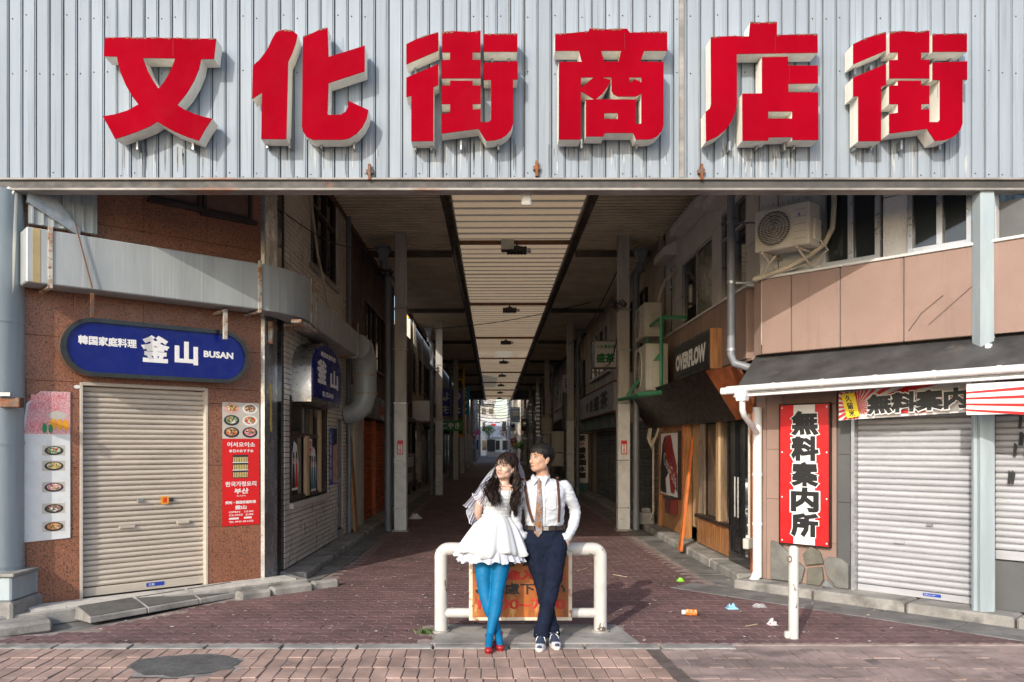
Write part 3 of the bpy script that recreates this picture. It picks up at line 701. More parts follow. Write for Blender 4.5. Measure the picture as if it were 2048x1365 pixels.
def shutter(par, s0, s1, h0, h1, y, m, n, rail=True, name='shutter', mf=None, bottom=.09):
    sh = part(name, MB().box(s0, s1, y + .028, y + .04, h0, h1), m_joint, par)
    p = (h1 - h0 - bottom) / n; L = s1 - s0
    sm = MB(); pr = [(.004, 0), (.0, .04 * p), (-.014, .25 * p), (-.016, .55 * p), (-.010, .82 * p), (.004, .9 * p), (.012, 1.0 * p)]
    sm.add([(0, yy, z) for yy, z in pr] + [(L, yy, z) for yy, z in pr], [(i, i + 7, i + 8, i + 1) for i in range(6)])
    me = sm.mesh('slat', m, smooth=50)
    for i in range(n): piece('slat', me, sh, (s0, y + .014 + random.uniform(-.001, .001), h0 + bottom + i * p), (random.uniform(-.05, .05), random.uniform(-.0012, .0012), random.uniform(-.001, .001)))
    mb = MB(); mb.box(s0, s1, y - .01, y + .026, h0, h0 + bottom * .92); part('bottom_rail', mb, mf or m, sh, bevel=.004)
    return sh
def window(par, s0, s1, h0, h1, y, mf, mg, mull=1, transom=None, fr=.035, sill=True, name='window', d=.05):
    wi = MB(); wi.box(s0, s0 + fr, y - d, y + d, h0, h1); wi.box(s1 - fr, s1, y - d, y + d, h0, h1)
    wi.box(s0 + fr, s1 - fr, y - d, y + d, h0, h0 + fr); wi.box(s0 + fr, s1 - fr, y - d, y + d, h1 - fr, h1)
    for k in range(mull):
        x = s0 + (s1 - s0) * (k + 1) / (mull + 1); wi.box(x - fr * .6, x + fr * .6, y - d * .7, y + d * .6, h0 + fr, h1 - fr)
    if transom: wi.box(s0 + fr, s1 - fr, y - d * .75, y + d * .5, transom - fr / 2, transom + fr / 2)
    wo = part(name, wi, mf, par, bevel=.003)
    for k in range(mull + 1):
        a = s0 + (s1 - s0) * k / (mull + 1); b = s0 + (s1 - s0) * (k + 1) / (mull + 1)
        part('pane', MB().box(a + fr * .7, b - fr * .7, y - .005 + .015 * (k % 2), y + .001 + .015 * (k % 2), h0 + fr * .7, h1 - fr * .7), mg, wo)
    if sill: part('sill', MB().box(s0 - .04, s1 + .04, y - d - .04, y + .02, h0 - .05, h0 - .002), mf, wo, bevel=.004)
    return wo
def slabs(par, rects, m, y0=-.006, y1=.02, gap=.003, name='slab', bev=.002):
    for (a, b, c, d) in rects: part(name, MB().box(a + gap / 2, b - gap / 2, y0 + random.uniform(-.001, .001), y1, c + gap / 2, d - gap / 2), m, par, bevel=bev)

# ------------------------------------------------------------------ A: granite restaurant
A = thing('granite_restaurant', 'red brown granite restaurant front with a closed beige shutter', 'building', WA, (1.1, 0, 0))
mb = MB(); mb.box(-.25, .36, .021, .5, 0, 6.6); mb.box(1.60, 2.27, .021, .5, 0, 6.6); mb.box(.36, 1.60, .021, .5, 2.20, 6.6); mb.box(.36, 1.60, .3, .5, 0, 2.2); mb.box(-.25, 2.27, .5, 3, 0, 6.6)
part('wall', mb, m_gdark, A)
rc = []
for (a, b) in [(-.25, -.1), (-.1, .355), (1.605, 2.27)]:
    for (c, d) in [(.10, .72), (.72, 1.38), (1.38, 2.04), (2.04, 2.20)]: rc.append((a, b, c, d))
zs = [2.20, 2.62, 3.3, 3.75, 4.06, 4.5, 5.2, 5.9, 6.6]
for c, d in zip(zs, zs[1:]):
    cuts = [-.25, .30, .95, 1.60, 2.27]
    for a, b in zip(cuts, cuts[1:]):
        if c >= 4.05 and d <= 4.6 and a >= .9 and b <= 2.3: continue
        rc.append((a, b, c, d))
slabs(A, rc, m_granite)
slabs(A, [(.95, 1.02, 4.06, 4.5), (2.11, 2.27, 4.06, 4.5)], m_granite)
window(A, 1.02, 1.545, 4.10, 4.75, .03, m_brownframe, m_glassd, mull=0)
window(A, 1.56, 2.11, 4.07, 4.75, .03, m_brownframe, m_glassb, mull=0)
sh = shutter(A, .385, 1.585, .125, 2.17, .05, m_slat, 38, mf=m_slat)
mb = MB(); mb.box(.355, .384, -.012, .12, .10, 2.20); mb.box(1.584, 1.612, -.012, .12, .10, 2.20); mb.box(.384, 1.584, -.010, .12, 2.172, 2.205); part('shutter_rail', mb, m_slat, A, bevel=.003)
def blob(par, s, h, w_, hh, y, m, nm_): part(nm_, MB().box(s - w_ / 2, s + w_ / 2, y - .014, y + .01, h - hh / 2, h + hh / 2), m, par, bevel=.003)
blob(sh, .93, 1.035, .06, .03, .035, m_galv, 'latch'); blob(sh, 1.24, 1.03, .035, .035, .035, m_blackmetal, 'lock')
blob(sh, .80, .78, .15, .028, .035, m_slat, 'handle'); blob(sh, 1.36, .79, .13, .028, .035, m_slat, 'handle')
q = part('fire_sticker', rect(MB(), 1.13, 1.21, .99, 1.07, .028), m_orangep, sh)
part('brand_plate', rect(MB(), .99, 1.17, .155, .195, .038), m_bluep, sh)
mb = MB(); word(mb, '消', 1.145, 1.195, 1.0, 1.06, .0275, .03); part('lettering', mb, m_rprint, sh); part('lettering', word(MB(), '三和', 1.01, 1.07, .163, .187, .0375, .01), m_wprint, sh)
# metal soffit at the upper left
mb = MB(); mb.box(-.10, .48, -.12, -.07, 3.62, 6.6)
for i in range(7): mb.box(-.08 + i * .085, -.065 + i * .085, -.135, -.12, 3.62, 6.6)
part('ribbed_metal_panel', mb, m_duct, A)
mb = MB(); mb.hexa([(-.12, -.16, 3.80), (.32, -.16, 3.56), (.32, -.10, 3.56), (-.12, -.10, 3.80), (-.12, -.16, 4.2), (.32, -.16, 3.62), (.32, -.10, 3.62), (-.12, -.10, 4.2)]); part('slanted_flashing', mb, m_galv, A)
mb = MB(); mb.tube([(-.02, -.05, 2.22), (.02, -.05, 2.22)], .03, 12); 
solo('oval_plate', 'small pale oval plate on the granite above the left jamb of the beige shutter', 'plate', WA, disc(MB(), .33, 2.155, .03, .018, -.012), m_white, (.33, 0, 2.15))

# steel corner panel + black return
fr_c = Fr(-2.46, 8.935, R(90) - .06)
t = thing('steel_corner_pilaster', 'polished mirror steel corner pilaster between the granite and the tiled wall', 'pilaster', fr_c, (.3, 0, 0))
part('steel_panel', MB().box(.0, .44, 0, .2, .06, 3.1), m_mirror, t, bevel=.006)
part('steel_panel', MB().box(.0, .44, 0, .2, 3.45, 6.5), m_mirror, t, bevel=.006)
part('black_edge', MB().box(.445, .66, .01, .2, .04, 6.5), m_blackgloss, t)
part('steel_trim', MB().box(-.035, -.003, -.01, .2, .06, 6.5), m_galv, t)
part('yellow_stripe', MB().box(.20, .225, -.006, -.001, 1.75, 2.3), m_yellow, t)

# blue stadium sign
def stadium(x0, x1, z0, z1, n=14):
    r = (z1 - z0) / 2; c = (z0 + z1) / 2; pts = []
    for i in range(n + 1): q = -math.pi / 2 + math.pi * i / n; pts.append((x1 - r + r * math.cos(q), c + r * math.sin(q)))
    for i in range(n + 1): q = math.pi / 2 + math.pi * i / n; pts.append((x0 + r + r * math.cos(q), c + r * math.sin(q)))
    return pts
t = thing('restaurant_sign', 'long deep blue pill shaped sign with white writing above the beige shutter', 'sign', WA, (1.0, -.1, 2.2))
part('sign_case', MB().poly([stadium(.16, 1.98, 2.255, 2.80)], -.16, -.012), m_bronze, t, smooth=40)
part('sign_trim', MB().poly([stadium(.155, 1.985, 2.25, 2.805), stadium(.195, 1.945, 2.29, 2.765)], -.185, -.13), m_blackgloss, t, smooth=40)
part('sign_face', MB().poly([stadium(.185, 1.955, 2.28, 2.775)], -.168, -.15), m_blue, t)
mb = MB(); word(mb, '韓国家庭料理', .30, .83, 2.545, 2.635, -.169, .035)
part('lettering', mb, m_wprint, t)
mb = MB(); word(mb, '釜', .87, 1.15, 2.42, 2.69, -.169, .045); word(mb, '山', 1.20, 1.44, 2.42, 2.655, -.169, .05); part('large_lettering', mb, m_wprint, t)
mb = MB(); word(mb, 'BUSAN', 1.50, 1.82, 2.51, 2.58, -.169, .045); part('latin_lettering', mb, m_wprint, t)

# posters
def garnish(q, x, z, a, b, y, sd):
    r_ = random.Random(sd); ms = [m_food[0], m_food[1], m_food[3], m_white, m_rprint, m_greenp, m_bowl]; mb = MB()
    for k in range(22):
        mb.k = r_.randrange(7); th = r_.uniform(0, 6.28); rr = r_.random() ** .5 * .8
        disc(mb, x + a * rr * math.cos(th), z + .004 + b * rr * math.sin(th), a * r_.uniform(.08, .24), b * r_.uniform(.1, .3), y - .00008 * k, 6)
    part('garnish', mb, ms, q, kind='stuff')
t = thing('menu_poster', 'torn white menu poster with meat picture and five dishes, left of the beige shutter', 'poster', WA, (.1, -.01, .7), group='menu posters on the granite')
out = [(-.17, .70), (.27, .715), (.27, 2.10), (.02, 2.10), (-.10, 1.98), (-.13, 1.75), (-.16, 1.6), (-.13, 1.3), (-.17, 1.1), (-.15, .9)]
part('sheet', MB().poly([out], -.016, -.011), m_offwhite, t)
part('meat_picture', MB().poly([[(-.12, 1.70), (.27, 1.70), (.27, 2.098), (.02, 2.098), (-.08, 1.98)]], -.0175, -.0165), m_food[5], t)
mb = MB()
for k in range(9): x = -.07 + (k % 5) * .062; z = 2.035 - (k // 5) * .075 + .01 * math.sin(k * 2.3); ngon(mb, [(x, z - .03), (x + .052, z - .022), (x + .058, z + .034), (x + .008, z + .03)], -.0183 - .0001 * k)
for k in range(5): x = -.08 + k * .028; z = 1.76 + .015 * math.sin(k * 3); ngon(mb, [(x, z - .04), (x + .06, z - .02), (x + .05, z + .05), (x + .01, z + .07)], -.0190 - .0001 * k)
part('meat_slices', mb, m_food[4], t, kind='stuff')
part('garlic_plate', disc(MB(), .16, 1.875, .080, .040, -.0192, 16), m_beigeprint, t)
mb = MB()
for k in range(3): disc(mb, .12 + k * .055, 1.795 - k * .004, .028, .052, -.0195 - k * .0004, 12)
part('pumpkin_slices', mb, m_orangep, t)
mb = MB(); disc(mb, .05, 1.755, .022, .05, -.0209, 8); disc(mb, .10, 1.75, .02, .045, -.0209, 8); part('green_peppers', mb, m_greenp, t)
for i, (z, fi) in enumerate([(1.545, 3), (1.40, 0), (1.20, 5), (1.00, 1), (.83, 2)]):
    z -= .0
    q = part('dish_picture', rect(MB(), .03, .225, z - .045, z + .05, -.0170), m_beigeprint, t)
    part('bowl', disc(MB(), .13, z, .082, .043, -.0178, 16), m_bowl, q)
    part('food', disc(MB(), .13, z + .004, .062, .031, -.0186, 14), m_food[fi], q); garnish(q, .13, z, .062, .031, -.0190, i + 7)
t = thing('menu_poster', 'red menu poster with six dish photos and Korean text, right of the beige shutter', 'poster', WA, (1.97, -.01, .7), group='menu posters on the granite')
part('sheet', rect(MB(), 1.765, 2.19, .72, 1.665, -.013), m_rprint, t)
part('photo_sheet', rect(MB(), 1.765, 2.19, 1.666, 2.06, -.013), m_beigeprint, t)
for i in range(6):
    x = 1.87 + (i % 2) * .21; z = 1.995 - (i // 2) * .13
    q = part('bowl', disc(MB(), x, z, .088, .058, -.0138, 18), [m_food[5], m_white, m_bowl, m_white, m_bowl, m_bowl][i], t)
    part('food', disc(MB(), x, z + .004, .066, .042, -.0146, 14), m_food[[0, 1, 3, 2, 2, 4][i]], q); garnish(q, x, z, .066, .042, -.0150, i)
q = part('bottle_picture', rect(MB(), 1.88, 2.06, 1.235, 1.49, -.0136), m_bowl, t)
mb = MB()
for r_ in range(3):
    for k in range(9): rect(mb, 1.888 + k * .019, 1.901 + k * .019, 1.245 + r_ * .083, 1.30 + r_ * .083, -.0142)
part('bottles', mb, m_food[0], q)
mb = MB()
for z in (1.325, 1.408): rect(mb, 1.88, 2.06, z - .005, z + .003, -.0144)
part('shelf', mb, m_white, q)
mb = MB(); Y_ = -.0136
word(mb, '어서오이소', 1.82, 2.14, 1.575, 1.63, Y_, .03); word(mb, '本日のおすすめ', 1.84, 2.12, 1.515, 1.55, Y_, .03)
word(mb, '한국가정요리', 1.80, 2.155, 1.145, 1.20, Y_, .03); word(mb, '부산', 1.90, 2.065, 1.065, 1.125, Y_, .04); word(mb, 'BUSAN', 1.93, 2.03, 1.035, 1.05, Y_, .0)
word(mb, '焼肉・韓国家庭料理', 1.80, 2.15, .955, .99, Y_, .03); word(mb, '釜山', 1.905, 2.04, .895, .94, Y_, .04)
word(mb, 'OPEN   17:00', 1.84, 2.12, .858, .878, Y_, .02); word(mb, 'CLOSE  2:00', 1.84, 2.12, .825, .845, Y_, .02); word(mb, 'TEL 0942-38-6430', 1.84, 2.12, .752, .772, Y_, .02)
rect(mb, 1.84, 1.95, .788, .808, Y_); rect(mb, 2.01, 2.10, .79, .81, Y_)
part('lettering', mb, m_wprint, t)

# duct along A, round the corner and along B
duct = thing('ventilation_duct', 'grey sheet metal duct running over the blue sign and turning into the arcade', 'duct', WA, (1, -.2, 3.0))
d0, d1 = -.36, -.06; DZ0, DZ1 = 3.04, 3.53
part('duct_section', MB().box(-.17, .02, d0, d1, DZ0, DZ1), m_duct, duct, bevel=.01)
part('duct_section', MB().box(.025, 2.02, d0, d1, DZ0, DZ1), m_duct, duct, bevel=.01)
part('painted_end', MB().box(-.12, -.06, d0 - .003, d0 + .02, DZ0 + .005, DZ1 - .005), mat('tan_stain', (.36, .28, .13), .6, var=.2), duct)
# curved section in world coordinates
Minv = (WA.M).inverted(); mb = MB()
pA = WA.M @ Vector((2.02, d0, 0)); pB = WA.M @ Vector((2.02, d1, 0))
cen = []
o0 = (pA.x, pA.y); i0 = (pB.x, pB.y)
outer = []; inner = []
xe = -2.02
for i in range(9):
    q = i / 8; a = math.atan2(WA.dx[1], WA.dx[0]) + q * (math.pi / 2 - DR - math.atan2(WA.dx[1], WA.dx[0]))
    if i == 0: ox, oy, ix, iy = *o0, *i0
    else:
        st = .125; ox += math.cos(a) * st; oy += math.sin(a) * st
        ix, iy = ox - math.sin(a) * .30, oy + math.cos(a) * .30
    outer.append((ox, oy)); inner.append((ix, iy))
def tow(x, y, z): v = Minv @ Vector((x, y, z)); return tuple(v)
for i in range(8):
    a, b, c, d = outer[i], outer[i + 1], inner[i + 1], inner[i]
    mb.add([tow(*a, DZ0), tow(*b, DZ0), tow(*c, DZ0), tow(*d, DZ0), tow(*a, DZ1), tow(*b, DZ1), tow(*c, DZ1), tow(*d, DZ1)], [(0, 3, 2, 1), (4, 5, 6, 7), (0, 1, 5, 4), (2, 3, 7, 6)])
part('curved_duct_section', mb, m_duct, duct, smooth=30)
ye = outer[-1][1]; xo = outer[-1][0]; xi = inner[-1][0]
mb = MB()
def wb(x0, x1, y0, y1, z0, z1):
    mb.add([tow(x, y, z) for x, y, z in [(x0, y0, z0), (x1, y0, z0), (x1, y1, z0), (x0, y1, z0), (x0, y0, z1), (x1, y0, z1), (x1, y1, z1), (x0, y1, z1)]], [(0, 3, 2, 1), (4, 5, 6, 7), (0, 1, 5, 4), (1, 2, 6, 5), (2, 3, 7, 6), (3, 0, 4, 7)])
wb(xi, xo, ye + .01, 12.85, DZ0 - .02, DZ1 - .12); part('duct_section', mb, m_duct, duct, bevel=.01)
# rusty angle frames on the duct
def angle(s, ext=.05):
    mb = MB(); mb.box(s - .02, s + .02, d0 - .012, d0 - .0, DZ0 - .03, DZ1 + .03); mb.box(s - .02, s + .02, d0 - .01, .0, DZ0 - .035, DZ0 - .012)
    part('angle_frame', mb, m_rustpaint, duct, bevel=.002)
angle(.02); angle(2.03)
mb = MB(); mb.tube([(.22, d0 - .03, 3.62), (.36, d0 - .04, 3.05)], .007, 6); mb.box(.345, .375, d0 - .05, d0 - .03, 2.78, 3.0); part('hanger_rod', mb, m_rustbit, duct)
mb = MB(); mb.box(1.66, 1.70, -.30, -.27, 2.70, 3.0); mb.box(1.66, 1.70, -.30, -.0, 2.98, 3.01); part('angle_bracket', mb, m_rustpaint, duct)
for yy in (ye + .0, ye + .28, 12.85):
    mb = MB(); wb(xo - .0, xo + .012, yy - .02, yy + .03, DZ0 - .04, DZ1 + .02); wb(xi - .02, xo + .012, yy - .02, yy + .03, DZ0 - .05, DZ0 - .022); part('angle_frame', mb, m_rustpaint, duct)
mb = MB(); wb(xo - .10, xo + .01, ye - .55, ye + .3, DZ0 - .085, DZ0 - .05); wb(xi - .1, xi - .05, ye - .4, ye - .35, DZ0 - .30, DZ0 - .05); part('angle_bracket', mb, m_rustpaint, duct)
# drop: elbow down behind the round blue sign
du2 = thing('duct_elbow', 'bulging grey duct elbow bending down behind the round topped blue sign', 'duct', GL, (-2.2, 13.1, 2.2))
mb = MB(); pts = [(-2.06, 12.95, 3.2), (-2.04, 13.2, 3.18), (-2.02, 13.4, 3.0), (-2.02, 13.45, 2.75), (-2.02, 13.45, 2.45), (-2.06, 13.42, 2.25), (-2.2, 13.4, 2.12), (-2.35, 13.4, 2.1)]
mb.tube(pts, [.20, .205, .21, .20, .20, .19, .17, .15], 12); part('elbow', mb, m_duct, du2, smooth=35)
mb = MB()
for z in (2.45, 2.75): mb.tube([(-2.02, 13.45, z), (-2.02, 13.45, z + .02)], .212, 12)
part('seam_band', mb, m_rustpaint, du2)

# ------------------------------------------------------------------ B: tiled building
B = thing('tiled_building', 'grey beige tiled side wall with stickered windows on the left of the arcade', 'building', WL, (11.9, 0, 0))
s0, s1 = 9.62, 13.62
# (s0,s1,h0,h1) openings
OPEN = [(9.92, 12.02, .88, 2.18), (10.95, 12.85, 4.1, 5.6), (12.86, 13.35, .22, 2.02)]
mb = MB(); mb.box(s0, s1, .1, 1.2, 0, 6.4)
cuts = sorted({s0, s1, *[o[0] for o in OPEN], *[o[1] for o in OPEN]})
for a, b in zip(cuts, cuts[1:]):
    ops = sorted([(o[2], o[3]) for o in OPEN if o[0] <= a and o[1] >= b]); z = 0
    for c, d in ops: mb.box(a, b, .006, .1, z, c); z = d
    mb.box(a, b, .006, .1, z, 6.4)
part('wall', mb, m_grout, B)
th, tw = .064, .228
tiles = []
z = .10; r_ = 0
while z < 5.6:
    x = s0
    while x < s1 - .02:
        x1 = min(x + tw, s1)
        if not any(o[0] - .02 < (x + x1) / 2 < o[1] + .02 and o[2] - .03 < z + th / 2 < o[3] + .03 for o in OPEN): tiles.append((x, x1, z))
        x += tw
    z += th; r_ += 1
tiles.sort(key=lambda t: (t[0] + .6 * abs(t[2] - 1.5)))
tm = MB(); tm.box(.004, tw - .004, -.006, .01, .005, th - .005); tile_me = tm.mesh('tile', m_tile)
rest = MB()
for i, (x, x1, z) in enumerate(tiles):
    if i < 290 and x1 - x > .2: piece('tile', tile_me, B, (x, random.uniform(-.0012, .0012), z))
    else: yy = random.uniform(-.0012, .0012); rest.box(x + .004, x1 - .004, -.006 + yy, .01, z + .005, z + th - .005)
part('wall_tiles', rest, m_tile, B, kind='stuff')
w1 = window(B, 9.94, 12.0, .90, 2.16, .05, m_brownframe, m_glassd, mull=1, transom=1.72, fr=.05, sill=False)
part('sill', MB().box(9.86, 12.1, -.05, .05, .80, .875), m_tile, w1, bevel=.01)
part('wooden_mullion', MB().box(10.72, 10.86, -.02, .03, .92, 1.72), m_woodl, w1); part('wooden_mullion', MB().box(11.55, 11.62, -.02, .03, .92, 2.1), m_woodl, w1)
w2 = window(B, 10.97, 12.83, 4.12, 5.58, .06, m_brownframe, m_glassd, mull=2, transom=5.0, fr=.05, sill=False)
mb = MB(); mb.box(12.83, 12.91, -.012, .05, 4.1, 5.6); part('reveal_tile', mb, m_tile, w2)
mb = MB(); mb.box(10.9, 12.9, -.04, .02, 4.03, 4.09); part('sill', mb, m_greywall, w2)
def sticker(s, h, k, cols):
    q = part('window_sticker', ngon(MB(), [(s - .15, h - .3), (s + .15, h - .3), (s + .19, h + .05), (s + .1, h + .28), (s - .05, h + .33), (s - .17, h + .12)], .028), m_wprint, w1)
    for j, (dx, c) in enumerate(cols):
        part('robe', ngon(MB(), [(s + dx - .08, h - .27), (s + dx + .08, h - .27), (s + dx + .04, h + .04), (s + dx - .04, h + .04)], .0272), c, q)
        part('face', disc(MB(), s + dx, h + .09, .045, .055, .0271), m_pinkp, q)
        part('hair', ngon(MB(), [(s + dx - .05, h + .11), (s + dx + .05, h + .11), (s + dx + .03, h + .19), (s + dx - .03, h + .19)], .0268), m_black, q)
sticker(10.25, 1.32, 1, [(-.07, m_black), (.08, m_rprint)]); sticker(11.3, 1.25, 1, [(-.08, m_greenp), (.08, m_bluep)])
q = part('paper_notice', rect(MB(), 11.02, 11.2, 1.45, 1.68, .027), m_wprint, w1); mb = MB(); column_text(mb, '禁煙', 11.06, 11.16, 1.47, 1.66, .0265, .03); part('lettering', mb, m_rprint, q)
# grey double door
dr = part('door', MB().box(12.87, 13.34, .03, .06, .24, 2.0), m_greydoor, B)
for a, b in ((12.88, 13.10), (13.11, 13.33)): part('leaf', MB().box(a, b, .005, .03, .26, 1.98), m_greydoor, dr, bevel=.004)
mb = MB(); mb.box(12.96, 13.26, -.015, .004, 1.0, 1.03); mb.box(13.2, 13.22, -.03, .004, .98, 1.06); part('bolt', mb, m_galv, dr)
for z in (.5, 1.1, 1.8): part('hinge', MB().box(12.865, 12.89, -.012, .02, z, z + .09), m_galv, dr)
part('frame', MB().box(12.855, 12.869, -.01, .06, .2, 2.03).box(13.341, 13.36, -.01, .06, .2, 2.03).box(12.869, 13.341, -.01, .06, 2.005, 2.03), m_galv, dr)
part('concrete_patch', MB().box(12.86, 13.36, -.01, .09, .06, .215), m_kerb, B)
t = thing('wall_poster', 'tall dark blue portrait poster between the stickered window and the grey door', 'poster', WL, (12.4, 0, 1.2))
part('sheet', rect(MB(), 12.22, 12.80, .98, 1.86, -.012), m_bluep, t)
part('portrait', ngon(MB(), [(12.50, 1.0), (12.79, 1.0), (12.79, 1.8), (12.62, 1.84), (12.50, 1.6), (12.46, 1.3)], -.0128), m_pinkp, t)
part('hair', ngon(MB(), [(12.48, 1.58), (12.79, 1.62), (12.79, 1.855), (12.56, 1.85)], -.0135), m_black, t)
part('lettering', column_text(MB(), '久留米市', 12.25, 12.36, 1.05, 1.8, -.0128, .04), m_wprint, t)
# round topped blue sign on B, faces the gate at an angle
fs2 = WL
t = thing('wall_sign', 'round topped dark blue sign in a dented silver case over the stickered window', 'sign', fs2, (10.9, 0, 2.2))
def tomb(x0, x1, z0, z1, n=12):
    c = (x0 + x1) / 2; rx = (x1 - x0) / 2; rz = min(rx, (z1 - z0) * .5)
    return [(x0, z0), (x1, z0)] + [(c + rx * math.cos(math.pi * i / n), z1 - rz + rz * math.sin(math.pi * i / n)) for i in range(n + 1)]
part('sign_case', MB().poly([tomb(9.95, 11.9, 2.17, 2.97)], -.25, -.0), m_silver, t, smooth=40)
part('sign_face', MB().poly([tomb(9.99, 11.86, 2.20, 2.94)], -.262, -.251), m_blue, t)
mb = MB(); word(mb, '韓国家庭料理', 10.45, 11.4, 2.76, 2.83, -.263, .03); word(mb, '釜', 10.22, 10.82, 2.40, 2.72, -.263, .045); word(mb, '山', 11.05, 11.6, 2.38, 2.64, -.263, .05); word(mb, 'BUSAN', 10.55, 11.25, 2.24, 2.31, -.263, .04)
part('lettering', mb, m_wprint, t)
part('bottom_edge', MB().box(9.95, 11.9, -.25, 0, 2.14, 2.169), m_silver, t)

# wires and thin cable over B
mb = MB(); pts = []
for i in range(17): q = i / 16; a = P(520, 388, 8.9); b = P(757, 497, 14.0); p = a.lerp(b, q); p.z -= .22 * math.sin(math.pi * q); pts.append(p)
mb.tube(pts, .008, 5)
solo('overhead_cable', 'thin black cable sagging from the granite wall to the arcade roof edge', 'cable', GL, mb, m_cable, tuple(pts[0]))
mb = MB(); mb.tube([WL.M @ Vector(p) for p in [(10.85, -.03, 5.6), (10.87, -.04, 4.9), (11.0, -.1, 4.2), (11.05, -.25, 3.5)]], .018, 6)
solo('wall_conduit', 'pale conduit dropping down the tiles beside the upper window', 'pipe', GL, mb, m_hoseb, (-2.3, 10.9, 3.5), smooth=50)
mb = MB(); mb.tube([(13.66, -.05, .1), (13.66, -.05, 5.6)], .035, 8)
solo('wall_pipe', 'thin dark downpipe at the far end of the tiled wall', 'pipe', WL, mb, m_pipe, (13.66, -.05, .1), smooth=50)

# ------------------------------------------------------------------ C: orange shutter shop
Cc = thing('orange_shutter_shop', 'dark brown shop with two rust orange shutters on the left of the arcade', 'building', WL, (16.5, 0, 0))
mb = MB(); mb.box(13.7, 15.45, .05, 3, 0, 5.9); mb.box(15.45, 19.6, .25, 3, 0, 5.9); mb.box(15.45, 19.6, .05, .25, 2.62, 3.2); mb.box(15.45, 16.0, .05, .25, 3.2, 5.9); mb.box(16.0, 18.8, .05, .25, 4.5, 5.9); mb.box(18.8, 19.6, .05, .25, 3.2, 5.9); mb.box(19.3, 19.6, .05, .25, 0, 2.62)
part('wall', mb, m_dwall, Cc)
part('pilaster', MB().box(14.35, 15.4, -.02, .05, .08, 2.68), m_beigewall, Cc, bevel=.01)
part('pilaster', MB().box(13.72, 14.0, -.02, .05, .08, 1.6), m_woodl, Cc)
shutter(Cc, 15.47, 17.22, .08, 2.10, .1, m_slato, 26); shutter(Cc, 17.28, 19.1, .08, 2.10, .1, m_slato, 26)
part('mullion', MB().box(17.22, 17.28, .02, .12, .08, 2.12), m_slato, Cc)
window(Cc, 16.0, 18.8, 3.2, 4.5, .08, m_brownframe, m_glassd, mull=3)
t = thing('shop_sign', 'brushed steel fascia with red Kurume lettering above the orange shutters', 'sign', WL, (17, 0, 2.2))
part('panel', MB().box(15.4, 17.0, -.06, .04, 2.14, 2.60), m_silver, t, bevel=.005); part('panel', MB().box(17.02, 19.3, -.06, .04, 2.14, 2.60), m_silver, t, bevel=.005)
part('lettering', word(MB(), 'Kurume', 17.15, 19.1, 2.24, 2.46, -.062, .03), m_rprint, t)
t = thing('wood_board', 'brown wooden board leaning upright beside the cream pilaster', 'board', WL, (13.9, -.1, .08))
part('board', MB().hexa([(13.70, -.16, .1), (13.95, -.16, .1), (13.95, -.12, .1), (13.70, -.12, .1), (13.70, -.05, 1.75), (13.95, -.05, 1.75), (13.95, -.01, 1.75), (13.70, -.01, 1.75)]), m_wood, t)

# ------------------------------------------------------------------ D: plum corrugated house and dark shops further down
D = thing('corrugated_house', 'low plum coloured corrugated sheet house behind the nearest left column', 'building', WL, (22.6, 0, 0))
mb = MB(); mb.box(19.7, 25.4, .12, 3, 0, 4.6); mb.hexa([(19.7, .12, 4.6), (25.4, .12, 4.6), (25.4, 3, 4.6), (19.7, 3, 4.6), (19.7, .12, 4.75), (25.4, .12, 4.95), (25.4, 3, 5.2), (19.7, 3, 5.2)]); part('wall', mb, m_dwall, D)
mb = MB()
for i in range(38): mb.box(19.8 + i * .15, 19.88 + i * .15, .07, .12, 2.4, 4.6)
part('corrugated_sheet', mb, m_purple, D, kind='stuff')
part('door', MB().box(21.5, 23.2, .06, .11, .1, 2.1), m_blackgloss, D)
part('rolled_awning', MB().box(20.2, 25.0, -.12, .12, 2.25, 2.4), m_purple, D, bevel=.02)
t = thing('black_signboard', 'black chalk style signboard with white brush characters on the left wall', 'sign', WL, (23.3, 0, .5))
part('board', MB().box(22.2, 24.6, -.08, .02, .35, 1.35), m_blackgloss, t)
mb = MB(); word(mb, '居酒屋', 22.6, 24.2, .95, 1.25, -.081, .04); word(mb, 'ちゃん', 22.8, 24.0, .5, .8, -.081, .03); part('lettering', mb, m_wprint, t)
for j, (u, Yd) in enumerate([(838, 25.0)]):
    t = thing('pipe_bundle', 'pair of pale conduits climbing the wall beyond the plum house', 'pipe', WL, (25.2, -.1, .1))
    for k in range(2):
        mb = MB(); mb.tube([(25.6 + k * .4, -.12, .4), (25.6 + k * .4, -.14, 1.6), (24.9 + k * .4, -.12, 2.2), (24.9 + k * .4, -.12, 4.2), (24.3 + k * .4, -.1, 4.8), (24.2 + k * .3, -.1, 5.4)], .035, 6); part('conduit', mb, m_hoseb, t, smooth=50)
    mb = MB(); mb.box(25.5, 26.1, -.15, -.02, 1.2, 1.7); mb.box(25.6, 26.0, -.15, -.02, .7, 1.0); part('meter_box', mb, m_acl, t, bevel=.01)

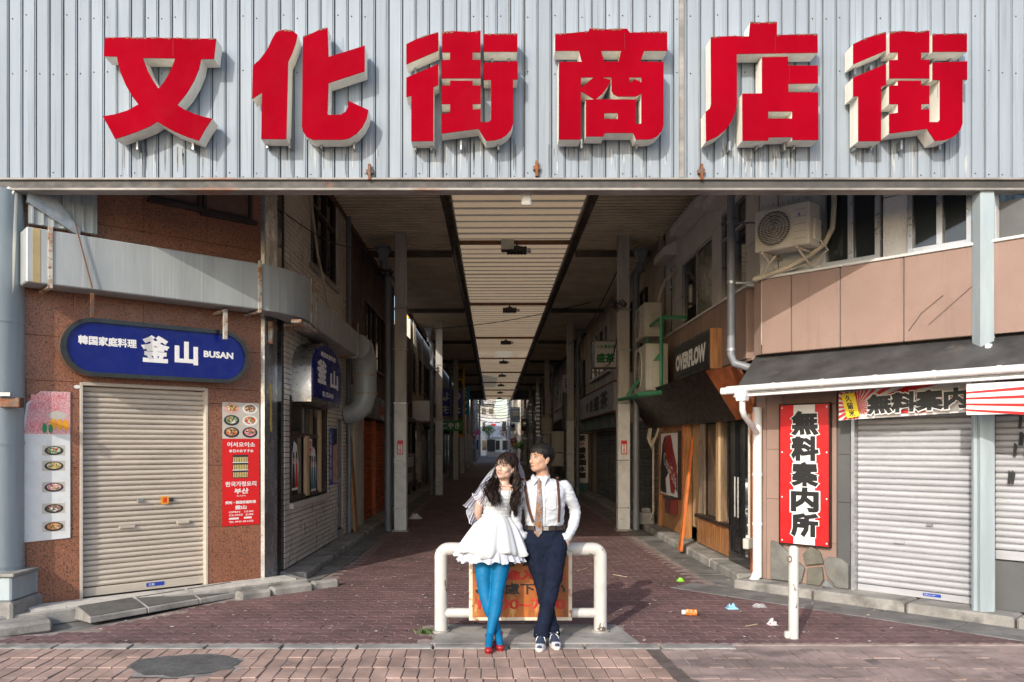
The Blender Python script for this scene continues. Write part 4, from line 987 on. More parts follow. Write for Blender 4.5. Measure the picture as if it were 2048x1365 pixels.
def farshop(side, a, b, h, m, lab, win=None, awn=None, door=True, k=0):
    fr = WL if side < 0 else WE
    sg = 1 if side < 0 else -1
    x0, x1 = sorted((sg * a, sg * b)); mid = (x0 + x1) / 2
    t = thing('arcade_shop', lab, 'building', fr, (mid, 0, 0))
    part('wall', MB().box(x0, x1, .15, 3, 0, h), m, t)
    L = x1 - x0
    if door == 'shutter': shutter(t, x0 + .4, x1 - .4, .08, 2.3, .08, m_slatd, 14)
    elif door:
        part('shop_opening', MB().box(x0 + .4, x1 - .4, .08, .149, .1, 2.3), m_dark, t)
        n = max(2, int(L / 1.4))
        for i in range(n): part('door', MB().box(x0 + .45 + i * (L - .9) / n, x0 + .38 + (i + 1) * (L - .9) / n, .03, .079, .12, 2.2), m_brownframe if (i + k) % 2 else m_glassd, t)
    if awn: part('awning', MB().hexa([(x0 + .3, -.45, 2.35), (x1 - .3, -.45, 2.35), (x1 - .3, .149, 2.35), (x0 + .3, .149, 2.35), (x0 + .3, -.45, 2.5), (x1 - .3, -.45, 2.5), (x1 - .3, .149, 2.85), (x0 + .3, .149, 2.85)]), awn, t)
    if win:
        n = win; st = L / n
        for i in range(n): window(t, x0 + st * i + st * .2, x0 + st * (i + 1) - st * .2, 3.4, 4.6, .12, m_alu if k % 2 else m_brownframe, m_glassd, mull=1)
    return t
farshop(-1, 25.6, 33, 5.6, m_beigewall, 'beige plaster shop beyond the second left column', 2, m_white, True, 0)
farshop(-1, 33.1, 41, 5.6, m_dwall, 'dark brown shop on the left halfway down the arcade', 2, None, True, 1)
farshop(-1, 41.1, 52, 5.6, m_greywall, 'grey stained shop on the left deep in the arcade', 3, m_blackmetal, True, 0)
farshop(-1, 52.1, 70, 5.6, m_dwall, 'long dark shop row at the far left end of the arcade', 4, None, True, 1)
# projecting signs deep on the left
def psign(fr, s, y0, y1, z0, z1, m, txt, mt, lab, name='projecting_sign', vert=False, d=.14):
    t = thing(name, lab, 'sign', fr, (s, (y0 + y1) / 2, z0))
    sg = 1 if fr is WL else -1
    part('sign_case', MB().box(s - d / 2, s + d / 2, y0, y1, z0, z1), m, t, bevel=.01)
    # text faces the gate: plane x = s -/+ d/2
    mb = MB(); W_ = y1 - y0
    if not txt: pass
    elif vert: column_text(mb, txt, W_ * .15, W_ * .85, z0 + .08, z1 - .08, 0, .04)
    else:
        ls = txt.split('|'); n = len(ls); hh = (z1 - z0) / n
        for i, l_ in enumerate(ls): word(mb, l_, W_ * .1, W_ * .9, z1 - (i + 1) * hh + hh * .18, z1 - i * hh - hh * .18, 0, .03)
    # rotate so the text plane faces -Y world
    if fr is WL: mb.v = [(s - d / 2 - .002 + y, y1 - x, z) for x, y, z in mb.v]
    else: mb.v = [(s + d / 2 + .002 - y, y0 + x, z) for x, y, z in mb.v]
    if txt: part('lettering', mb, mt, t)
    part('arm', MB().box(s - .02, s + .02, min(y1, .1), .14, z0 + .1, z0 + .14), m_blackmetal, t); part('arm', MB().box(s - .02, s + .02, min(y1, .1), .14, z1 - .14, z1 - .1), m_blackmetal, t)
    return t
psign(WL, 24.6, -.55, -.02, 2.35, 2.95, m_white, '', m_greywall, 'blank white box sign beyond the plum house')
psign(WL, 31.5, -1.3, -.1, 2.15, 2.55, m_greenp, 'たこやき', m_wprint, 'green projecting sign deep on the left side')
psign(WL, 36.5, -1.1, -.1, 2.9, 4.1, m_bluep, 'より|ちょ', m_wprint, 'small navy blue sign on the left under the yellow one')
psign(WL, 39, -1.1, -.6, 2.0, 6.0 - .6, m_yellow, '焼鳥横丁酒場', m_black, 'tall yellow vertical sign deep on the left', vert=True)
psign(WL, 45, -1.15, -.45, 3.3, 4.9, mat('sky_blue_sign', (.03, .32, .62), .4), 'スナック', m_wprint, 'bright light blue vertical sign at the far left', vert=True)

# crane arm & white house seen through the gap above the plum house
t = thing('white_house', 'sunlit white house glimpsed above the plum house roof', 'building', GL, (-5.5, 38, 0))
part('wall', MB().box(-12, -5.0, 36, 44, 0, 12), m_white, t)
window(t, -7.5, -6.2, 6.2, 7.6, 35.99, m_alu, m_glassd)
mb = MB(); mb.tube([P(815, 636, 30), P(836, 627, 30)], .07, 8); mb.tube([P(808, 632, 30), P(836, 632, 30)], .04, 6)
solo('yellow_pipe', 'yellow guard pipe glimpsed in the gap above the plum house', 'pipe', GL, mb, m_yellow, tuple(P(820, 634, 30)))
# weeds and plastic bag
def grass(name, lab, x, y, n, hgt, m, spread=.12, seed=1):
    rr = random.Random(seed); mb = MB()
    for i in range(n):
        a = rr.uniform(0, 6.28); r = rr.uniform(0, spread); px, py = x + r * math.cos(a), y + r * math.sin(a) * .6
        h_ = hgt * rr.uniform(.5, 1); b = rr.uniform(0, 6.28); l_ = rr.uniform(.3, 1) * h_; w_ = .006
        mb.add([(px - w_, py, 0), (px + w_, py, 0), (px + math.cos(b) * l_ * .5 + w_ * .7, py + math.sin(b) * l_ * .5, h_ * .7), (px + math.cos(b) * l_, py + math.sin(b) * l_, h_ * .8)], [(0, 1, 2), (0, 2, 3)])
    return solo(name, lab, 'plant', GL, mb, m, (x, y, 0))
m_weed = mat('green_weed', (.05, .085, .02), .6, var=.4, vs=40)
x, y = G(690, 1082, .0); grass('weed_tuft', 'small green weed tuft at the foot of the grey door', x, y, 160, .09, m_weed, .14, 2)
x, y = G(855, 1268); grass('weed_tuft', 'sparse green weeds at the foot of the left barrier post', x - .02, y + .02, 60, .05, m_weed, .09, 5)
m_pink = mat('pink_beige_stucco_panel', (.265, .18, .15), .85, var=.08, vs=1.5, rnd=.03, spots=[((.24, .16, .13), 60, (1, 1, 1), .56, .64, .5), ((.17, .115, .095), 1.5, (5, 5, .4), .55, .75, .6), ((.34, .26, .22), 2.0, (9, 9, .3), .62, .76, .4)], bump=.5, bs=200)
m_stucco = mat('rough_white_stucco', (.56, .56, .55), .9, var=.08, vs=2, spots=[((.38, .38, .37), 45, (1, 1, 1), .56, .64, .5), ((.4, .39, .37), 1.5, (3, 3, .5), .6, .8, .5)], bump=.9, bs=110)
m_trimw = mat('white_window_trim', (.58, .575, .565), .7, var=.08, vs=3, spots=[((.3, .29, .28), 3, (3, 3, .6), .6, .8, .5)])
m_slate = mat('black_awning_sheet', (.05, .05, .052), .6, var=.35, vs=3, spots=[((.12, .10, .085), 4, (1, 1, 1), .62, .72, .6)], bump=.4, bs=30)
m_stone = [mat('crazy_paving_stone_%s' % n, c, .85, var=.25, vs=5, spots=[((.22, .18, .12), 6, (1, 1, 1), .58, .7, .5)], bump=.8, bs=40) for n, c in (('grey', (.15, .15, .14)), ('olive', (.125, .12, .10)), ('blue', (.17, .18, .19)))]
m_darkpanel = mat('dark_grey_wall_panel', (.085, .088, .092), .6, var=.1, vs=2)
m_greensteel = mat('green_painted_steel', (.07, .30, .17), .5, .05, var=.12, vs=5, spots=[(RUST, 8, (1, 1, 1), .66, .76, .6)])
m_orangewood = mat('bright_orange_lacquered_wood', (.48, .12, .02), .35, var=.2, vs=4, stretch=(8, 8, .5), coat=.4)
m_keg = mat('steel_keg', (.5, .5, .5), .25, .9, var=.15)
m_clear = mat('clear_plastic', (.7, .72, .74), .15, var=0, trans=.6)
# ------------------------------------------------------------------ pink corner building
K = thing('corner_building', 'pink beige and white stucco corner building with a black awning and corner downpipe', 'building', WR, (1.2, 0, 0))
mb = MB(); mb.box(.0, 1.0, .03, 4, 0, 2.62); mb.box(1.0, 1.1, .12, 4, 0, 2.2); mb.box(1.0, 2.3, .12, 4, 2.1, 2.62); mb.box(1.1, 2.3, .2, 4, 0, 2.1); mb.box(2.26, 3.6, .1, 4, 0, 2.62); mb.box(.10, 2.38, .1, 4, 2.62, 6.6); mb.box(2.381, 3.6, .1, 4, 2.62, 3.84)
part('wall', mb, m_darkpanel, K)
slabs(K, [(.14, .33, .10, 1.0), (.14, .33, 1.0, 1.55), (.14, .33, 1.55, 2.15), (.14, .33, 2.15, 2.62), (.33, .92, 2.03, 2.62), (.33, .92, .10, .56), (0.03, .14, .1, 2.62), (.86, .92, .56, 2.03), (.33, .86, .56, 2.03)], m_pink, 0, .03, name='panel')
slabs(K, [(.93, 1.06, .10, 1.0), (.93, 1.06, 1.0, 1.5), (.93, 1.06, 1.5, 2.15), (.93, 1.06, 2.15, 2.62)], m_darkpanel, .01, .12, name='panel')
# crazy paving stones
st = [([(.20, .10), (.56, .10), (.60, .27), (.45, .40), (.30, .52), (.20, .55)], 0), ([(.57, .42), (.66, .53), (.76, .46), (.80, .34), (.60, .30)], 1),
      ([(.61, .10), (.76, .10), (.80, .17), (.78, .31), (.62, .28)], 1), ([(.79, .36), (.84, .43), (.98, .42), (1.06, .36), (1.06, .10), (.93, .10), (.83, .22)], 0), ([(.78, .10), (.91, .10), (.82, .19)], 2)]
for pl_, k in st:
    cx = sum(p[0] for p in pl_) / len(pl_); cz = sum(p[1] for p in pl_) / len(pl_)
    part('stone', MB().poly([[(cx + (p[0] - cx) * .96, cz + (p[1] - cz) * .96) for p in pl_]], -.04, .02), m_stone[k], K, bevel=.008)
# pink band of panels on both fronts, jettied
zb0, zb1 = 2.60, 3.42
xs = [.16, .50, 1.02, 1.63, 2.25]
for a, b in zip(xs, xs[1:]): part('band_panel', MB().box(a + .005, b - .005, -.15, .1, zb0, zb1), m_pink, K, bevel=.006)
part('band_panel', MB().hexa([(.02, -.05, zb0), (.155, -.15, zb0), (.155, .1, zb0), (.06, .1, zb0), (.02, -.05, zb1), (.155, -.15, zb1), (.155, .1, zb1), (.06, .1, zb1)]), m_pink, K)
part('band_panel', MB().box(2.26, 3.6, -.15, .1, zb0, zb1), m_pink, K)
part('ledge', MB().box(.06, 3.6, -.17, .1, zb1 + .002, zb1 + .03), m_stucco, K, bevel=.004)
part('band_joint', MB().box(.17, 3.6, -.138, .09, zb0 + .01, zb1 - .01), m_joint, K)
slabs(K, [(.06, .28, 3.45, 4.1), (.06, .28, 4.1, 6.6), (.28, .77, 3.45, 3.82), (.28, .77, 3.82, 6.6), (.77, 1.38, 4.85, 6.6), (1.38, 1.62, 3.45, 4.08), (1.38, 1.62, 4.08, 6.6), (1.62, 2.2, 4.85, 6.6), (2.2, 2.38, 3.45, 6.6)], m_stucco, -.0, .1, .012, name='stucco_panel')
window(K, .78, 1.37, 3.47, 4.84, .0, m_alu, m_glassd, mull=1, fr=.045, sill=False); window(K, 1.63, 2.19, 3.47, 4.84, .0, m_alu, m_glassd, mull=1, fr=.045, sill=False)
# black awning, gutter, white fascia
part('awning_sheet', MB().hexa([(.14, -.62, 2.20), (3.5, -.62, 2.24), (3.5, .02, 2.60), (.02, .02, 2.585), (.14, -.62, 2.23), (3.5, -.62, 2.27), (3.5, .0, 2.64), (.02, .0, 2.615)]), m_slate, K)
gt = part('gutter', MB().tube([(.04, -.67, 2.19), (3.5, -.67, 2.245)], .034, 12).tube([(.10, -.63, 2.12), (3.5, -.63, 2.18)], .016, 8), m_pipew, K, smooth=45)
for i in range(6): x = .55 + i * .5; part('gutter_clip', MB().tube([(x, -.67, 2.19 + x * .0165), (x + .03, -.67, 2.19 + x * .0165)], .038, 12), m_pipew, gt)
part('fascia_board', MB().hexa([(.15, -.61, 2.13), (3.5, -.61, 2.19), (3.5, -.58, 2.19), (.15, -.58, 2.13), (.15, -.61, 2.20), (3.5, -.61, 2.25), (3.5, -.58, 2.25), (.15, -.58, 2.20)]), m_pipew, K)
mb = MB(); mb.hexa([(.16, -.70, 2.06), (.26, -.70, 2.06), (.26, -.615, 2.06), (.16, -.615, 2.06), (.13, -.72, 2.22), (.29, -.72, 2.22), (.29, -.60, 2.22), (.13, -.60, 2.22)])
part('gutter_outlet', mb, m_pipew, gt, bevel=.006)
part('gutter_end', MB().box(-.03, .128, -.70, -.63, 2.14, 2.21), m_pipew, gt, bevel=.01)
t = thing('white_downpipe', 'thick white downpipe standing at the corner beside the orange door frame', 'pipe', WR, (.07, -.07, .06))
mb = MB(); mb.tube([(.07, -.07, .12), (.07, -.07, 2.02)], .05, 16); mb.tube([(.02, -.12, .045), (.05, -.09, .10), (.07, -.07, .17)], .05, 14); part('pipe', mb, m_pipew, t, smooth=40)
mb = MB(); mb.tube([(.21, -.655, 2.07), (.21, -.655, 1.97), (.20, -.60, 1.91), (.12, -.26, 1.79), (.09, -.13, 1.74)], .032, 12); part('elbow', mb, m_pipew, t, smooth=45)
mb = MB()
for z in (.70, 1.25): part('pipe_clip', MB().tube([(.07, -.07, z), (.07, -.07, z + .035)], .055, 16).box(.06, .08, -.06, .03, z + .01, z + .03), m_pipew, t)
t = thing('utility_box', 'small cream utility box low beside the corner downpipe', 'box', WR, (-.06, -.02, .42)); part('body', MB().box(-.10, -.03, -.09, .02, .42, .54), m_acl, t, bevel=.008); part('conduit', MB().tube([(-.05, -.03, .54), (-.05, -.03, 1.95)], .014, 8), m_acl, t)
# shutters
sw = shutter(K, 1.115, 2.19, .10, 2.05, .06, m_slatw, 31, bottom=.07)
mb = MB(); mb.box(1.075, 1.112, -.02, .14, .10, 2.0); mb.box(2.19, 2.235, -.02, .14, .10, 2.1); part('shutter_rail', mb, m_alu, sw, bevel=.003)
blob(sw, 1.80, .82, .06, .022, .05, m_galv, 'latch'); blob(sw, 1.52, .63, .10, .025, .05, m_slatw, 'handle')
q = part('maker_plate', rect(MB(), 1.74, 1.90, .125, .155, .048), m_bluep, sw); part('lettering', word(MB(), '三和シャッター', 1.75, 1.86, .131, .149, .0475, .0), m_wprint, q)
t = thing('narrow_shutter', 'narrow pale shutter scrawled with black ink marks beyond the right gate column', 'shutter', WR, (2.6, 0, .1))
sx = shutter(t, 2.36, 3.2, .55, 2.05, .04, m_slatw, 24)
part('lower_wall', MB().box(2.3, 3.4, -.02, .09, .1, .54), m_darkpanel, t)
mb = MB(); random.seed(21)
for i in range(14):
    x = 2.45 + random.random() * .22; z = random.choice([1.5, 1.6, 1.75, 1.85, 1.9, 1.25, 1.3])
    part('ink_mark', MB().poly([[(x, z), (x + .02, z - .01), (x + .035, z + .09), (x + .01, z + .12)]], .012, .02), m_black, t)
# signs
t = thing('information_sign', 'tall red board with black 無料案内所 characters on a white centre stripe', 'sign', WR, (.6, -.05, .53))
part('board', MB().box(.33, .86, -.05, -.005, .53, 2.03), m_rprint, t)
part('frame', MB().box(.315, .329, -.055, -.0, .515, 2.045).box(.861, .875, -.055, -.0, .515, 2.045).box(.329, .861, -.055, 0, .515, .529).box(.329, .861, -.055, 0, 2.031, 2.045), m_wooddk, t)
part('white_stripe', rect(MB(), .48, .715, .531, 2.029, -.0515), m_wprint, t)
part('letter_outline', column_text(MB(), '無料案内所', .455, .755, .60, 1.97, -.0525, .085, .06, grow=.018), m_wprint, t)
part('lettering', column_text(MB(), '無料案内所', .455, .755, .60, 1.97, -.0545, .055, .06, grow=.004), m_black, t)
mb = MB()
for z in (.56, 1.03, 1.52, 2.0):
    for x in (.35, .84): disc(mb, x, z, .009, .009, -.052, 8)
part('screws', mb, m_white, t, kind='stuff')
BN = -.25
t = thing('banner', 'white and red sunray banner with 無料案内 lettering hung over the right shutter', 'banner', WR, (1.6, BN, 1.85))
zz = lambda x, k: (1.845 + (x - 1.0) * .045 if k == 0 else 2.135 + (x - 1.0) * .040)
BX0, BX1 = 1.05, 2.28
mb = MB(); vs = []; n = 20
for i in range(n + 1):
    x = BX0 + (BX1 - BX0) * i / n; yy = BN + .012 * math.sin(i * .9) + .06 * (i / n)
    vs += [(x, yy, zz(x, 0)), (x, yy, zz(x, 1))]
mb.add(vs, [(2 * i, 2 * i + 2, 2 * i + 3, 2 * i + 1) for i in range(n)]); part('cloth', mb, m_wprint, t)
cxr, czr = 1.24, 1.99
mb = MB()
def clipray(a0, a1):
    out = []
    for a in (a0, (a0 + a1) / 2, a1):
        dx, dz = math.cos(a), math.sin(a); r = 9
        if dx > 0: r = min(r, (BX1 - .01 - cxr) / dx)
        if dx < 0: r = min(r, (BX0 + .005 - cxr) / dx)
        for _ in range(3):
            if dz > 0: r = min(r, (zz(cxr + dx * r, 1) - .004 - czr) / dz)
            if dz < 0: r = min(r, (zz(cxr + dx * r, 0) + .004 - czr) / dz)
        out.append((cxr + dx * r, czr + dz * r))
    return [(cxr, czr)] + out
def yb(x): f = (x - BX0) / (BX1 - BX0); return BN + .012 * math.sin(f * 20 * .9) + .06 * f
for k in range(26):
    a = 2 * math.pi * k / 26; pr = clipray(a, a + .12)
    mb.add([(p[0], yb(p[0]) - .016, p[1]) for p in pr], [(0, 1, 2, 3)])
part('red_rays', mb, m_rprint, t)
mb = MB(); mb.add([(1.08, BN - .02, 2.105), (1.21, BN - .02, 2.125), (1.265, BN - .02, 1.885), (1.14, BN - .02, 1.865)], [(3, 2, 1, 0)]); yl = part('yellow_label', mb, mat('yellow_print', (.80, .62, .02), .5, var=0), t)
mb = MB(); column_text(mb, '久留米', 1.14, 1.20, 1.88, 2.10, BN - .022, .03); mb.v = [(x - (z - 1.99) * .25 + .0, y, z) for x, y, z in mb.v]; part('lettering', mb, m_black, yl)
mb = MB(); word(mb, '無料案内', 1.34, 2.22, 1.905, 2.105, BN - .022, .09, grow=.012); mb.v = [(x, y + .05 * (x - 1.0) - .042, z + .045 * (x - 1.6)) for x, y, z in mb.v]; part('letter_outline', mb, m_wprint, t)
mb = MB(); word(mb, '無料案内', 1.34, 2.22, 1.905, 2.105, BN - .026, .055); mb.v = [(x, y + .05 * (x - 1.0) - .042, z + .045 * (x - 1.6)) for x, y, z in mb.v]; part('lettering', mb, m_black, t)
t = thing('banner', 'second white banner with red rays continuing past the blue grey gate column', 'banner', WR, (2.5, -.6, 1.9)); part('cloth', MB().box(2.3, 3.4, -.60, -.58, 1.86, 2.13), m_wprint, t)
for k_ in range(4): part('red_ray', MB().poly([[(2.3, 2.06 - k_ * .05), (3.38, 2.12 - k_ * .10), (3.38, 2.08 - k_ * .10), (2.3, 2.045 - k_ * .05)]], -.606, -.6005), m_rprint, t)
# big AC on the front
def ac_unit(name, lab, fr, s0, s1, h0, h1, y, d, m, fan=True, brackets=True, group=None, logo=False):
    t = thing(name, lab, 'air conditioner', fr, ((s0 + s1) / 2, y, h0), group=group)
    part('casing', MB().box(s0, s1, y, y + d, h0, h1), m, t, bevel=.012)
    H_ = h1 - h0; r = H_ * .42; cx = s0 + r * 1.22; cz = (h0 + h1) / 2
    if fan:
        n = 28; mb = MB(); mb.poly([[(cx + r * 1.06 * math.cos(2 * math.pi * i / n), cz + r * 1.06 * math.sin(2 * math.pi * i / n)) for i in range(n)], [(cx + r * math.cos(2 * math.pi * i / n), cz + r * math.sin(2 * math.pi * i / n)) for i in range(n)]], y - .018, y)
        part('fan_ring', mb, m, t)
        f = part('fan_recess', disc(MB(), cx, cz, r, r, y - .002, 28), m_dark, t)
        mb = MB()
        for k in range(3):
            a = k * 2.094; mb.add([(cx, y - .004, cz), (cx + r * .9 * math.cos(a), y - .004, cz + r * .9 * math.sin(a)), (cx + r * .9 * math.cos(a + 1), y - .008, cz + r * .9 * math.sin(a + 1))], [(0, 1, 2)])
        part('fan_blades', mb, m_darkpanel, f)
        mb = MB(); wv_ = .0022
        for k in range(-10, 11):
            q_ = k / 10.5 * r; c_ = math.sqrt(max(0, r * r - q_ * q_))
            mb.box(cx - c_, cx + c_, y - .016, y - .013, cz + q_ - wv_, cz + q_ + wv_)
        for k in range(1, 5):
            rr = r * k / 5
            mb.poly([[(cx + (rr + wv_) * math.cos(2 * math.pi * i / 20), cz + (rr + wv_) * math.sin(2 * math.pi * i / 20)) for i in range(20)], [(cx + (rr - wv_) * math.cos(2 * math.pi * i / 20), cz + (rr - wv_) * math.sin(2 * math.pi * i / 20)) for i in range(20)]], y - .018, y - .014)
        part('fan_grille', mb, m, t)
        mb = MB()
        for k in range(5): mb.box(cx + r * 1.15, s1 - .03, y - .0015, y - .0003, h0 + H_ * (.15 + k * .17), h0 + H_ * (.15 + k * .17) + .003)
        part('casing_lines', mb, m_joint, t)
    part('side_cover', MB().box(s1 - .001, s1 + .03, y + d * .3, y + d * .85, h0 + .05, h0 + H_ * .62), m, t, bevel=.005)
    if brackets:
        for x in (s0 + .10, s1 - .12): part('bracket', MB().tube([(x, y - .02, h0 - .02), (x, 0, h0 - .02)], .018, 4).tube([(x, y + .02, h0 - .04), (x, -.01, h0 - .22)], .014, 4), m_hoseb, t)
    return t
t = ac_unit('air_conditioner', 'large beige air conditioner with round fan grille under the header, bird spikes on top', WR, .22, .82, 3.66, 4.10, -.42, .26, m_acb)
mb = MB(); word(mb, 'S', .70, .73, 3.96, 3.99, -.4215, .03); part('logo', mb, m_bluep, t)
mb = MB()
for k in range(30): x = .25 + k * .019; a = random.uniform(-.02, .02); mb.tube([(x, -.35, 4.10), (x + a, -.35 + random.uniform(-.03, .03), 4.17)], .0016, 4)
part('bird_spikes', mb, m_blackmetal, t, kind='stuff')
t = thing('air_conditioner_hose', 'taped refrigerant hose looping below the large air conditioner', 'hose', WR, (.9, -.1, 3.5))
mb = MB(); mb.tube([(.93, -.08, 5.2), (.93, -.08, 4.1), (.92, -.10, 3.85), (.86, -.14, 3.7), (.70, -.13, 3.6), (.45, -.16, 3.50), (.12, -.22, 3.42)], .028, 8); part('hose', mb, m_hoseb, t, smooth=50)
mb = MB(); mb.tube([(.84, -.2, 3.72), (.90, -.15, 3.62), (.74, -.13, 3.53), (.4, -.16, 3.46)], .008, 6); mb.tube([(.40, -.30, 3.62), (.28, -.27, 3.52), (.20, -.22, 3.45)], .014, 6); mb.tube([(.17, -.16, 3.42), (.17, -.165, 2.7)], .006, 5); part('thin_cable', mb, m_hoseb, t)
mb = MB(); mb.tube([(1.98, -.16, 3.0), (1.80, -.17, 2.86), (1.68, -.16, 2.70)], .0022, 4); mb.tube([(2.22, -.16, 3.05), (1.86, -.17, 2.74)], .002, 4)
solo('loose_wires', 'two thin black wires drooping across the pink panels', 'cable', WR, mb, m_cable, (1.6, -.16, 2.7))

# grey downpipe at the corner
t = thing('corner_downpipe', 'tall blue grey downpipe on the corner between the two stucco fronts', 'pipe', GL, (2.98, 9.2, 2.7))
pc = P(1462, 650, 9.05)
mb = MB(); mb.tube([(pc.x, 9.05, 6), (pc.x, 9.05, 2.62), (pc.x + .03, 9.03, 2.52), (pc.x + .25, 8.95, 2.44)], .045, 12); part('pipe', mb, m_pipe, t, smooth=45)
mb = MB()
for z in (4.1, 3.42, 2.66):
    mb = MB().tube([(pc.x, 9.05, z), (pc.x, 9.05, z + .03)], .052, 12)
    if z > 3: mb.box(pc.x, pc.x + .3, 9.04, 9.06, z, z + .02)
    part('pipe_clip', mb, m_galv, t)

# ------------------------------------------------------------------ side of the corner building along the arcade (x = -depth)
E_ = thing('cafe_building', 'arcade side of the corner building with timber cafe front under a dark fascia', 'building', WE, (-12, 0, 0))
mb = MB()
mb.box(-14.9, -9.3, .6, 4, 0, 2.58); mb.box(-14.35, -9.3, .1, 4, 2.58, 6.4); mb.box(-14.9, -14.35, .1, 4, 2.58, 6.4)
part('wall', mb, m_darkpanel, E_)
wx = [(-14.15, -13.55), (-13.13, -11.27), (-10.85, -9.75)]
cuts = [-14.35, -14.15, -13.55, -13.13, -11.27, -10.85, -9.75, -9.3]
for i, (a, b) in enumerate(zip(cuts, cuts[1:])):
    if i % 2 == 0:
        for c, d in ((3.46, 4.0), (4.0, 4.6), (4.6, 5.4)): part('stucco_panel', MB().box(a + .004, b - .004, .0, .1, c + .004, d - .004), m_stucco, E_)
    else: part('stucco_panel', MB().box(a + .004, b - .004, .0, .1, 4.72 if i != 3 else 4.56, 5.4), m_stucco, E_)
window(E_, -14.15, -13.55, 3.46, 4.71, .05, m_trimw, m_glassd, mull=1, transom=4.35, sill=False)
ww = window(E_, -13.13, -11.27, 3.48, 4.55, .05, m_alu, m_glassd, mull=1, sill=False)
part('green_pane', MB().box(-12.17, -11.3, .02, .03, 3.52, 4.5), mat('dusty_green_glass', (.075, .09, .055), .2, var=.1, vs=2, spec=.6), ww)
window(E_, -10.85, -9.75, 3.46, 4.71, .05, m_alu, m_glassd, mull=1, transom=4.35, sill=False)
for a, b in ((-14.3, -13.45), (-13.0, -11.4), (-10.95, -9.7)):
    z = 4.8 if a < -13.2 or a > -11.2 else 4.98
    part('window_hood', MB().hexa([(a, -.22, z), (b, -.22, z), (b, 0, z), (a, 0, z), (a, -.22, z + .13), (b, -.22, z + .13), (b, 0, z + .26), (a, 0, z + .26)]), m_trimw, E_, bevel=.008)
for a, b in zip([-14.3, -13.3, -12.55, -11.9, -11.2, -10.5, -9.85], [-13.31, -12.56, -11.91, -11.21, -10.51, -9.86, -9.28]):
    part('band_panel', MB().box(a + .004, b - .004, -.15, .1, 2.60, 3.42), m_pink, E_, bevel=.006)
part('ledge', MB().box(-14.4, -9.2, -.17, .1, 3.422, 3.45), m_stucco, E_)
part('soffit', MB().box(-14.35, -9.15, -.13, .6, 2.57, 2.597), m_pink, E_)
# slanted dark timber fascia
part('fascia_board', MB().hexa([(-15.4, -.12, 1.93), (-9.75, -.12, 1.90), (-9.75, -.06, 1.90), (-15.4, -.06, 1.93), (-15.4, -.52, 2.52), (-9.75, -.50, 2.50), (-9.75, -.44, 2.52), (-15.4, -.46, 2.54)]), m_wooddk, E_)
part('fascia_return', MB().hexa([(-9.745, -.12, 1.90), (-9.25, -.02, 1.95), (-9.25, .04, 1.95), (-9.745, -.06, 1.90), (-9.745, -.50, 2.50), (-9.25, -.30, 2.52), (-9.25, -.24, 2.52), (-9.745, -.44, 2.52)]), mat('dark_orange_fascia_wood', (.16, .045, .015), .45, var=.3, vs=5), E_)
# cafe front timber
def vb(a, b, z0, z1, y, m, n, name='board'):
    for i in range(n):
        x0 = a + (b - a) * i / n; x1 = a + (b - a) * (i + 1) / n
        part(name, MB().box(x0 + .003, x1 - .003, y + random.uniform(-.003, .002), y + .03, z0, z1), m, E_)
vb(-14.75, -12.95, .12, 2.0, .02, m_wood, 16)
part('post', MB().box(-13.0, -12.85, -.03, .1, .1, 2.0), m_wood, E_); part('post', MB().box(-14.9, -14.75, -.03, .1, .1, 2.0), m_wood, E_)
vb(-12.8, -12.1, .3, 2.0, .1, m_woodl, 3); vb(-12.1, -11.1, .55, 1.9, .16, m_woodl, 4)
part('post', MB().box(-11.1, -10.98, -.0, .12, .55, 2.0), m_woodl, E_)
vb(-12.2, -10.45, .12, .5, .02, m_wood, 18); part('rail', MB().box(-12.25, -10.42, -.01, .12, .505, .55), m_wooddk, E_)
part('pane', MB().box(-12.1, -10.47, .03, .036, .56, 1.95), m_glass, E_)
part('lacquered_post', MB().box(-9.42, -9.35, -.06, .06, .05, 2.05), m_orangewood, E_, bevel=.005)
part('lacquered_post', MB().box(-12.92, -12.83, -.045, -.03, .1, 1.98), m_orangewood, E_)
gd = part('glass_door', MB().box(-10.42, -10.34, -.02, .04, .1, 1.97).box(-9.52, -9.44, -.02, .04, .1, 1.97).box(-10.34, -9.52, -.02, .04, .1, .24).box(-10.34, -9.52, -.02, .04, 1.9, 1.97).box(-9.98, -9.93, -.02, .04, .24, 1.9), m_blackgloss, E_)
part('pane', MB().box(-10.34, -9.98, .008, .012, .24, 1.9), m_glass, gd); part('pane', MB().box(-9.93, -9.52, .008, .012, .24, 1.9), m_glass, gd)
part('handle', MB().tube([(-10.02, -.06, .7), (-10.02, -.06, 1.2)], .012, 8), m_galv, gd); part('handle', MB().tube([(-9.89, -.06, .7), (-9.89, -.06, 1.2)], .012, 8), m_galv, gd)
q = part('interior_floor', MB().box(-12.1, -9.45, .1, .6, .08, .1), m_kerb, E_)
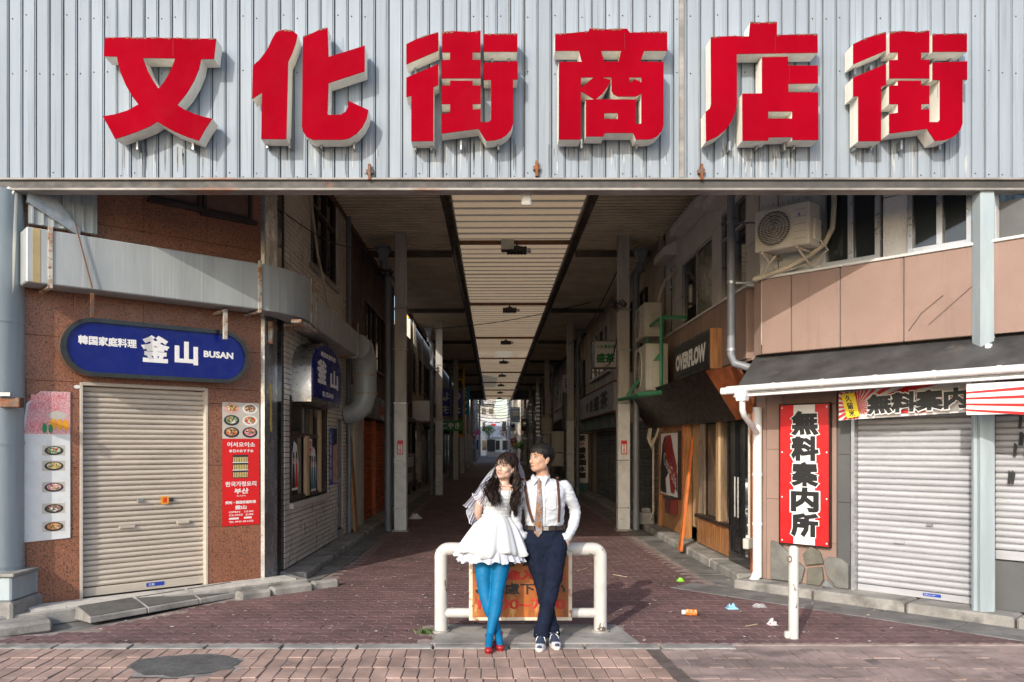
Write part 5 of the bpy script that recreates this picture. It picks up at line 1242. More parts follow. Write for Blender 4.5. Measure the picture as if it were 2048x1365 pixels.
# kegs, trestle and props seen through the glass
for i, (x, z) in enumerate([(-10.75, .1), (-10.75, .45), (-10.78, .8)]):
    t = thing('beer_keg', '%s steel keg of the stack behind the cafe glass' % ['lowest', 'middle', 'top'][i], 'keg', WE, (x, .34, z), group='steel kegs behind the cafe glass')
    mb = MB(); mb.tube([(x, .34, z), (x, .34, z + .03), (x, .34, z + .05), (x, .34, z + .15), (x, .34, z + .17), (x, .34, z + .29), (x, .34, z + .33)], [.12, .14, .15, .15, .155, .15, .12], 18); part('body', mb, m_keg, t, smooth=40)
    part('collar', MB().tube([(x, .34, z + .32), (x, .34, z + .345)], .10, 16), m_keg, t)
t = thing('trestle_table', 'wooden trestle table inside the cafe behind the glass door', 'table', WE, (-9.9, .3, .1))
part('table_top', MB().box(-10.35, -9.5, .18, .55, .72, .76), m_woodl, t)
for dx in (-10.25, -9.65):
    part('leg', MB().hexa([(dx - .12, .2, .1), (dx - .06, .2, .1), (dx - .06, .24, .1), (dx - .12, .24, .1), (dx + .06, .2, .72), (dx + .12, .2, .72), (dx + .12, .24, .72), (dx + .06, .24, .72)]), m_woodl, t)
# leaning orange plank
t = thing('leaning_plank', 'bright orange lacquered plank leaning against the timber cafe front', 'plank', WE, (-11.75, -.3, .1))
part('plank', MB().hexa([(-11.74, -.38, .05), (-11.60, -.38, .05), (-11.60, -.34, .05), (-11.74, -.34, .05), (-12.16, -.10, 1.72), (-12.04, -.10, 1.72), (-12.04, -.06, 1.72), (-12.16, -.06, 1.72)]), m_orangewood, t, bevel=.004)
part('groove', MB().hexa([(-11.71, -.383, .12), (-11.65, -.383, .12), (-11.65, -.379, .12), (-11.71, -.379, .12), (-12.12, -.104, 1.68), (-12.08, -.104, 1.68), (-12.08, -.10, 1.68), (-12.12, -.10, 1.68)]), m_wood, t)
# cola panel
t = thing('drink_sign', 'black and white cola sign with red bottle shape on the timber wall', 'sign', WE, (-14.2, 0, .8))
x0, x1 = -14.62, -13.25
part('board', MB().box(x0, x1, -.03, .02, .72, 1.80), m_wprint, t)
part('frame', MB().box(x0 - .03, x0, -.035, .02, .69, 1.83), m_wooddk, t); part('frame', MB().box(x1, x1 + .03, -.035, .02, .69, 1.83), m_wooddk, t)
mb = MB(); ngon(mb, [(x0 + .02, 1.2), (x0 + .02, .75), (x0 + .5, .74), (x0 + .42, 1.0), (x0 + .75, 1.15), (x0 + .95, 1.0), (x1 - .03, .8), (x1 - .03, 1.1), (x0 + .6, 1.5), (x0 + .35, 1.76), (x0 + .15, 1.6)], -.032)
part('black_shape', mb, m_black, t)
mb = MB(); ngon(mb, [(x0 + .42, 1.76), (x0 + .85, 1.77), (x0 + 1.05, 1.5), (x1 - .06, 1.25), (x1 - .1, .9), (x1 - .3, .76), (x0 + .85, .78), (x0 + .7, 1.1), (x0 + .38, 1.4), (x0 + .32, 1.6)], -.0335)
part('red_shape', mb, mat('dark_red_print', (.28, .008, .008), .4, var=.1), t)
mb = MB(); word(mb, 'Coca-Cola', x0 + .3, x1 - .1, 1.15, 1.38, -.0345, .0); mb.v = [(x, y, z - (x - x0 - .3) * .42 + .12) for x, y, z in mb.v]; part('lettering', mb, m_wprint, t)
t = thing('letter_box', 'small dark red box fixed under the cola sign', 'box', WE, (-13.8, -.05, .45)); part('body', MB().box(-13.95, -13.5, -.10, .02, .42, .68), mat('dark_red_box_paint', (.12, .012, .01), .4), t, bevel=.01)
part('lid', MB().box(-13.97, -13.48, -.13, .02, .682, .71), m_blackmetal, t)
# OVERFLOW box sign
t = thing('cafe_sign', 'black OVERFLOW box sign in an orange wooden case on the pink band', 'sign', WE, (-11.3, -.2, 2.6))
part('end_board', MB().box(-10.298, -10.27, -.30, -.151, 2.58, 3.10), m_wood, t); part('sign_case', MB().box(-12.32, -10.30, -.30, -.151, 2.58, 3.10), m_wooddk, t, bevel=.004)
part('sign_face', MB().box(-12.28, -10.34, -.308, -.30, 2.63, 3.06), m_black, t)
mb = MB(); word(mb, 'OVERFLOW', -12.18, -10.46, 2.70, 2.95, -.309, .06); part('lettering', mb, m_wprint, t)
# green steel frame with the two AC units
t = thing('steel_bracket_frame', 'green painted steel frame carrying the air conditioners beside the cafe sign', 'frame', WE, (-13.6, -.3, 2.4))
def bar(a, b, w_=.03): return MB().tube([a, b], w_, 4)
for a, b in [((-12.55, -.45, 2.45), (-12.55, -.45, 3.62)), ((-12.55, -.45, 3.6), (-12.55, -.05, 3.6)), ((-13.9, -.45, 2.45), (-12.5, -.45, 2.45)), ((-14.6, -.8, 2.42), (-12.55, -.45, 2.42)), ((-14.6, -.8, 2.42), (-12.55, -.8, 2.40)), ((-13.7, -.8, 2.45), (-12.55, -.45, 3.05)), ((-12.55, -.8, 2.40), (-12.55, -.05, 2.45)), ((-13.7, -.45, 2.45), (-13.7, -.45, 3.6)), ((-13.7, -.45, 3.6), (-12.55, -.45, 3.6))]:
    part('bar', bar(a, b), m_greensteel, t)
ac_unit('air_conditioner', 'lower cream air conditioner on the green steel frame', WE, -13.75, -12.75, 2.47, 3.22, -.66, .36, m_acl, brackets=False)
ac_unit('air_conditioner', 'upper cream air conditioner against the white stucco above the green frame', WE, -14.3, -13.45, 3.42, 4.0, -.55, .3, m_acl, brackets=False)
mb = MB(); mb.tube([(-13.5, -.3, 4.0), (-13.5, -.25, 4.2), (-13.4, -.2, 4.35), (-13.35, -.05, 4.5)], .035, 8)
solo('air_conditioner_hose', 'short taped hose rising from the upper cream air conditioner', 'hose', WE, mb, m_hoseb, (-13.5, -.3, 4.0), smooth=50)
mb = MB()
for k in range(4): mb.tube([(-15.0 + .06 * k, -.16, 1.9), (-14.9 + .07 * k, -.22, 1.72 - .03 * k), (-14.7, -.18, 1.66 - .04 * k), (-14.5, -.14, 1.75), (-14.45, -.1, 1.9)], .02, 6)
mb.tube([(-14.85, -.12, 1.7), (-14.85, -.12, .35), (-15.0, -.14, .2)], .02, 6)
solo('coiled_cables', 'pale coiled cables hanging under the far end of the dark fascia', 'cable', WE, mb, m_hoseb, (-14.8, -.15, .2), smooth=50)
mb = MB(); mb.box(-15.6, -15.1, -.35, -.05, .1, .32); mb.box(-15.5, -15.2, -.28, -.1, .32, .4)
solo('concrete_block', 'stacked concrete blocks on the kerb by the dark shutter', 'block', WE, mb, m_kerb, (-15.3, -.2, .1), bevel=.01)

# ------------------------------------------------------------------ dark shutter shop, tea shop and on down the right side
t = thing('dark_shutter_shop', 'stained shop with a dark grey shutter behind the nearest right column', 'building', WE, (-17, 0, 0))
part('wall', MB().box(-19.4, -18.95, .04, 3, 0, 6).box(-18.95, -14.95, .2, 3, 0, 2.1).box(-18.95, -14.95, .04, 3, 2.1, 6).box(-15.0, -14.92, .0, 3, 0, 6), m_beigewall, t)
shutter(t, -18.9, -16.9, .1, 2.08, .1, m_slatd, 24); shutter(t, -16.85, -15.05, .1, 2.08, .1, m_slatd, 24)
window(t, -18.2, -16.2, 3.3, 4.8, .03, m_brownframe, m_glassd, mull=2)
t = thing('tea_shop', 'tea shop with grey shutters and a long characters fascia on the right', 'building', WE, (-22.5, 0, 0))
part('wall', MB().box(-27.2, -19.45, .2, 3, 0, 2.0).box(-27.2, -19.45, .05, 3, 2.0, 6), m_beigewall, t)
shutter(t, -22.2, -19.6, .05, 1.98, .12, m_slatd, 22); shutter(t, -25.0, -22.28, .05, 1.98, .12, m_slatd, 22)
part('lintel', MB().box(-26.4, -18.8, -.22, .1, 2.02, 2.38), mat('teal_stained_lintel', (.13, .17, .165), .7, var=.3, vs=2), t, bevel=.01)
part('timber_frame', MB().box(-26.9, -26.6, -.02, .1, 0, 2.0), m_wood, t)
window(t, -25.5, -21.5, 3.6, 4.9, .02, m_trimw, m_glassd, mull=3)
t = thing('tea_shop_fascia', 'long pale grey fascia sign with black brush characters above the tea shop', 'sign', WE, (-22.4, -.3, 2.4))
part('panel', MB().box(-26.0, -18.6, -.30, -.22, 2.40, 3.06), mat('pale_grey_sign', (.36, .37, .40), .5, var=.08), t, bevel=.006)
part('edge', MB().box(-26.05, -18.55, -.31, -.21, 3.062, 3.10).box(-26.05, -18.55, -.31, -.21, 2.36, 2.398), m_rustbit, t)
mb = MB()
for i, (ch, a, b) in enumerate([('茶', -20.9, -19.5), ('盛', -22.3, -21.1), ('舗', -23.2, -22.5), ('老', -24.1, -23.5), ('御', -24.8, -24.3)]): word(mb, ch, a, b, 2.50 + i * .02, 2.96 - i * .04, -.301, .04)
part('lettering', mb, m_black, t)
part('red_lettering', word(MB(), '八女', -25.7, -25.1, 2.55, 2.85, -.301, .04), m_rprint, t)
def facesign(x, y0, z0, z1, w_, m, lab, cat='sign', name='vertical_sign'):
    t = thing(name, lab, cat, GL, (x, y0, z0)); part('sign_case', MB().box(x - w_ / 2, x + w_ / 2, y0, y0 + .12, z0, z1), m, t, bevel=.006); return t
xs_ = XR(26.2) - .42
t = facesign(3.18, 26.2, .35, 1.95, .40, m_white, 'tall white vertical tea shop sign with black characters beside the grey shutters')
mb = MB(); column_text(mb, '茶', 3.06, 3.30, 1.70, 1.92, 26.199, .05); column_text(mb, '盛茶園本舗', 3.05, 3.31, .50, 1.53, 26.199, .06, .05); part('lettering', mb, m_black, t)
part('red_lettering', word(MB(), 'の', 3.11, 3.25, 1.58, 1.67, 26.199, .05), m_rprint, t)
part('sign_base', MB().box(2.98, 3.38, 26.19, 26.35, 0, .345), mat('teal_sign_base', (.02, .10, .12), .5), t)
pq = P(1208, 709, 19.2)
t = thing('box_sign', 'white box sign with green characters jutting over the tea shop', 'sign', GL, (pq.x, 19.2, 3.4))
a, b = P(1187, 737, 19.2), P(1234, 681, 19.2)
part('sign_case', MB().box(a.x, b.x, 19.2, 19.45, a.z, b.z), m_galv, t, bevel=.02)
part('sign_face', MB().box(a.x + .03, b.x - .02, 19.19, 19.2, a.z + .03, b.z - .03), m_white, t)
mb = MB(); word(mb, '盛茶', a.x + .06, b.x - .05, a.z + .13, a.z + .36, 19.189, .05); word(mb, '八女茶百年', a.x + .06, b.x - .04, b.z - .20, b.z - .11, 19.189, .03); part('lettering', mb, m_greenp, t)
part('arm', MB().box(b.x - .01, 3.4, 19.3, 19.34, a.z + .15, a.z + .19), m_blackmetal, t)
a, b = P(1126, 785, 27), P(1140, 750, 27)
t = thing('box_sign', 'small pale lilac box sign behind the second right column', 'sign', GL, (a.x, 27, a.z)); part('sign_case', MB().box(a.x, b.x + .1, 27, 27.2, a.z, b.z), mat('lilac_sign', (.42, .42, .52), .5), t)
part('lettering', column_text(MB(), 'カせ', a.x + .05, b.x - .0, a.z + .08, b.z - .08, 26.999, .04), m_black, t); part('arm', MB().box(b.x, 3.5, 27.08, 27.12, a.z + .2, a.z + .24), m_blackmetal, t)
farshop(1, 27.4, 36, 5.6, m_beigewall, 'cream shop with meter boxes beyond the tea shop', 2, None, 'shutter', 0)
farshop(1, 36.1, 46, 5.6, m_greywall, 'grey stained shop on the right deep in the arcade', 3, m_blackmetal, True, 1)
farshop(1, 46.1, 70, 5.6, m_dwall, 'long dark shop row at the far right end of the arcade', 4, None, True, 0)
for (u0, v0, u1, v1, Yd, m_, lab) in [(1084, 868, 1103, 836, 33, m_acl, 'cream meter cabinet on posts behind the groom on the right'), (1104, 905, 1128, 863, 30, m_acl, 'cream air conditioner box at the level of his head on the right'), (1104, 933, 1128, 907, 30, m_acl, 'lower cream air conditioner box near the second right column')]:
    a, b = P(u0, v0, Yd), P(u1, v1, Yd)
    t = thing('meter_cabinet', lab, 'box', GL, (a.x, Yd, a.z)); part('cabinet', MB().box(a.x, b.x, Yd, Yd + .3, a.z, b.z), m_, t, bevel=.012)
    part('grille_line', MB().box(a.x + .06, a.x + .08, Yd - .01, Yd, a.z + .05, b.z - .05).box(b.x - .1, b.x - .08, Yd - .01, Yd, a.z + .05, b.z - .05), m_greywall, t); part('arm', MB().box(b.x, 3.5, Yd + .1, Yd + .14, a.z + .1, a.z + .14), m_blackmetal, t)
for k, (z, yy) in enumerate([(4.2, 26.9), (3.2, 28.5)]):
    mb = MB(); mb.tube([WE.M @ Vector(p) for p in [(-yy, -.1, .2), (-yy, -.12, z), (-yy - 1, -.12, z + .5), (-yy - 1.5, -.1, 5.3)]], .05, 6)
    solo('wall_pipe', ['dark bent wall pipe just past the tea shop', 'dark bent wall pipe on the cream shop'][k], 'pipe', GL, mb, m_pipe, tuple(WE.M @ Vector((-yy, -.1, .2))), smooth=50)

# ------------------------------------------------------------------ street beyond the arcade
def tower(name, lab, x0, x1, y0, d, h, m, fl, nw, wm=m_glassd, balc=False, side=0, fy=None):
    t = thing(name, lab, 'building', GL, ((x0 + x1) / 2, y0, 0))
    part('wall', MB().box(x0, x1, y0, y0 + d, 0, h), m, t)
    fh = h / fl
    me = MB().box(-.5, .5, -.08, .02, -.5, .5).mesh('window', wm)
    for f in range(fl):
        for k in range(nw):
            w_ = (x1 - x0) / nw
            if not side: piece('window', me, t, (x0 + w_ * (k + .5), y0, fh * (f + .55)), None, (w_ * .6, 1, fh * .5))
        if side:
            sx_ = x1 if side < 0 else x0; n = int(d / 2.6)
            for k in range(n): piece('window', me, t, (sx_, y0 + d * (k + .5) / n, fh * (f + .55)), (0, 0, R(90) * (1 if side < 0 else -1)), (d / n * .5, 1, fh * .45))
        if balc: part('balcony', MB().box(x0 - .3, x1 + .3, y0 - 1.0, y0, fh * (f + .08), fh * (f + .42)), m_greywall if f % 2 else m, t)
    return t
tower('street_building', 'pale shop building just past the arcade on the left', -9, -1.25, 71, 11, 8, m_trimw, 3, 1, side=-1)
tower('street_building', 'pinkish tall building on the left beyond the pale shop', -9.5, -1.15, 83, 12, 12, m_pink, 4, 1, side=-1)
tower('street_building', 'grey office at the left end of the far street', -10, -.95, 96, 14, 10, m_greywall, 4, 1, side=-1)
tower('street_building', 'dark wooden shop just past the arcade on the right', 3.6, 11, 71, 10, 6.5, m_dwall, 2, 1, side=1)
tower('street_building', 'cream building on the right beyond the dark shop', 3.35, 12, 82, 13, 11, m_beigewall, 4, 1, side=1)
tower('street_building', 'tall white building at the right end of the far street', 3.1, 12, 96, 14, 9, m_trimw, 3, 1, side=1)
tower('apartment_block', 'grey apartment block with stacked balconies closing the far street', -.9, 1.8, 150, 12, 21, m_greywall, 7, 2, balc=True)
t = tower('end_building', 'low white building with a dark doorway where the street ends', -2.6, 5.4, 120, 8, 5.6, m_trimw, 2, 8)
part('doorway', MB().box(.3, 1.5, 119.9, 120.02, 0, 2.4), m_dark, t); part('sign_panel', MB().box(.05, 2.5, 119.7, 119.98, 2.7, 4.9), mat('pale_blue_sign', (.45, .50, .58), .5, var=.15, vs=3), t)
q = part('red_sign', MB().box(.9, 1.6, 119.6, 119.69, 4.5, 4.75), m_rprint, t)
tower('distant_tower', 'distant beige tower seen low between the far street buildings', 6.5, 13, 190, 12, 24, m_beigewall, 8, 3)
# trees at the end of the street
m_leaf = mat('fresh_green_leaves', (.14, .26, .04), .6, var=.5, vs=6); m_leafr = mat('reddish_leaves', (.25, .12, .06), .6, var=.4, vs=6); m_bark = mat('brown_bark', (.10, .07, .05), .9)
def tree(name, lab, x, y, h, r, m, seed):
    rr = random.Random(seed); t = thing(name, lab, 'tree', GL, (x, y, 0))
    mb = MB(); mb.tube([(x, y, 0), (x + .05, y, h * .5), (x, y, h * .85)], [.09, .06, .02], 6)
    for k in range(5): a = k * 1.3; mb.tube([(x, y, h * (.4 + .08 * k)), (x + math.cos(a) * r * .6, y + math.sin(a) * r * .6, h * (.6 + .08 * k))], [.03, .01], 5)
    part('trunk', mb, m_bark, t); mb = MB()
    for k in range(500):
        v = Vector((rr.gauss(0, 1), rr.gauss(0, 1), rr.gauss(0, 1))).normalized() * (rr.random() ** .4) * r * rr.uniform(.7, 1.1)
        c = Vector((x, y, h * .78)) + Vector((v.x, v.y, v.z * .8)); s_ = rr.uniform(.06, .14); n_ = Vector((rr.gauss(0, 1), rr.gauss(0, 1), rr.gauss(0, 1))).normalized(); u_ = n_.orthogonal().normalized() * s_; w2 = n_.cross(u_)
        mb.add([c - u_, c - w2 * .5, c + u_, c + w2 * .5], [(0, 1, 2, 3)])
    part('crown', mb, m, t)
tree('street_tree', 'small fresh green tree at the end of the street', .5, 108, 4.6, 1.1, m_leaf, 3)
tree('street_tree', 'small reddish tree right of the green one at the street end', 3.0, 112, 4.4, 1.3, m_leafr, 4)
tree('street_tree', 'low green bush at the far right street side', 3.4, 76, 2.0, .5, m_leaf, 5)
# utility poles, wires, round road signs, shop signs
for k, (x, y, lab) in enumerate([(-.95, 76, 'concrete utility pole on the left just past the arcade'), (3.0, 86, 'concrete utility pole on the right of the far street'), (-.7, 101, 'far concrete utility pole on the left')]):
    t = thing('utility_pole', lab, 'pole', GL, (x, y, 0)); part('pole', MB().cyl(x, y, 0, 9.5, .16, 10, .11), m_kerb, t, smooth=40)
    part('crossarm', MB().box(x - .8, x + .8, y - .05, y + .05, 8.4, 8.5).box(x - .6, x + .6, y - .05, y + .05, 7.6, 7.7), m_galv, t); part('transformer', MB().cyl(x + .3, y, 6.6, 7.4, .22, 10), m_galv, t)
for k in range(9):
    x0, x1 = random.uniform(-1.6, -1.1), random.uniform(3.3, 3.6); z = 4.2 + k * .42; y0 = 74 + k * 3.0; pts = [(x0 + (x1 - x0) * i / 8, y0 + (i / 8) * random.uniform(-1, 6), z - .5 * math.sin(math.pi * i / 8)) for i in range(9)]
    solo('overhead_wire', ['lowest', 'second lowest', 'third lowest', 'fourth lowest', 'middle', 'fourth highest', 'third highest', 'second highest', 'highest'][k] + ' of the thin black wires strung across the far street', 'wire', GL, MB().tube(pts, .03, 4), m_cable, pts[0], group='wires across the far street')
def roundsign(x, y, z, m1, m2, lab):
    t = thing('road_sign', lab, 'road sign', GL, (x, y, 0)); part('pole', MB().cyl(x, y, 0, z + .3, .04, 6), m_galv, t); part('disc', disc(MB(), x, z, .38, .38, y - .06, 20), m1, t); part('inner_disc', disc(MB(), x, z, .28, .28, y - .07, 20), m2, t)
    part('bar', MB().hexa([(x - .24, y - .08, z + .16), (x - .17, y - .08, z + .22), (x - .17, y - .075, z + .22), (x - .24, y - .075, z + .16), (x + .17, y - .08, z - .22), (x + .24, y - .08, z - .16), (x + .24, y - .075, z - .16), (x + .17, y - .075, z - .22)]), m1, t)
roundsign(-1.55, 71.5, 3.25, m_rprint, m_bluep, 'round red and blue no parking sign at the left arcade mouth'); roundsign(-.85, 82, 2.85, m_bluep, m_rprint, 'smaller blue road sign further down the left side')
for k, (u0, v0, u1, v1, Yd, m_, lab) in enumerate([(1021, 845, 1040, 815, 60, mat('pale_blue_box', (.35, .45, .62), .5), 'pale blue box sign on the right near the arcade mouth'), (1021, 862, 1031, 847, 58, m_white, 'small white C box sign on the right'), (1043, 862, 1054, 838, 50, m_blackmetal, 'black box sign on the right deep in the arcade'),
        (1021, 888, 1032, 877, 66, mat('magenta_sign', (.6, .03, .22), .5), 'magenta sign low on the far right'), (1024, 893, 1035, 886, 64, m_orangep, 'orange sign just under the magenta one'), (946, 877, 950, 865, 72, m_rprint, 'small red sign at the left arcade mouth'), (945, 905, 949, 887, 74, m_greenp, 'small green sign low at the left arcade mouth'),
        (952, 920, 958, 870, 74, m_trimw, 'white standing sign at the far left of the street')]):
    a, b = P(u0, v0, Yd), P(u1, v1, Yd); t = thing('box_sign', lab, 'sign', GL, (a.x, Yd, a.z)); part('sign_case', MB().box(a.x, b.x, Yd, Yd + .25, a.z, b.z), m_, t)
    part('print', rect(MB(), a.x + (b.x - a.x) * .2, b.x - (b.x - a.x) * .2, a.z + (b.z - a.z) * .4, b.z - (b.z - a.z) * .2, Yd - .005), m_wprint if m_ not in (m_white, m_trimw) else m_bluep, t)
t = thing('planter', 'white planter box at the end of the street', 'planter', GL, (1.2, 106, 0)); part('box', MB().box(.2, 2.2, 106, 106.6, 0, .7), m_trimw, t)

# ------------------------------------------------------------------ U-shaped barrier with rusty sign board, bollard, litter
m_wpaint = mat('chipped_white_barrier_paint', (.50, .49, .47), .42, var=.08, vs=6, spots=[((.10, .06, .04), 16, (1, 1, .6), .625, .66, .95), ((.45, .40, .32), 5, (2, 2, .6), .58, .75, .5)])
YB = 6.83
t = thing('barrier', 'white tubular U shaped barrier the couple leans on', 'barrier', GL, (.3, YB, 0))
def arc(c, a0, a1, r, n=7): return [(c[0] + r * math.cos(a0 + (a1 - a0) * i / (n - 1)), c[1], c[2] + r * math.sin(a0 + (a1 - a0) * i / (n - 1))) for i in range(n)]
xl_, xr_, zt = -.375, .985, .710
pts = [(xl_, YB, 0), (xl_, YB, zt - .065)] + arc((xl_ + .065, YB, zt - .065), math.pi, math.pi / 2, .065)[1:] + [(xr_ - .065, YB, zt)] + arc((xr_ - .065, YB, zt - .065), math.pi / 2, 0, .065)[1:] + [(xr_, YB, 0)]
part('top_tube', MB().tube(pts, .056, 18), m_wpaint, t, smooth=45)
part('lower_rail', MB().tube([(xl_, YB, .165), (xr_, YB, .165)], .042, 14), m_wpaint, t, smooth=45)
for x in (xl_, xr_): part('collar', MB().cyl(x, YB, .0, .02, .075, 16), m_kerb, t)
m_signo = mat('rusting_orange_sign_plate', (.36, .105, .018), .5, var=.3, vs=5, spots=[((.20, .055, .015), 5, (3, 3, .7), .45, .66, .9), ((.70, .50, .18), 7, (2, 2, .5), .6, .72, .6), ((.06, .03, .02), 9, (1, 1, 1), .66, .72, .9)])
m_signw = mat('rusting_cream_sign_rim', (.60, .52, .40), .5, var=.1, vs=6, spots=[((.30, .10, .02), 8, (1, 1, 1), .55, .62, .95), ((.05, .03, .02), 11, (1, 1, 1), .62, .66, .95)])
t = thing('warning_board', 'rusty orange warning board with faded writing strapped to the barrier behind the couple', 'sign', GL, (.3, YB - .06, .14))
bx0, bx1, bz0, bz1 = -.135, .735, .115, .70
part('board', MB().box(bx0, bx1, YB - .078, YB - .060, bz0, bz1), m_signw, t, bevel=.003)
part('orange_field', rect(MB(), bx0 + .03, bx1 - .03, bz0 + .03, bz1 - .03, YB - .079), m_signo, t)
mb = MB(); YT = YB - .0795
word(mb, '通学路に', .02, .60, .57, .655, YT, .05); part('lettering', mb, m_black, t); part('lettering', word(MB(), 'ご配慮下さい', -.08, .68, .335, .435, YT, .03), m_black, t)
mb = MB(); word(mb, '車両進入禁止', -.08, .68, .455, .545, YT, .06); m_fadedred = mat('faded_red_print', (.45, .02, .012), .6, var=.3, vs=10); part('red_lettering', mb, m_fadedred, t); part('red_lettering', word(MB(), '16:00~7:00', -.06, .68, .21, .30, YT, .03), m_fadedred, t)
part('strap', MB().box(.0, .03, YB - .06, YB + .06, .64, .66), m_galv, t)
xb, yb_ = G(1587, 1277)
t = thing('bollard', 'slim chipped white steel bollard standing alone on the right', 'bollard', GL, (xb, yb_, 0))
part('post', MB().tube([(xb, yb_, 0), (xb, yb_, .74), (xb, yb_, .755), (xb, yb_, .765)], [.040, .040, .034, .02], 18), m_wpaint, t, smooth=45)
part('ring', MB().tube([(xb - .045 + .02 * math.cos(a), yb_ - .03, .66 + .025 * math.sin(a)) for a in [i * .7 for i in range(10)]], .004, 5), m_rustbit, t)
part('lock_lug', MB().box(xb - .075, xb - .03, yb_ - .03, yb_ + .02, .0, .06), m_wpaint, t, bevel=.01)
def crumple(name, lab, u, v, w_, h_, m, seed, cat='litter'):
    x, y = G(u, v); rr = random.Random(seed); mb = MB(); n = 7; vs = []
    for j in range(n + 1):
        for i in range(n + 1):
            a = i / n - .5; b = j / n - .5
            e = max(0, 1 - (2 * abs(a)) ** 2) * max(0, 1 - (2 * abs(b)) ** 2)
            vs.append((x + a * w_ * rr.uniform(.85, 1.15), y + b * w_ * .8, .002 + h_ * e * rr.uniform(.35, 1.1)))
    mb.add(vs, [(j * (n + 1) + i, j * (n + 1) + i + 1, (j + 1) * (n + 1) + i + 1, (j + 1) * (n + 1) + i) for j in range(n) for i in range(n)])
    return solo(name, lab, cat, GL, mb, m, (x, y, 0))
crumple('plastic_bag', 'crumpled white plastic bag on the paving left of the couple', 831, 1038, .26, .14, m_wprint, 1, 'bag')
crumple('wrapper', 'crumpled lime green wrapper on the red paving', 1361, 1163, .09, .05, mat('lime_wrapper', (.20, .55, .03), .3), 2)
crumple('wrapper', 'crumpled light blue wrapper near the bollard', 1464, 1218, .11, .06, mat('blue_wrapper', (.25, .50, .68), .3, var=.5, vs=40), 3)
crumple('litter', 'clear crumpled plastic lid right of the blue wrapper', 1519, 1214, .13, .04, m_clear, 4)
crumple('paper_cup', 'crushed white and red paper cup beside the bollard foot', 1545, 1250, .09, .06, mat('white_red_paper', (.65, .6, .58), .5, spots=[((.5, .05, .05), 50, (1, 1, 1), .55, .6, .9)]), 5)
x, y = G(1370, 1232); t = thing('can', 'orange and white drink can lying on the red paving', 'can', GL, (x, y, 0))
part('body', MB().tube([(x, y, .033), (x + .105, y - .015, .033)], .031, 16), mat('orange_can', (.55, .16, .03), .3, spots=[((.75, .6, .4), 40, (1, 1, 1), .55, .6, .8)]), t, smooth=45); part('cap', MB().tube([(x - .03, y + .003, .033), (x - .001, y, .033)], .022, 14), m_white, t)
sm_ = mat('pale_straw', (.5, .42, .3), .6)
for k, (u, v, du, dv, lab) in enumerate([(1240, 1153, 28, 5, 'thin pale chopstick right of the barrier'), (1503, 1252, 24, -4, 'short pale stick beside the crushed cup'), (1165, 1140, 20, -6, 'tiny pale straw behind the barrier')]):
    a = G(u - du / 2, v - dv / 2); b = G(u + du / 2, v + dv / 2); solo('stick', lab, 'stick', GL, MB().tube([(*a, .006), (*b, .006)], .004, 5), sm_, (*a, 0))
m_fleck = mat('pale_litter_flecks', (.55, .52, .47), .8, var=.2); m_gum = mat('dark_gum_spots', (.03, .028, .027), .9, var=.2)
rr = random.Random(9); mb = MB(); mg = MB()
for k in range(420):
    Y = 6.5 + 14 * rr.random() ** 1.5; x = rr.uniform(edgeL(Y) - .3, edgeR(Y) + .3); s_ = rr.uniform(.004, .014) * (1 + Y / 16)
    mb.add([(x - s_, Y, .004), (x, Y - s_ * .7, .004), (x + s_, Y + s_ * .3, .007), (x, Y + s_, .005)], [(0, 1, 2, 3)])
for k in range(170):
    Y = 6.45 + 7 * rr.random() ** 1.6; x = rr.uniform(edgeL(Y), edgeR(Y)); s_ = rr.uniform(.007, .02)
    mg.add([(x + s_ * math.cos(a) * rr.uniform(.8, 1.2), Y + s_ * .8 * math.sin(a), .0048) for a in [i * .7 for i in range(9)]], [tuple(range(9))])
solo('litter_flecks', '', '', GL, mb, m_fleck, (0, 7, 0), kind='stuff'); solo('gum_spots', '', '', GL, mg, m_gum, (0, 7, 0), kind='stuff')
# ================================================================== people
m_skin = mat('warm_skin', (.44, .255, .175), .48, var=.05, vs=6, spec=.4); m_skinf = mat('fair_skin', (.54, .355, .28), .45, var=.04, vs=6, spec=.4)
m_lip = mat('lip', (.34, .13, .10), .4, var=0); m_lipf = mat('rose_lipstick', (.36, .075, .075), .35, var=0); m_eye = mat('eye_white', (.6, .58, .56), .2, var=0); m_iris = mat('dark_iris', (.015, .01, .008), .1, var=0)
m_hairb = mat('black_hair', (.009, .008, .007), .5, var=.4, vs=30, spec=.18); m_hairw = mat('dark_brown_hair', (.018, .010, .008), .48, var=.5, vs=30, spec=.2)
m_shirt = mat('white_cotton_shirt', (.47, .50, .55), .75, var=.02, vs=10, bump=.15, bs=90); m_trou = mat('navy_wool_trousers', (.008, .012, .026), .9, spec=.12, var=.15, vs=8, bump=.2, bs=300)
m_dress = mat('white_satin_dress', (.50, .525, .55), .5, var=.02, vs=10, spec=.3); m_tulle = mat('white_tulle_ruffle', (.47, .50, .58), .8, var=.05, vs=20, trans=.15)
m_veil = mat('sheer_white_veil', (.60, .63, .74), .9, var=0, trans=.48, spec=.05); m_veiledge = mat('veil_edge_thread', (.78, .80, .88), .6, var=0)
m_tights = mat('bright_blue_tights', (.002, .12, .27), .6, var=.12, vs=9, spec=.2); m_redshoe = mat('red_leather_shoe', (.25, .01, .012), .4, var=.1)
m_brownl = mat('brown_leather', (.085, .035, .022), .45, var=.2, vs=20); m_belt = mat('dark_brown_belt', (.035, .02, .014), .4, var=.2, vs=20)
m_tie = mat('paisley_tie', (.22, .10, .035), .5, var=.2, vs=40, objc=True, spots=[((.15, .17, .24), 45, (1, 1, 1), .48, .54, .9), ((.05, .035, .03), 70, (1, 1, 1), .56, .60, .8), ((.40, .28, .15), 95, (1, 1, 1), .58, .62, .5)])
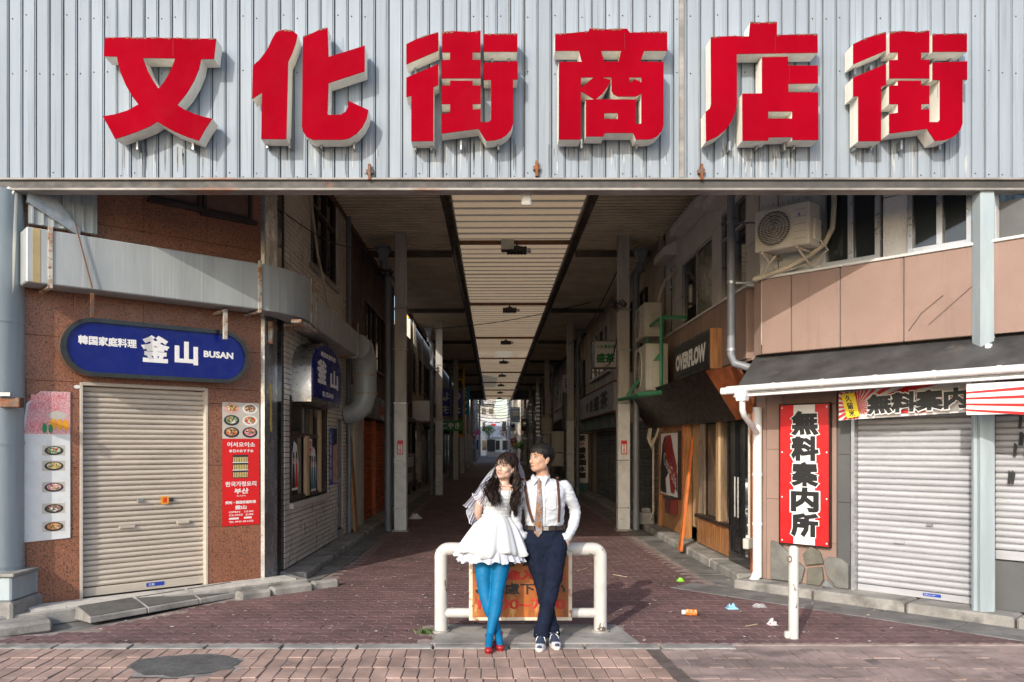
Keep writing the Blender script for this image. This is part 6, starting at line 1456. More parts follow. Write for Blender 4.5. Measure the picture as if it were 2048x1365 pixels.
m_snk = mat('navy_suede_sneaker', (.025, .035, .07), .7, var=.2, vs=30); m_snkg = mat('grey_sneaker_mesh', (.42, .44, .48), .7, var=.15, vs=40); m_sole = mat('off_white_sole', (.66, .58, .54), .6, var=.06)
def remesh(mb, name, m, par, vox=.007, it=3, wr=0., wscale=(14, 14, 9), fn=None):
    me = mb.mesh('tmp', m_skin); o = bpy.data.objects.new('tmp', me); C.objects.link(o)
    r = o.modifiers.new('r', 'REMESH'); r.mode = 'VOXEL'; r.voxel_size = vox
    s_ = o.modifiers.new('s', 'SMOOTH'); s_.factor = .6; s_.iterations = it
    dg = bpy.context.evaluated_depsgraph_get(); m2 = bpy.data.meshes.new_from_object(o.evaluated_get(dg))
    bpy.data.objects.remove(o); bpy.data.meshes.remove(me)
    if wr:
        nr = [v.normal.copy() for v in m2.vertices]
        for v, vn in zip(m2.vertices, nr):
            p = v.co; q = Vector((p.x * wscale[0], p.y * wscale[1], p.z * wscale[2]))
            d = _nz.noise(q) + .5 * _nz.noise(q * 2.1); d = abs(d) * 2 - .5
            v.co = p + vn * d * wr
    if fn:
        nr = [v.normal.copy() for v in m2.vertices]
        for v, vn in zip(m2.vertices, nr): fn(v, vn)
    b = base_of(par)
    for v in m2.vertices: v.co = v.co - b
    m2.materials.clear(); m2.materials.append(m); m2.polygons.foreach_set('use_smooth', [True] * len(m2.polygons)); m2.update()
    o = bpy.data.objects.new(name, m2); C.objects.link(o); o.parent = par; return o
def rings(mb, rs, seg=28):
    """closed loft of horizontal ellipses (cx, cy, z, rx, ry)"""
    vs = []; fs = []
    for cx, cy, z, rx, ry in rs:
        for k in range(seg): q = 2 * math.pi * k / seg; vs.append((cx + rx * math.cos(q), cy + ry * math.sin(q), z))
    n = len(rs)
    for i in range(n - 1):
        for k in range(seg): k2 = (k + 1) % seg; fs.append((i * seg + k, i * seg + k2, (i + 1) * seg + k2, (i + 1) * seg + k))
    fs.append(tuple(reversed(range(seg)))); fs.append(tuple((n - 1) * seg + k for k in range(seg)))
    if rs[0][2] > rs[-1][2]: fs = [tuple(reversed(f)) for f in fs]
    mb.add(vs, fs); return mb
def sm(pts, n=6):
    """Catmull-Rom through tuples of any length"""
    out = []; P_ = [pts[0]] + list(pts) + [pts[-1]]
    for i in range(1, len(P_) - 2):
        for k in range(n):
            t = k / n; out.append(tuple(.5 * (2 * b + (c - a) * t + (2 * a - 5 * b + 4 * c - d) * t * t + (-a + 3 * b - 3 * c + d) * t ** 3) for a, b, c, d in zip(P_[i - 1], P_[i], P_[i + 1], P_[i + 2])))
    out.append(tuple(pts[-1])); return out
def limb(mb, pts, seg=14, n=5):
    q = sm(pts, n); mb.tube([p[:3] for p in q], [p[3] for p in q], seg); mb.ball(q[0][:3], q[0][3], 12, 8); mb.ball(q[-1][:3], q[-1][3], 12, 8); return mb
def headmesh(mb, M, fem=False):
    h = MB(); h.ball((0, .012, .028), (.076, .094, .088), 24, 16)
    h.ball((0, -.022, -.030), (.060 if fem else .064, .066, .074 if fem else .072), 22, 14)
    h.ball((0, -.056, -.086), (.021 if fem else .028, .024, .022), 14, 10)
    h.ball((0, -.038, -.078), (.040 if fem else .048, .045, .030), 14, 10)
    for s in (-1, 1):
        h.ball((s * .034, -.050, -.022), (.027, .030, .028), 14, 10); h.ball((s * .048, -.01, -.055), (.018 if fem else .024, .045, .035), 12, 8)
        h.ball((s * .028, -.070, .032), (.026, .014, .008), 12, 8)
        h.ball((s * .074, .016, -.012), (.008, .017, .029), 12, 8); h.ball((s * .080, .024, .002), (.006, .015, .018), 10, 8)
    h.tube([(0, -.078, .020), (0, -.090, -.002), (0, -.103, -.026)], [.007, .009, .012], 10); h.ball((0, -.102, -.028), (.013, .012, .010), 12, 8)
    for s in (-1, 1): h.ball((s * .011, -.093, -.031), (.008, .010, .008), 10, 6)
    h.ball((0, -.083, -.052), (.021, .012, .008), 12, 8); h.ball((0, -.081, -.062), (.018, .012, .008), 12, 8)
    mb.merge(h, M)
def face(par, M, ml, hair, fem=False):
    def P3(name, mb, m): mb.xf(M); return part(name, mb, m, par, smooth=60)
    for s in (-1, 1):
        e = P3('eye', MB().ball((s * .030, -.0745, .010), (.0135, .0085, .0062), 12, 8), m_eye)
        mb = MB().ball((s * .030 - .003, -.0805, .0105), (.0058, .0035, .0058), 10, 8).xf(M); part('iris', mb, m_iris, e)
        mb = MB(); mb.tube([(s * .016, -.0815, .009), (s * .024, -.0845, .0165), (s * .036, -.0830, .0165), (s * .046, -.074, .0105)], [.0012, .0022, .0022, .0010], 6).xf(M); part('lash', mb, m_iris, e)
        P3('eyebrow', MB().tube([(s * .014, -.0845, .031), (s * .028, -.0865, .037), (s * .047, -.075, .032)], [.0022, .0032 if not fem else .0022, .0010], 6), hair)
    mb = MB(); mb.tube([(-.021, -.086, -.0555), (-.008, -.0925, -.0530), (0, -.0930, -.0540), (.008, -.0925, -.0530), (.018, -.086, -.0555)], [.001, .0034, .0030, .0034, .001], 8, sy=.8)
    mb.tube([(-.017, -.086, -.0570), (0, -.0920, -.0605), (.017, -.086, -.0570)], [.001, .0040, .001], 8); P3('lips', mb, ml)
def hand(mb, c, d, side, s=1.):
    """relaxed closed hand: palm plus five bent fingers, pointing along d"""
    d = Vector(d).normalized(); u = d.orthogonal().normalized(); w_ = d.cross(u); c = Vector(c)
    mb.tube([c, c + d * .045 * s, c + d * .085 * s], [.024 * s, .034 * s, .030 * s], 10, sy=.55)
    for i, l in enumerate((.065, .075, .070, .055)):
        a = c + d * .08 * s + u * (.027 - .018 * i) * s; mb.tube([a, a + d * l * .45 * s, a + d * l * .7 * s + w_ * .018 * s, a + d * l * .75 * s + w_ * .035 * s], [.009 * s, .0085 * s, .008 * s, .006 * s], 8)
    a = c + d * .02 * s + u * .03 * s; mb.tube([a, a + d * .03 * s + u * .018 * s, a + d * .06 * s + u * .016 * s + w_ * .01 * s], [.011 * s, .010 * s, .008 * s], 8)

# ------------------------------------------------------------------ the man
man = thing('person', 'man in white shirt, brown suspenders, patterned tie and navy trousers leaning on the barrier', 'person', GL, (.49, 6.4, 0))
Y0 = 6.60
HM = Matrix.Translation((.452, Y0 - .02, 1.482)) @ Matrix.Rotation(R(-50), 4, 'Z') @ Matrix.Rotation(R(-3), 4, 'X') @ Matrix.Scale(.98, 4)
TR = [(.485, Y0 + .02, .84, .160, .105), (.492, Y0 + .02, .92, .157, .105), (.49, Y0 + .01, .99, .160, .11), (.487, Y0, 1.08, .170, .118), (.483, Y0, 1.17, .188, .122), (.482, Y0 + .005, 1.24, .198, .112), (.482, Y0 + .01, 1.285, .165, .09), (.482, Y0 + .01, 1.32, .085, .065)]
armR = [(.655, Y0, 1.255, .055), (.705, Y0 + .02, 1.16, .052), (.748, Y0 + .06, 1.06, .048), (.735, Y0 + .02, .95, .044), (.675, Y0 - .03, .83, .036)]
armL = [(.315, Y0, 1.25, .055), (.288, Y0 - .01, 1.16, .052), (.255, Y0 - .02, 1.05, .046), (.262, Y0 - .02, .94, .042), (.305, Y0 - .02, .835, .036)]
legF = [(.585, 6.60, .80, .098), (.567, 6.53, .64, .088), (.535, 6.43, .47, .070), (.49, 6.37, .29, .060), (.447, 6.34, .115, .056)]
legR = [(.40, 6.61, .80, .098), (.432, 6.58, .64, .086), (.468, 6.54, .47, .067), (.502, 6.47, .29, .058), (.538, 6.41, .115, .054)]
thin = lambda L, k: [(*p[:3], p[3] - k) for p in L]
mb = MB(); headmesh(mb, HM); mb.tube([(.462, Y0 - .01, 1.43), (.475, Y0 + .005, 1.36), (.482, Y0 + .012, 1.29)], [.050, .052, .062], 16)
rings(mb, [(a, b, c, d - .015, e - .015) for a, b, c, d, e in TR])
for L in (armR, armL, legF, legR): limb(mb, thin(L, .014))
hand(mb, (.675, Y0 - .03, .83), (-.35, .1, -1), 1); hand(mb, (.315, Y0 - .01, .83), (.35, .1, -1), -1)
for p, q in ((legF[-1], (.425, 6.16, .04)), (legR[-1], (.555, 6.22, .04))): limb(mb, [(p[0], p[1], .09, .034), (p[0] * .6 + q[0] * .4, p[1] * .6 + q[1] * .4, .048, .022), (q[0], q[1] + .04, .038, .016)])
remesh(mb, 'body', m_skin, man, .0058, 2)
face(man, HM, m_lip, m_hairb)
mb = MB(); rings(mb, TR); limb(mb, armR); limb(mb, armL)
for a in (armR, armL): p = a[-1]; mb.tube([(p[0], p[1], p[2] + .045), (p[0], p[1], p[2] - .005)], [.047, .043], 16)
shirt = remesh(mb, 'shirt', m_shirt, man, .0068, 3, wr=.0065, wscale=(9, 9, 16))
def frontY(x, z, k=.006):
    for a, b in zip(TR, TR[1:]):
        if a[2] <= z <= b[2]:
            t = (z - a[2]) / (b[2] - a[2]); cx, cy, _, rx, ry = [p + (q - p) * t for p, q in zip(a, b)]
            q = min(.97, abs(x - cx) / rx); return cy - ry * math.sqrt(1 - q * q) - k
    return Y0 - .05
def ribbon(mb, pts, th=.003, k=.008, z_over=None):
    """pts: (x, z, halfwidth); lies on the chest"""
    q = sm(pts, 8); vs = []; fs = []
    for x, z, h in q:
        for dx, dk in ((-h, 0), (0, th * .6), (h, 0)): vs.append((x + dx, frontY(x + dx, z, k) - dk, z))
    for x, z, h in q:
        for dx in (-h, 0, h): vs.append((x + dx, frontY(x + dx, z, k) + th + .004, z))
    n = len(q)
    for i in range(n - 1):
        for j in range(2): a = i * 3 + j; fs += [(a, a + 1, a + 4, a + 3), (a + 3 + 3 * n, a + 4 + 3 * n, a + 1 + 3 * n, a + 3 * n)]
        a = i * 3; fs += [(a, a + 3, a + 3 + 3 * n, a + 3 * n), (a + 2, a + 2 + 3 * n, a + 5 + 3 * n, a + 5)]
    mb.add(vs, fs); return mb
def px(u, v, Y=6.5): p = P(u, v, Y); return (p.x, p.z)
for L in ([(1050, 957), (1052, 985), (1058, 1018), (1067, 1047)], [(1116, 955), (1117, 985), (1119, 1018), (1118, 1047)]):
    s_ = part('suspender', ribbon(MB(), [(*px(u, v), .0108) for u, v in L], k=.013), m_brownl, man, smooth=60)
    x, z = px(*L[-1]); part('clip', MB().box(x - .011, x + .011, frontY(x, z) - .016, frontY(x, z) - .004, z - .004, z + .004), m_galv, s_)
part('tie', ribbon(MB(), [(*px(1078, 960), .012), (*px(1078, 967), .015), (*px(1078, 980), .016), (*px(1078, 1005), .023), (*px(1077, 1040), .029), (*px(1076, 1064), .032), (*px(1076, 1069), .020), (*px(1076, 1075), .003)], th=.005, k=.020), m_tie, man, smooth=60)
x, z = px(1078, 962); part('tie_knot', MB().ball((x, frontY(x, z, .022), z), (.018, .012, .020), 12, 8), m_tie, man, smooth=60)
# collar
for s in (-1, 1):
    a = [(1078 + s * 2, 959), (1079 + s * 12, 949), (1079 + s * 17, 955), (1078 + s * 11, 972)]
    vs = []
    for k, (u, v) in enumerate(a):
        x, z = px(u, v); vs.append((x, (Y0 - .012 if k == 1 else min(frontY(x, min(z, 1.28), .012), Y0 - .05)), z))
    mb = MB(); mb.add(vs + [(p[0], p[1] + .006, p[2] - .001) for p in vs], [(0, 1, 2, 3), (7, 6, 5, 4), (0, 4, 5, 1), (1, 5, 6, 2), (2, 6, 7, 3), (3, 7, 4, 0)]); part('collar_wing', mb, m_shirt, shirt)
mb = MB(); n = 20; vs = []
for z, r in ((1.315, .062), (1.352, .057), (1.350, .052), (1.315, .054)):
    for k in range(n): q = 2 * math.pi * k / n; vs.append((.478 + r * 1.02 * math.cos(q), Y0 + .008 + r * math.sin(q), z + .012 * math.sin(q)))
mb.add(vs, [(i * n + k, i * n + (k + 1) % n, (i + 1) * n + (k + 1) % n, (i + 1) * n + k) for i in range(3) for k in range(n)]); part('collar_band', mb, m_shirt, shirt, smooth=60)
x0, z0 = px(1095, 993); x1, z1 = px(1112, 1020)
mb = MB(); mb.add([(x0, frontY(x0, z0, .007), z0), (x1, frontY(x1, z0, .007), z0), (x1, frontY(x1, z1, .007), z1 + .01), ((x0 + x1) / 2, frontY((x0 + x1) / 2, z1, .008), z1), (x0, frontY(x0, z1, .007), z1 + .01)], [(0, 4, 3, 2, 1)]); part('chest_pocket', mb, m_shirt, shirt)
part('placket', ribbon(MB(), [(*px(1086, 975), .010), (*px(1087, 1010), .011), (*px(1087, 1050), .011)], th=.002, k=.008), m_shirt, shirt, smooth=60)
mb = MB(); rings(mb, [(.487, 6.615, .70, .15, .105), (.487, 6.615, .78, .185, .125), (.487, 6.62, .85, .178, .12), (.49, 6.62, .905, .166, .114), (.492, 6.62, .935, .163, .112)]); limb(mb, legF, 16); limb(mb, legR, 16)
for L in (legF, legR): p = L[-1]; mb.tube([(p[0], p[1], .16), (p[0], p[1] + .005, .072)], [.057, .066], 18)
tro = remesh(mb, 'trousers', m_trou, man, .0068, 2, wr=.006, wscale=(10, 10, 14))
vs = []; n = 36; mb = MB()
for z, r in ((.903, 0), (.903, .006), (.938, .006), (.938, 0)):
    for k in range(n): q = 2 * math.pi * k / n; vs.append((.492 + (.165 + r) * math.cos(q), 6.618 + (.116 + r) * math.sin(q), z))
mb.add(vs, [(i * n + k, i * n + (k + 1) % n, (i + 1) * n + (k + 1) % n, (i + 1) * n + k) for i in range(3) for k in range(n)]); be = part('belt', mb, m_belt, man, smooth=60)
part('buckle', MB().box(.475, .515, 6.487, 6.492, .905, .936), m_galv, be)
for i in range(5): q = R(-150 + i * 30); x, y = .492 + .172 * math.cos(q), 6.618 + .123 * math.sin(q); part('belt_loop', MB().box(x - .005, x + .005, y - .004, y + .004, .897, .943), m_trou, tro)
def sneaker(par, hx, hy, tx, ty):
    a = math.atan2(-(tx - hx), (ty - hy)) ; M = Matrix.Translation((hx, hy, 0)) @ Matrix.Rotation(math.atan2(ty - hy, tx - hx) - R(90), 4, 'Z')   # local +y = toe
    def outl(k, z, s=1): return [(.037 * k * (1 if q < 0 else 1) * math.cos(q) * (1.0 + .28 * max(0, math.sin(q))), .11 + .145 * k * math.sin(q), z) for q in [2 * math.pi * i / 24 for i in range(24)]]
    def loft(ls):
        mb = MB(); n = 24; vs = [p for l in ls for p in l]; fs = [(i * n + k, i * n + (k + 1) % n, (i + 1) * n + (k + 1) % n, (i + 1) * n + k) for i in range(len(ls) - 1) for k in range(n)]
        fs.append(tuple(reversed(range(n)))); fs.append(tuple((len(ls) - 1) * n + k for k in range(n))); mb.add(vs, fs); return mb.xf(M)
    sh = part('sneaker', loft([outl(.95, .002), outl(1.05, .008), outl(1.05, .026), outl(1.0, .033)]), m_sole, par, smooth=60)
    up = [outl(.98, .033), outl(.96, .048)]
    for z, k, sh_ in ((.062, .86, -.02), (.078, .66, -.045), (.095, .50, -.062), (.108, .46, -.066)): up.append([(p[0] * (1.1), .11 + (p[1] - .11) * 1 + sh_, z + (.0 if p[1] > .11 else .006)) for p in outl(k, z)])
    u_ = part('upper', loft(up), m_snk, sh, smooth=60)
    part('toe_panel', MB().ball((0, .195, .040), (.040, .05, .024), 14, 8).xf(M), m_snkg, sh, smooth=60)
    for s in (-1, 1): part('side_panel', MB().ball((s * .031, .09, .052), (.011, .05, .018), 12, 8).xf(M), m_snkg, sh, smooth=60)
    mb = MB()
    for i in range(5):
        y = .095 + i * .020; z = .090 - i * .0085; mb.tube([(-.024, y, z - .008), (0, y + .006, z + .006), (.024, y, z - .008)], .0042, 6)
    for s in (-1, 1): mb.tube([(0, .09, .105), (s * .022, .085, .118), (s * .034, .105, .105), (s * .015, .10, .102)], .0035, 6); mb.tube([(0, .09, .105), (s * .03, .12, .085), (s * .036, .13, .06)], .003, 6)
    part('laces', mb.xf(M), m_white, sh, smooth=60)
    part('tongue', MB().ball((0, .078, .112), (.021, .012, .026), 12, 8).xf(M), m_snkg, sh, smooth=60)
sneaker(man, .455, 6.40, .415, 6.13); sneaker(man, .535, 6.46, .565, 6.19)
part('sock', MB().tube([(.447, 6.35, .07), (.447, 6.345, .13)], [.040, .042], 14), mat('blue_sock', (.01, .25, .42), .8), man)
# hair
def cap_hair(par, M, m, n, longf=None, fem=False, seed=1):
    rr = random.Random(seed); mb = MB()
    mb.ball((0, .024, .036), (.083, .096, .090), 22, 14)
    if fem is False:
        mb.ball((0, .05, -.01), (.074, .066, .06), 18, 12)
    for i in range(n):
        phi = rr.uniform(-math.pi, math.pi); af = abs(phi)      # 0 = front (-y)
        if fem: end = 62 + 30 * min(1, af / 1.0) + rr.uniform(-8, 12) if af > .25 else 50 + rr.uniform(-5, 25)
        else: end = (79 + rr.uniform(-9, 9)) if af < .9 else (88 + rr.uniform(-8, 8) if af < 1.75 else 122 + rr.uniform(-14, 10))
        st = rr.uniform(5, 35); tw = rr.uniform(-.28, .28); pts = []; rs = []
        for k in range(7):
            t = k / 6; th = R(st + (end - st) * t); ph = phi + tw * t; g = 1.03 + (.07 if fem else .13) * math.sin(t * 2.6) + rr.uniform(-.01, .012)
            pts.append((.085 * g * math.sin(th) * math.sin(ph), .020 - (.100 if abs(ph) < 1.57 else .100) * g * math.sin(th) * math.cos(ph) + .002, .038 + .092 * g * math.cos(th)))
            rs.append(.0062 * (1 - t) + .0010 if not fem else .005 * (1 - t) + .0010)
        mb.tube(pts, rs, 4, sy=.6)
    mb.xf(M); return mb
part('hair', cap_hair(man, HM, m_hairb, 520, seed=4), m_hairb, man, smooth=70)

# ------------------------------------------------------------------ the woman
wom = thing('person', 'woman in short white dress, veil and bright blue tights leaning beside the man', 'person', GL, (.07, 6.3, 0))
YW = 6.57
HW = Matrix.Translation((.168, YW - .03, 1.418)) @ Matrix.Rotation(R(13), 4, 'Y') @ Matrix.Rotation(R(-31), 4, 'Z') @ Matrix.Rotation(R(3), 4, 'X') @ Matrix.Scale(.93, 4)
TW = [(.075, YW + .02, .74, .130, .105), (.08, YW + .02, .86, .135, .105), (.088, YW + .01, .97, .103, .082), (.09, YW + .01, 1.02, .100, .080), (.105, YW, 1.10, .112, .088), (.120, YW - .005, 1.17, .130, .098), (.135, YW, 1.225, .135, .080), (.148, YW + .01, 1.262, .085, .06), (.155, YW + .01, 1.29, .046, .046)]
aL = [(.015, YW + .005, 1.215, .042), (-.035, YW + .03, 1.13, .038), (-.055, YW + .07, 1.03, .034), (-.02, YW + .12, .96, .030), (.045, YW + .15, .93, .025)]
aR = [(.255, YW + .01, 1.215, .042), (.262, YW + .06, 1.13, .036), (.235, YW + .11, 1.04, .032), (.20, YW + .14, .98, .030), (.15, YW + .155, .95, .025)]
lA = [(-.005, 6.60, .78, .088), (-.012, 6.54, .62, .076), (-.002, 6.45, .42, .054), (.035, 6.42, .29, .052), (.072, 6.40, .20, .040), (.103, 6.37, .105, .031)]
lB = [(.150, 6.60, .78, .088), (.128, 6.52, .62, .077), (.098, 6.42, .42, .055), (.082, 6.36, .29, .053), (.060, 6.32, .20, .041), (.038, 6.29, .105, .031)]
mb = MB(); headmesh(mb, HW, True); mb.tube([(.166, YW - .015, 1.37), (.160, YW, 1.31), (.150, YW + .008, 1.25)], [.040, .040, .055], 16)
rings(mb, [(a, b, c, d - .008, e - .008) for a, b, c, d, e in TW]); limb(mb, aL); limb(mb, aR); limb(mb, thin(lA, .006)); limb(mb, thin(lB, .006))
for s, a in ((1, aL), (-1, aR)): mb.ball(a[0][:3], .046, 12, 8)
mb.tube([(.06, YW - .045, 1.262), (.14, YW - .055, 1.268), (.235, YW - .04, 1.262)], [.008, .006, .008], 8)
hand(mb, (.045, YW + .15, .93), (1, .0, -.2), 1, .88); hand(mb, (.15, YW + .155, .95), (-1, 0, -.1), -1, .88)
for p, q in ((lA[-1], (.118, 6.22, .035)), (lB[-1], (.028, 6.15, .035))): limb(mb, [(p[0], p[1], .10, .030), ((p[0] + q[0]) / 2, (p[1] + q[1]) / 2, .072, .028), (*q, .022)])
remesh(mb, 'body', m_skinf, wom, .0056, 2)
face(wom, HW, m_lipf, m_hairw, True)
mb = MB(); limb(mb, lA, 16); limb(mb, lB, 16); mb.ball((.07, 6.60, .80), (.15, .11, .10), 20, 12)
for p, q in ((lA[-1], (.118, 6.22, .035)), (lB[-1], (.028, 6.15, .035))): limb(mb, [(p[0], p[1], .10, .033), ((p[0] + q[0]) / 2, (p[1] + q[1]) / 2, .075, .031), (*q, .025)]); mb.ball((p[0], p[1] + .025, .05), (.026, .03, .03), 12, 8)
remesh(mb, 'tights', m_tights, wom, .006, 3)
for i, (p, q) in enumerate(((lA[-1], (.118, 6.22, .035)), (lB[-1], (.028, 6.15, .035)))):
    M = Matrix.Translation((p[0], p[1] + .03, 0)) @ Matrix.Rotation(math.atan2(q[1] - p[1] - .03, q[0] - p[0]) - R(90), 4, 'Z')
    mb = MB(); ol = [(.033 * math.cos(a) * (1 + .2 * math.sin(a)), .095 + .125 * math.sin(a)) for a in [2 * math.pi * k / 22 for k in range(22)]]
    for z0, z1 in ((.002, .014),): mb.add([(x, y, z0) for x, y in ol] + [(x, y, z1 + .012 * (1 - min(1, y / .12))) for x, y in ol], [tuple(reversed(range(22))), tuple(range(22, 44))] + [(k, (k + 1) % 22, 22 + (k + 1) % 22, 22 + k) for k in range(22)])
    sh = part('shoe', mb.xf(M), m_redshoe, wom, smooth=50)
    part('toe_cap', MB().ball((0, .185, .026), (.034, .036, .024), 16, 10).xf(M), m_redshoe, sh, smooth=60)
    part('heel_cup', MB().tube([(-.028, .03, .03), (-.024, -.002, .035), (0, -.016, .04), (.024, -.002, .035), (.028, .03, .03)], .012, 8).xf(M), m_redshoe, sh, smooth=60)
    part('ankle_strap', MB().tube([(.034 * math.cos(a), .045 + .036 * math.sin(a), .105 - .012 * math.sin(a)) for a in [2 * math.pi * k / 16 for k in range(17)]], .0045, 6).xf(M), m_redshoe, sh, smooth=60)
# bodice
mb = MB(); rings(mb, [(a, b, c, d + .006, e + .008) for a, b, c, d, e in TW[2:6]] + [(.128, YW - .004, 1.205, .140, .098), (.132, YW - .002, 1.228, .138, .088)])
for a in (aL, aR): mb.tube([(a[0][0], a[0][1], a[0][2] + .0), (a[1][0] * .55 + a[0][0] * .45, a[1][1] * .5 + a[0][1] * .5, 1.165)], [.050, .050], 16)
def pleat(v, vn):
    z = v.co.z
    if z > 1.05: v.co = v.co + vn * .0020 * math.sin(z * 210 + v.co.x * 14)
dress = remesh(mb, 'bodice', m_dress, wom, .006, 2, wr=.002, fn=pleat)
# bubble skirt
def skirt(nm, z0, z1, prof, nfold, amp, m, ph=0, par=None, seg=144, jag=0):
    mb = MB(); vs = []; n = len(prof); rr = random.Random(3)
    jit = [rr.uniform(-1, 1) for _ in range(seg)]
    for i, (t, rx, ry, am, cx, cy) in enumerate(prof):
        for k in range(seg):
            q = 2 * math.pi * k / seg; f = math.sin(nfold * q + ph + 1.3 * math.sin(q * 2)) * .6 + .4 * math.sin(nfold * 1.7 * q + 2 + .8 * math.sin(3 * q))
            g = 1 + am * amp * f; back = .72 if math.sin(q) > 0 else 1.0
            zz_ = z0 + (z1 - z0) * t + am * amp * .10 * math.sin(nfold * .5 * q + 1) + (jag * jit[k] if i == n - 1 else 0)
            vs.append((cx + rx * g * math.cos(q), cy + ry * g * back * math.sin(q), zz_))
    mb.add(vs, [(i * seg + k, (i + 1) * seg + k, (i + 1) * seg + (k + 1) % seg, i * seg + (k + 1) % seg) for i in range(n - 1) for k in range(seg)])
    return part(nm, mb, m, par or wom, smooth=70)
pf = [(0, .104, .088, .1, .09, YW), (.08, .125, .10, .5, .088, YW), (.25, .170, .125, .9, .080, YW - .005), (.5, .215, .150, 1.0, .068, YW - .02), (.72, .250, .168, 1.0, .058, YW - .03), (.88, .272, .178, 1.1, .052, YW - .035), (.96, .276, .176, 1.5, .050, YW - .035), (1.0, .262, .166, 1.7, .050, YW - .035), (.97, .235, .15, 1.5, .05, YW - .035)]
skirt('skirt', 1.02, .712, pf, 10, .115, m_dress)
skirt('tulle_ruffle', .75, .655, [(0, .225, .145, .5, .05, YW - .035), (.4, .250, .16, .9, .05, YW - .035), (.75, .262, .168, 1.4, .05, YW - .035), (1, .268, .172, 2.0, .05, YW - .035)], 26, .05, m_tulle, jag=.006)
skirt('tulle_ruffle', .74, .668, [(0, .20, .13, .5, .05, YW - .035), (.5, .235, .15, 1.2, .05, YW - .035), (1, .246, .158, 2.2, .05, YW - .035)], 31, .055, m_tulle, ph=1, jag=.006)
part('waistband', MB().tube([(.088 + .105 * math.cos(a), YW + .005 + .086 * math.sin(a), 1.018) for a in [2 * math.pi * k / 28 for k in range(29)]], .013, 8), m_dress, wom, smooth=60)
# hair
hr = cap_hair(wom, HW, m_hairw, 420, fem=True, seed=8)
rr = random.Random(12)
def lock(path, sx, sy_, n, w_, freq, r0=.0042):
    for i in range(n):
        a, b = rr.gauss(0, .5), rr.gauss(0, .5); ph = rr.uniform(-1.0, 1.0) + (0 if a > 0 else 2.2); ln = rr.uniform(.82, 1.04); pts = []; rs = []; q = sm(path, 7); m_ = len(q)
        for k in range(m_):
            t = k / (m_ - 1); p = q[min(m_ - 1, int(k * ln))]; z = p[2] - max(0, k * ln - (m_ - 1)) * .02
            gr = .25 + .75 * min(1, t * 1.8); wv2 = w_ * min(1, t * 1.6) * math.sin(freq * t * 6.28 + ph)
            pts.append((p[0] + a * sx * gr + wv2, p[1] + b * sy_ * gr + w_ * .6 * min(1, t * 2) * math.cos(freq * t * 6.28 + ph), z)); rs.append(r0 * (1 - .75 * t) + .0006)
        hr.tube(pts, rs, 4, sy=.7)
def W(u, v, Y): return tuple(P(u, v, Y))
lock([W(1001, 920, 6.58), W(990, 942, 6.58), W(983, 962, 6.54), W(981, 985, 6.46), W(990, 1010, 6.43)], .030, .02, 150, .019, 2.6)
lock([W(1004, 920, 6.60), W(992, 948, 6.58), W(990, 970, 6.52), W(993, 990, 6.44), W(995, 1008, 6.42)], .022, .02, 60, .018, 2.4)
lock([W(1000, 925, 6.57), W(984, 958, 6.52), W(973, 985, 6.45), W(984, 1013, 6.43)], .045, .02, 26, .030, 2.4, .0022)
lock([W(1030, 930, 6.53), W(1036, 965, 6.47), W(1034, 1000, 6.43), W(1033, 1030, 6.42)], .045, .02, 26, .030, 2.8, .0022)
lock([W(1030, 922, 6.52), W(1034, 950, 6.50), W(1033, 975, 6.46), W(1030, 1005, 6.43), W(1031, 1032, 6.43)], .024, .02, 170, .019, 3.0)
lock([W(1022, 915, 6.60), W(1026, 950, 6.62), W(1018, 975, 6.64), W(1016, 1000, 6.66)], .05, .02, 80, .01, 1.5)
for (u0, u1, u2) in [(1002, 996, 994), (1004, 1001, 1003), (1009, 1010, 1013), (1014, 1018, 1021), (1000, 993, 990), (1007, 1005, 1008), (1012, 1014, 1019)]:
    lock([W(u0 + 6, 910, 6.45), W(u1, 919, 6.435), W(u2, 931, 6.435)], .006, .002, 7, .003, .8, .0020)
part('hair', hr, m_hairw, wom, smooth=70)
# veil
def sheet(nm, rows, m, folds=7, amp=.012, edge=True, scal=.010):
    R_ = [sm(r, 8) for r in rows]; C_ = list(zip(*R_)); cols = [sm(c, 5) for c in C_]
    nu, nv = len(cols), len(cols[0]); vs = []
    for i in range(nu):
        for j in range(nv):
            x, y, z = cols[i][j]; t = j / (nv - 1); f = math.sin(i * folds * .5) * amp * t; s2 = (scal * math.sin(i * 1.9)) * max(0, t - .85) * 6
            vs.append((x + f * .3, y + f, z + s2))
    mb = MB(); mb.add(vs, [(i * nv + j, (i + 1) * nv + j, (i + 1) * nv + j + 1, i * nv + j + 1) for i in range(nu - 1) for j in range(nv - 1)])
    o = part(nm, mb, m, veil, smooth=80)
    if edge:
        pts = [vs[i * nv + nv - 1] for i in range(nu)]; part('veil_hem', MB().tube(pts, .0020, 5), m_veiledge, o, smooth=60)
veil = part('veil', MB().box(*[0] * 0) if False else MB().tube([W(1012, 912, 6.63), W(1022, 908, 6.65), W(1031, 914, 6.65)], .008, 6), m_veiledge, wom)
sheet('veil_layer', [[W(1004, 915, 6.60), W(1010, 911, 6.64), W(1018, 910, 6.66)], [W(965, 962, 6.60), W(978, 965, 6.66), W(995, 965, 6.69)], [W(948, 988, 6.60), W(962, 995, 6.67), W(982, 1000, 6.71)], [W(926, 1012, 6.60), W(948, 1018, 6.66), W(966, 1018, 6.71)]], m_veil)
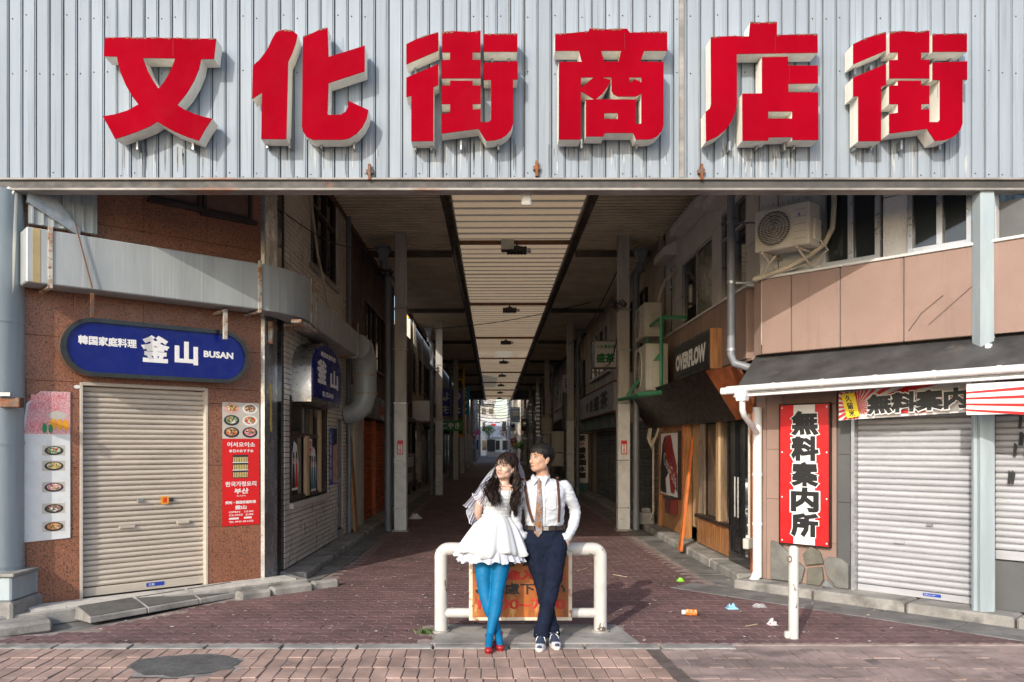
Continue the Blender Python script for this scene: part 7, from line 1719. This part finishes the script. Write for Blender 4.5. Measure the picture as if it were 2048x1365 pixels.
sheet('veil_layer', [[W(1008, 913, 6.62), W(1014, 910, 6.66), W(1022, 909, 6.68)], [W(968, 965, 6.64), W(985, 968, 6.70), W(1005, 970, 6.72)], [W(945, 1000, 6.64), W(962, 1008, 6.70), W(990, 1010, 6.74)], [W(932, 1022, 6.64), W(943, 1050, 6.66), W(962, 1040, 6.72)]], m_veil, 6)
sheet('veil_layer', [[W(1006, 913, 6.57), W(1010, 911, 6.60), W(1015, 910, 6.62)], [W(968, 958, 6.53), W(978, 965, 6.52), W(990, 968, 6.53)], [W(954, 985, 6.51), W(962, 995, 6.50), W(970, 1000, 6.51)], [W(944, 988, 6.50), W(954, 1003, 6.49), W(964, 1012, 6.49)]], m_veil, 5)
sheet('veil_layer', [[W(1022, 907, 6.62), W(1030, 910, 6.63), W(1034, 918, 6.64)], [W(1030, 930, 6.66), W(1040, 930, 6.66), W(1046, 940, 6.67)], [W(1030, 955, 6.68), W(1042, 955, 6.68), W(1050, 958, 6.69)]], m_veil, 5)
# ------------------------------------------------------------------ clutter inside the arcade
def conduit(fr, s, y, z0, z1, r, m, lab, jog=.0):
    mb = MB(); mb.tube([(s, y, z0), (s, y, z0 + (z1 - z0) * .45), (s + jog, y, z0 + (z1 - z0) * .55), (s + jog, y, z1)], r, 6)
    solo('wall_conduit', lab, 'pipe', fr, mb, m, (s, y, z0), smooth=50)
conduit(WL, 19.5, -.05, .1, 5.4, .05, m_pipe, 'dark vertical wall pipe between the orange shutters and the plum house', .0)
conduit(WL, 28.2, .05, .1, 5.4, .05, m_hoseb, 'pale wall pipe on the beige shop beyond the second left column', .5)
conduit(WL, 33.0, .05, .1, 5.4, .06, m_pipe, 'grey wall pipe where the beige shop meets the brown one', .0)
conduit(WE, -19.2, -.08, .1, 5.3, .045, m_pipe, 'dark wall pipe between the dark shutter and the tea shop', .3)
conduit(WE, -31.5, .05, .1, 5.3, .05, m_hoseb, 'pale wall pipe beside the meter cabinets on the right', .4)
conduit(WE, -36.1, .05, .1, 5.3, .06, m_pipe, 'grey wall pipe at the end of the cream meter box shop', .0)
def sag(a, b, d, r, lab, name='hanging_cable'):
    pts = []
    for i in range(15):
        q = i / 14; p = Vector(a).lerp(Vector(b), q); p.z -= d * math.sin(math.pi * q); pts.append(p)
    solo(name, lab, 'cable', GL, MB().tube(pts, r, 4), m_cable, tuple(pts[0]))
sag((-1.7, 14.7, 4.7), (-1.5, 25.2, 4.9), .35, .012, 'black cable sagging between the first two left columns')
sag((2.5, 15, 4.9), (2.65, 25.4, 4.8), .3, .012, 'black cable sagging between the first two right columns')
sag((-1.6, 24.8, 5.2), (2.7, 20.5, 5.25), .12, .010, 'thin cable crossing under the roof behind the second spotlight')
sag((-1.5, 25.2, 4.3), (-2.3, 28, 3.9), .4, .012, 'black cable looping from the second left column to the wall')
sag((2.9, 19.3, 3.5), (2.55, 15.0, 4.0), .3, .012, 'black cable from the nearest right column to the green lettered sign')
for i, (x, y, z) in enumerate([(-1.83, 14.7, 4.75), (-1.60, 25.1, 4.0), (2.50, 14.9, 4.2)]):
    mb = MB(); rr = random.Random(i)
    for k in range(5):
        pts = [(x + .13 * math.cos(a * 1.1 + k) * rr.uniform(.7, 1.2), y - .02 + .13 * math.sin(a * 1.1 + k), z + rr.uniform(-.09, .09)) for a in range(7)]
        mb.tube(pts, .009, 4)
    solo('cable_tangle', ['tangle of black cable round the top of the nearest left column', 'tangle of black cable on the second left column', 'tangle of black cable on the nearest right column'][i], 'cable', GL, mb, m_cable, (x, y, z), kind=None)
# manhole and grates
m_iron = mat('worn_cast_iron', (.085, .07, .065), .6, .4, var=.25, vs=20, bump=.6, bs=90)
x, y = G(873, 1017)
t = thing('manhole_cover', 'round worn manhole cover in the paving by the nearest left columns', 'manhole cover', GL, (x, y, 0))
part('ring', MB().cyl(x, y, -.02, .004, .36, 32), m_iron, t); part('lid', MB().cyl(x, y, -.02, .0075, .32, 32), m_iron, t)
mb = MB()
for k in range(-6, 7): w_ = math.sqrt(max(.01, .28 ** 2 - (k * .045) ** 2)); mb.box(x - w_, x + w_, y + k * .045 - .008, y + k * .045 + .008, .0075, .0105)
part('lid_ribs', mb, m_iron, t, kind='stuff')
# plinth of the left gate column
t = thing('column_plinth', 'chipped grey blue concrete plinth round the foot of the left gate column', 'plinth', GL, (-4.3, 7.2, 0))
part('block', MB().box(-4.9, -4.13, 6.98, 7.5, -.03, .22), m_kerb, t, bevel=.02)
part('upper_block', MB().box(-4.85, -4.16, 7.02, 7.5, .221, .44), m_gatecol, t, bevel=.015)
part('ledge', MB().box(-4.5, -4.12, 6.99, 7.4, .441, .47), m_kerb, t, bevel=.006)
# dark bracket and clamp on the left gate column
t = thing('pipe_clamp', 'dark rusty clamp fixing the cream drain pipe to the left gate column', 'clamp', GL, (-4.28, 7.1, 1.9))
part('clamp_plate', MB().box(-4.33, -4.12, 7.08, 7.16, 1.93, 2.02), m_rustbit, t, bevel=.008); part('clamp_arm', MB().box(-4.30, -4.18, 7.04, 7.07, 2.03, 2.06), m_galv, t)
# electric meters on the left wall beyond the plum house
for k, (s, z) in enumerate([(26.8, 2.6), (27.5, 2.1), (34.5, 1.6)]):
    t = thing('meter_box', ['upper grey meter box on the beige left shop', 'lower grey meter box on the beige left shop', 'small meter box low on the dark brown left shop'][k], 'box', WL, (s, .1, z)); part('case', MB().box(s, s + .4, -.08, .149, z, z + .5), m_acl, t, bevel=.01); part('dial', MB().box(s + .1, s + .3, -.09, -.079, z + .25, z + .42), m_glassd, t)
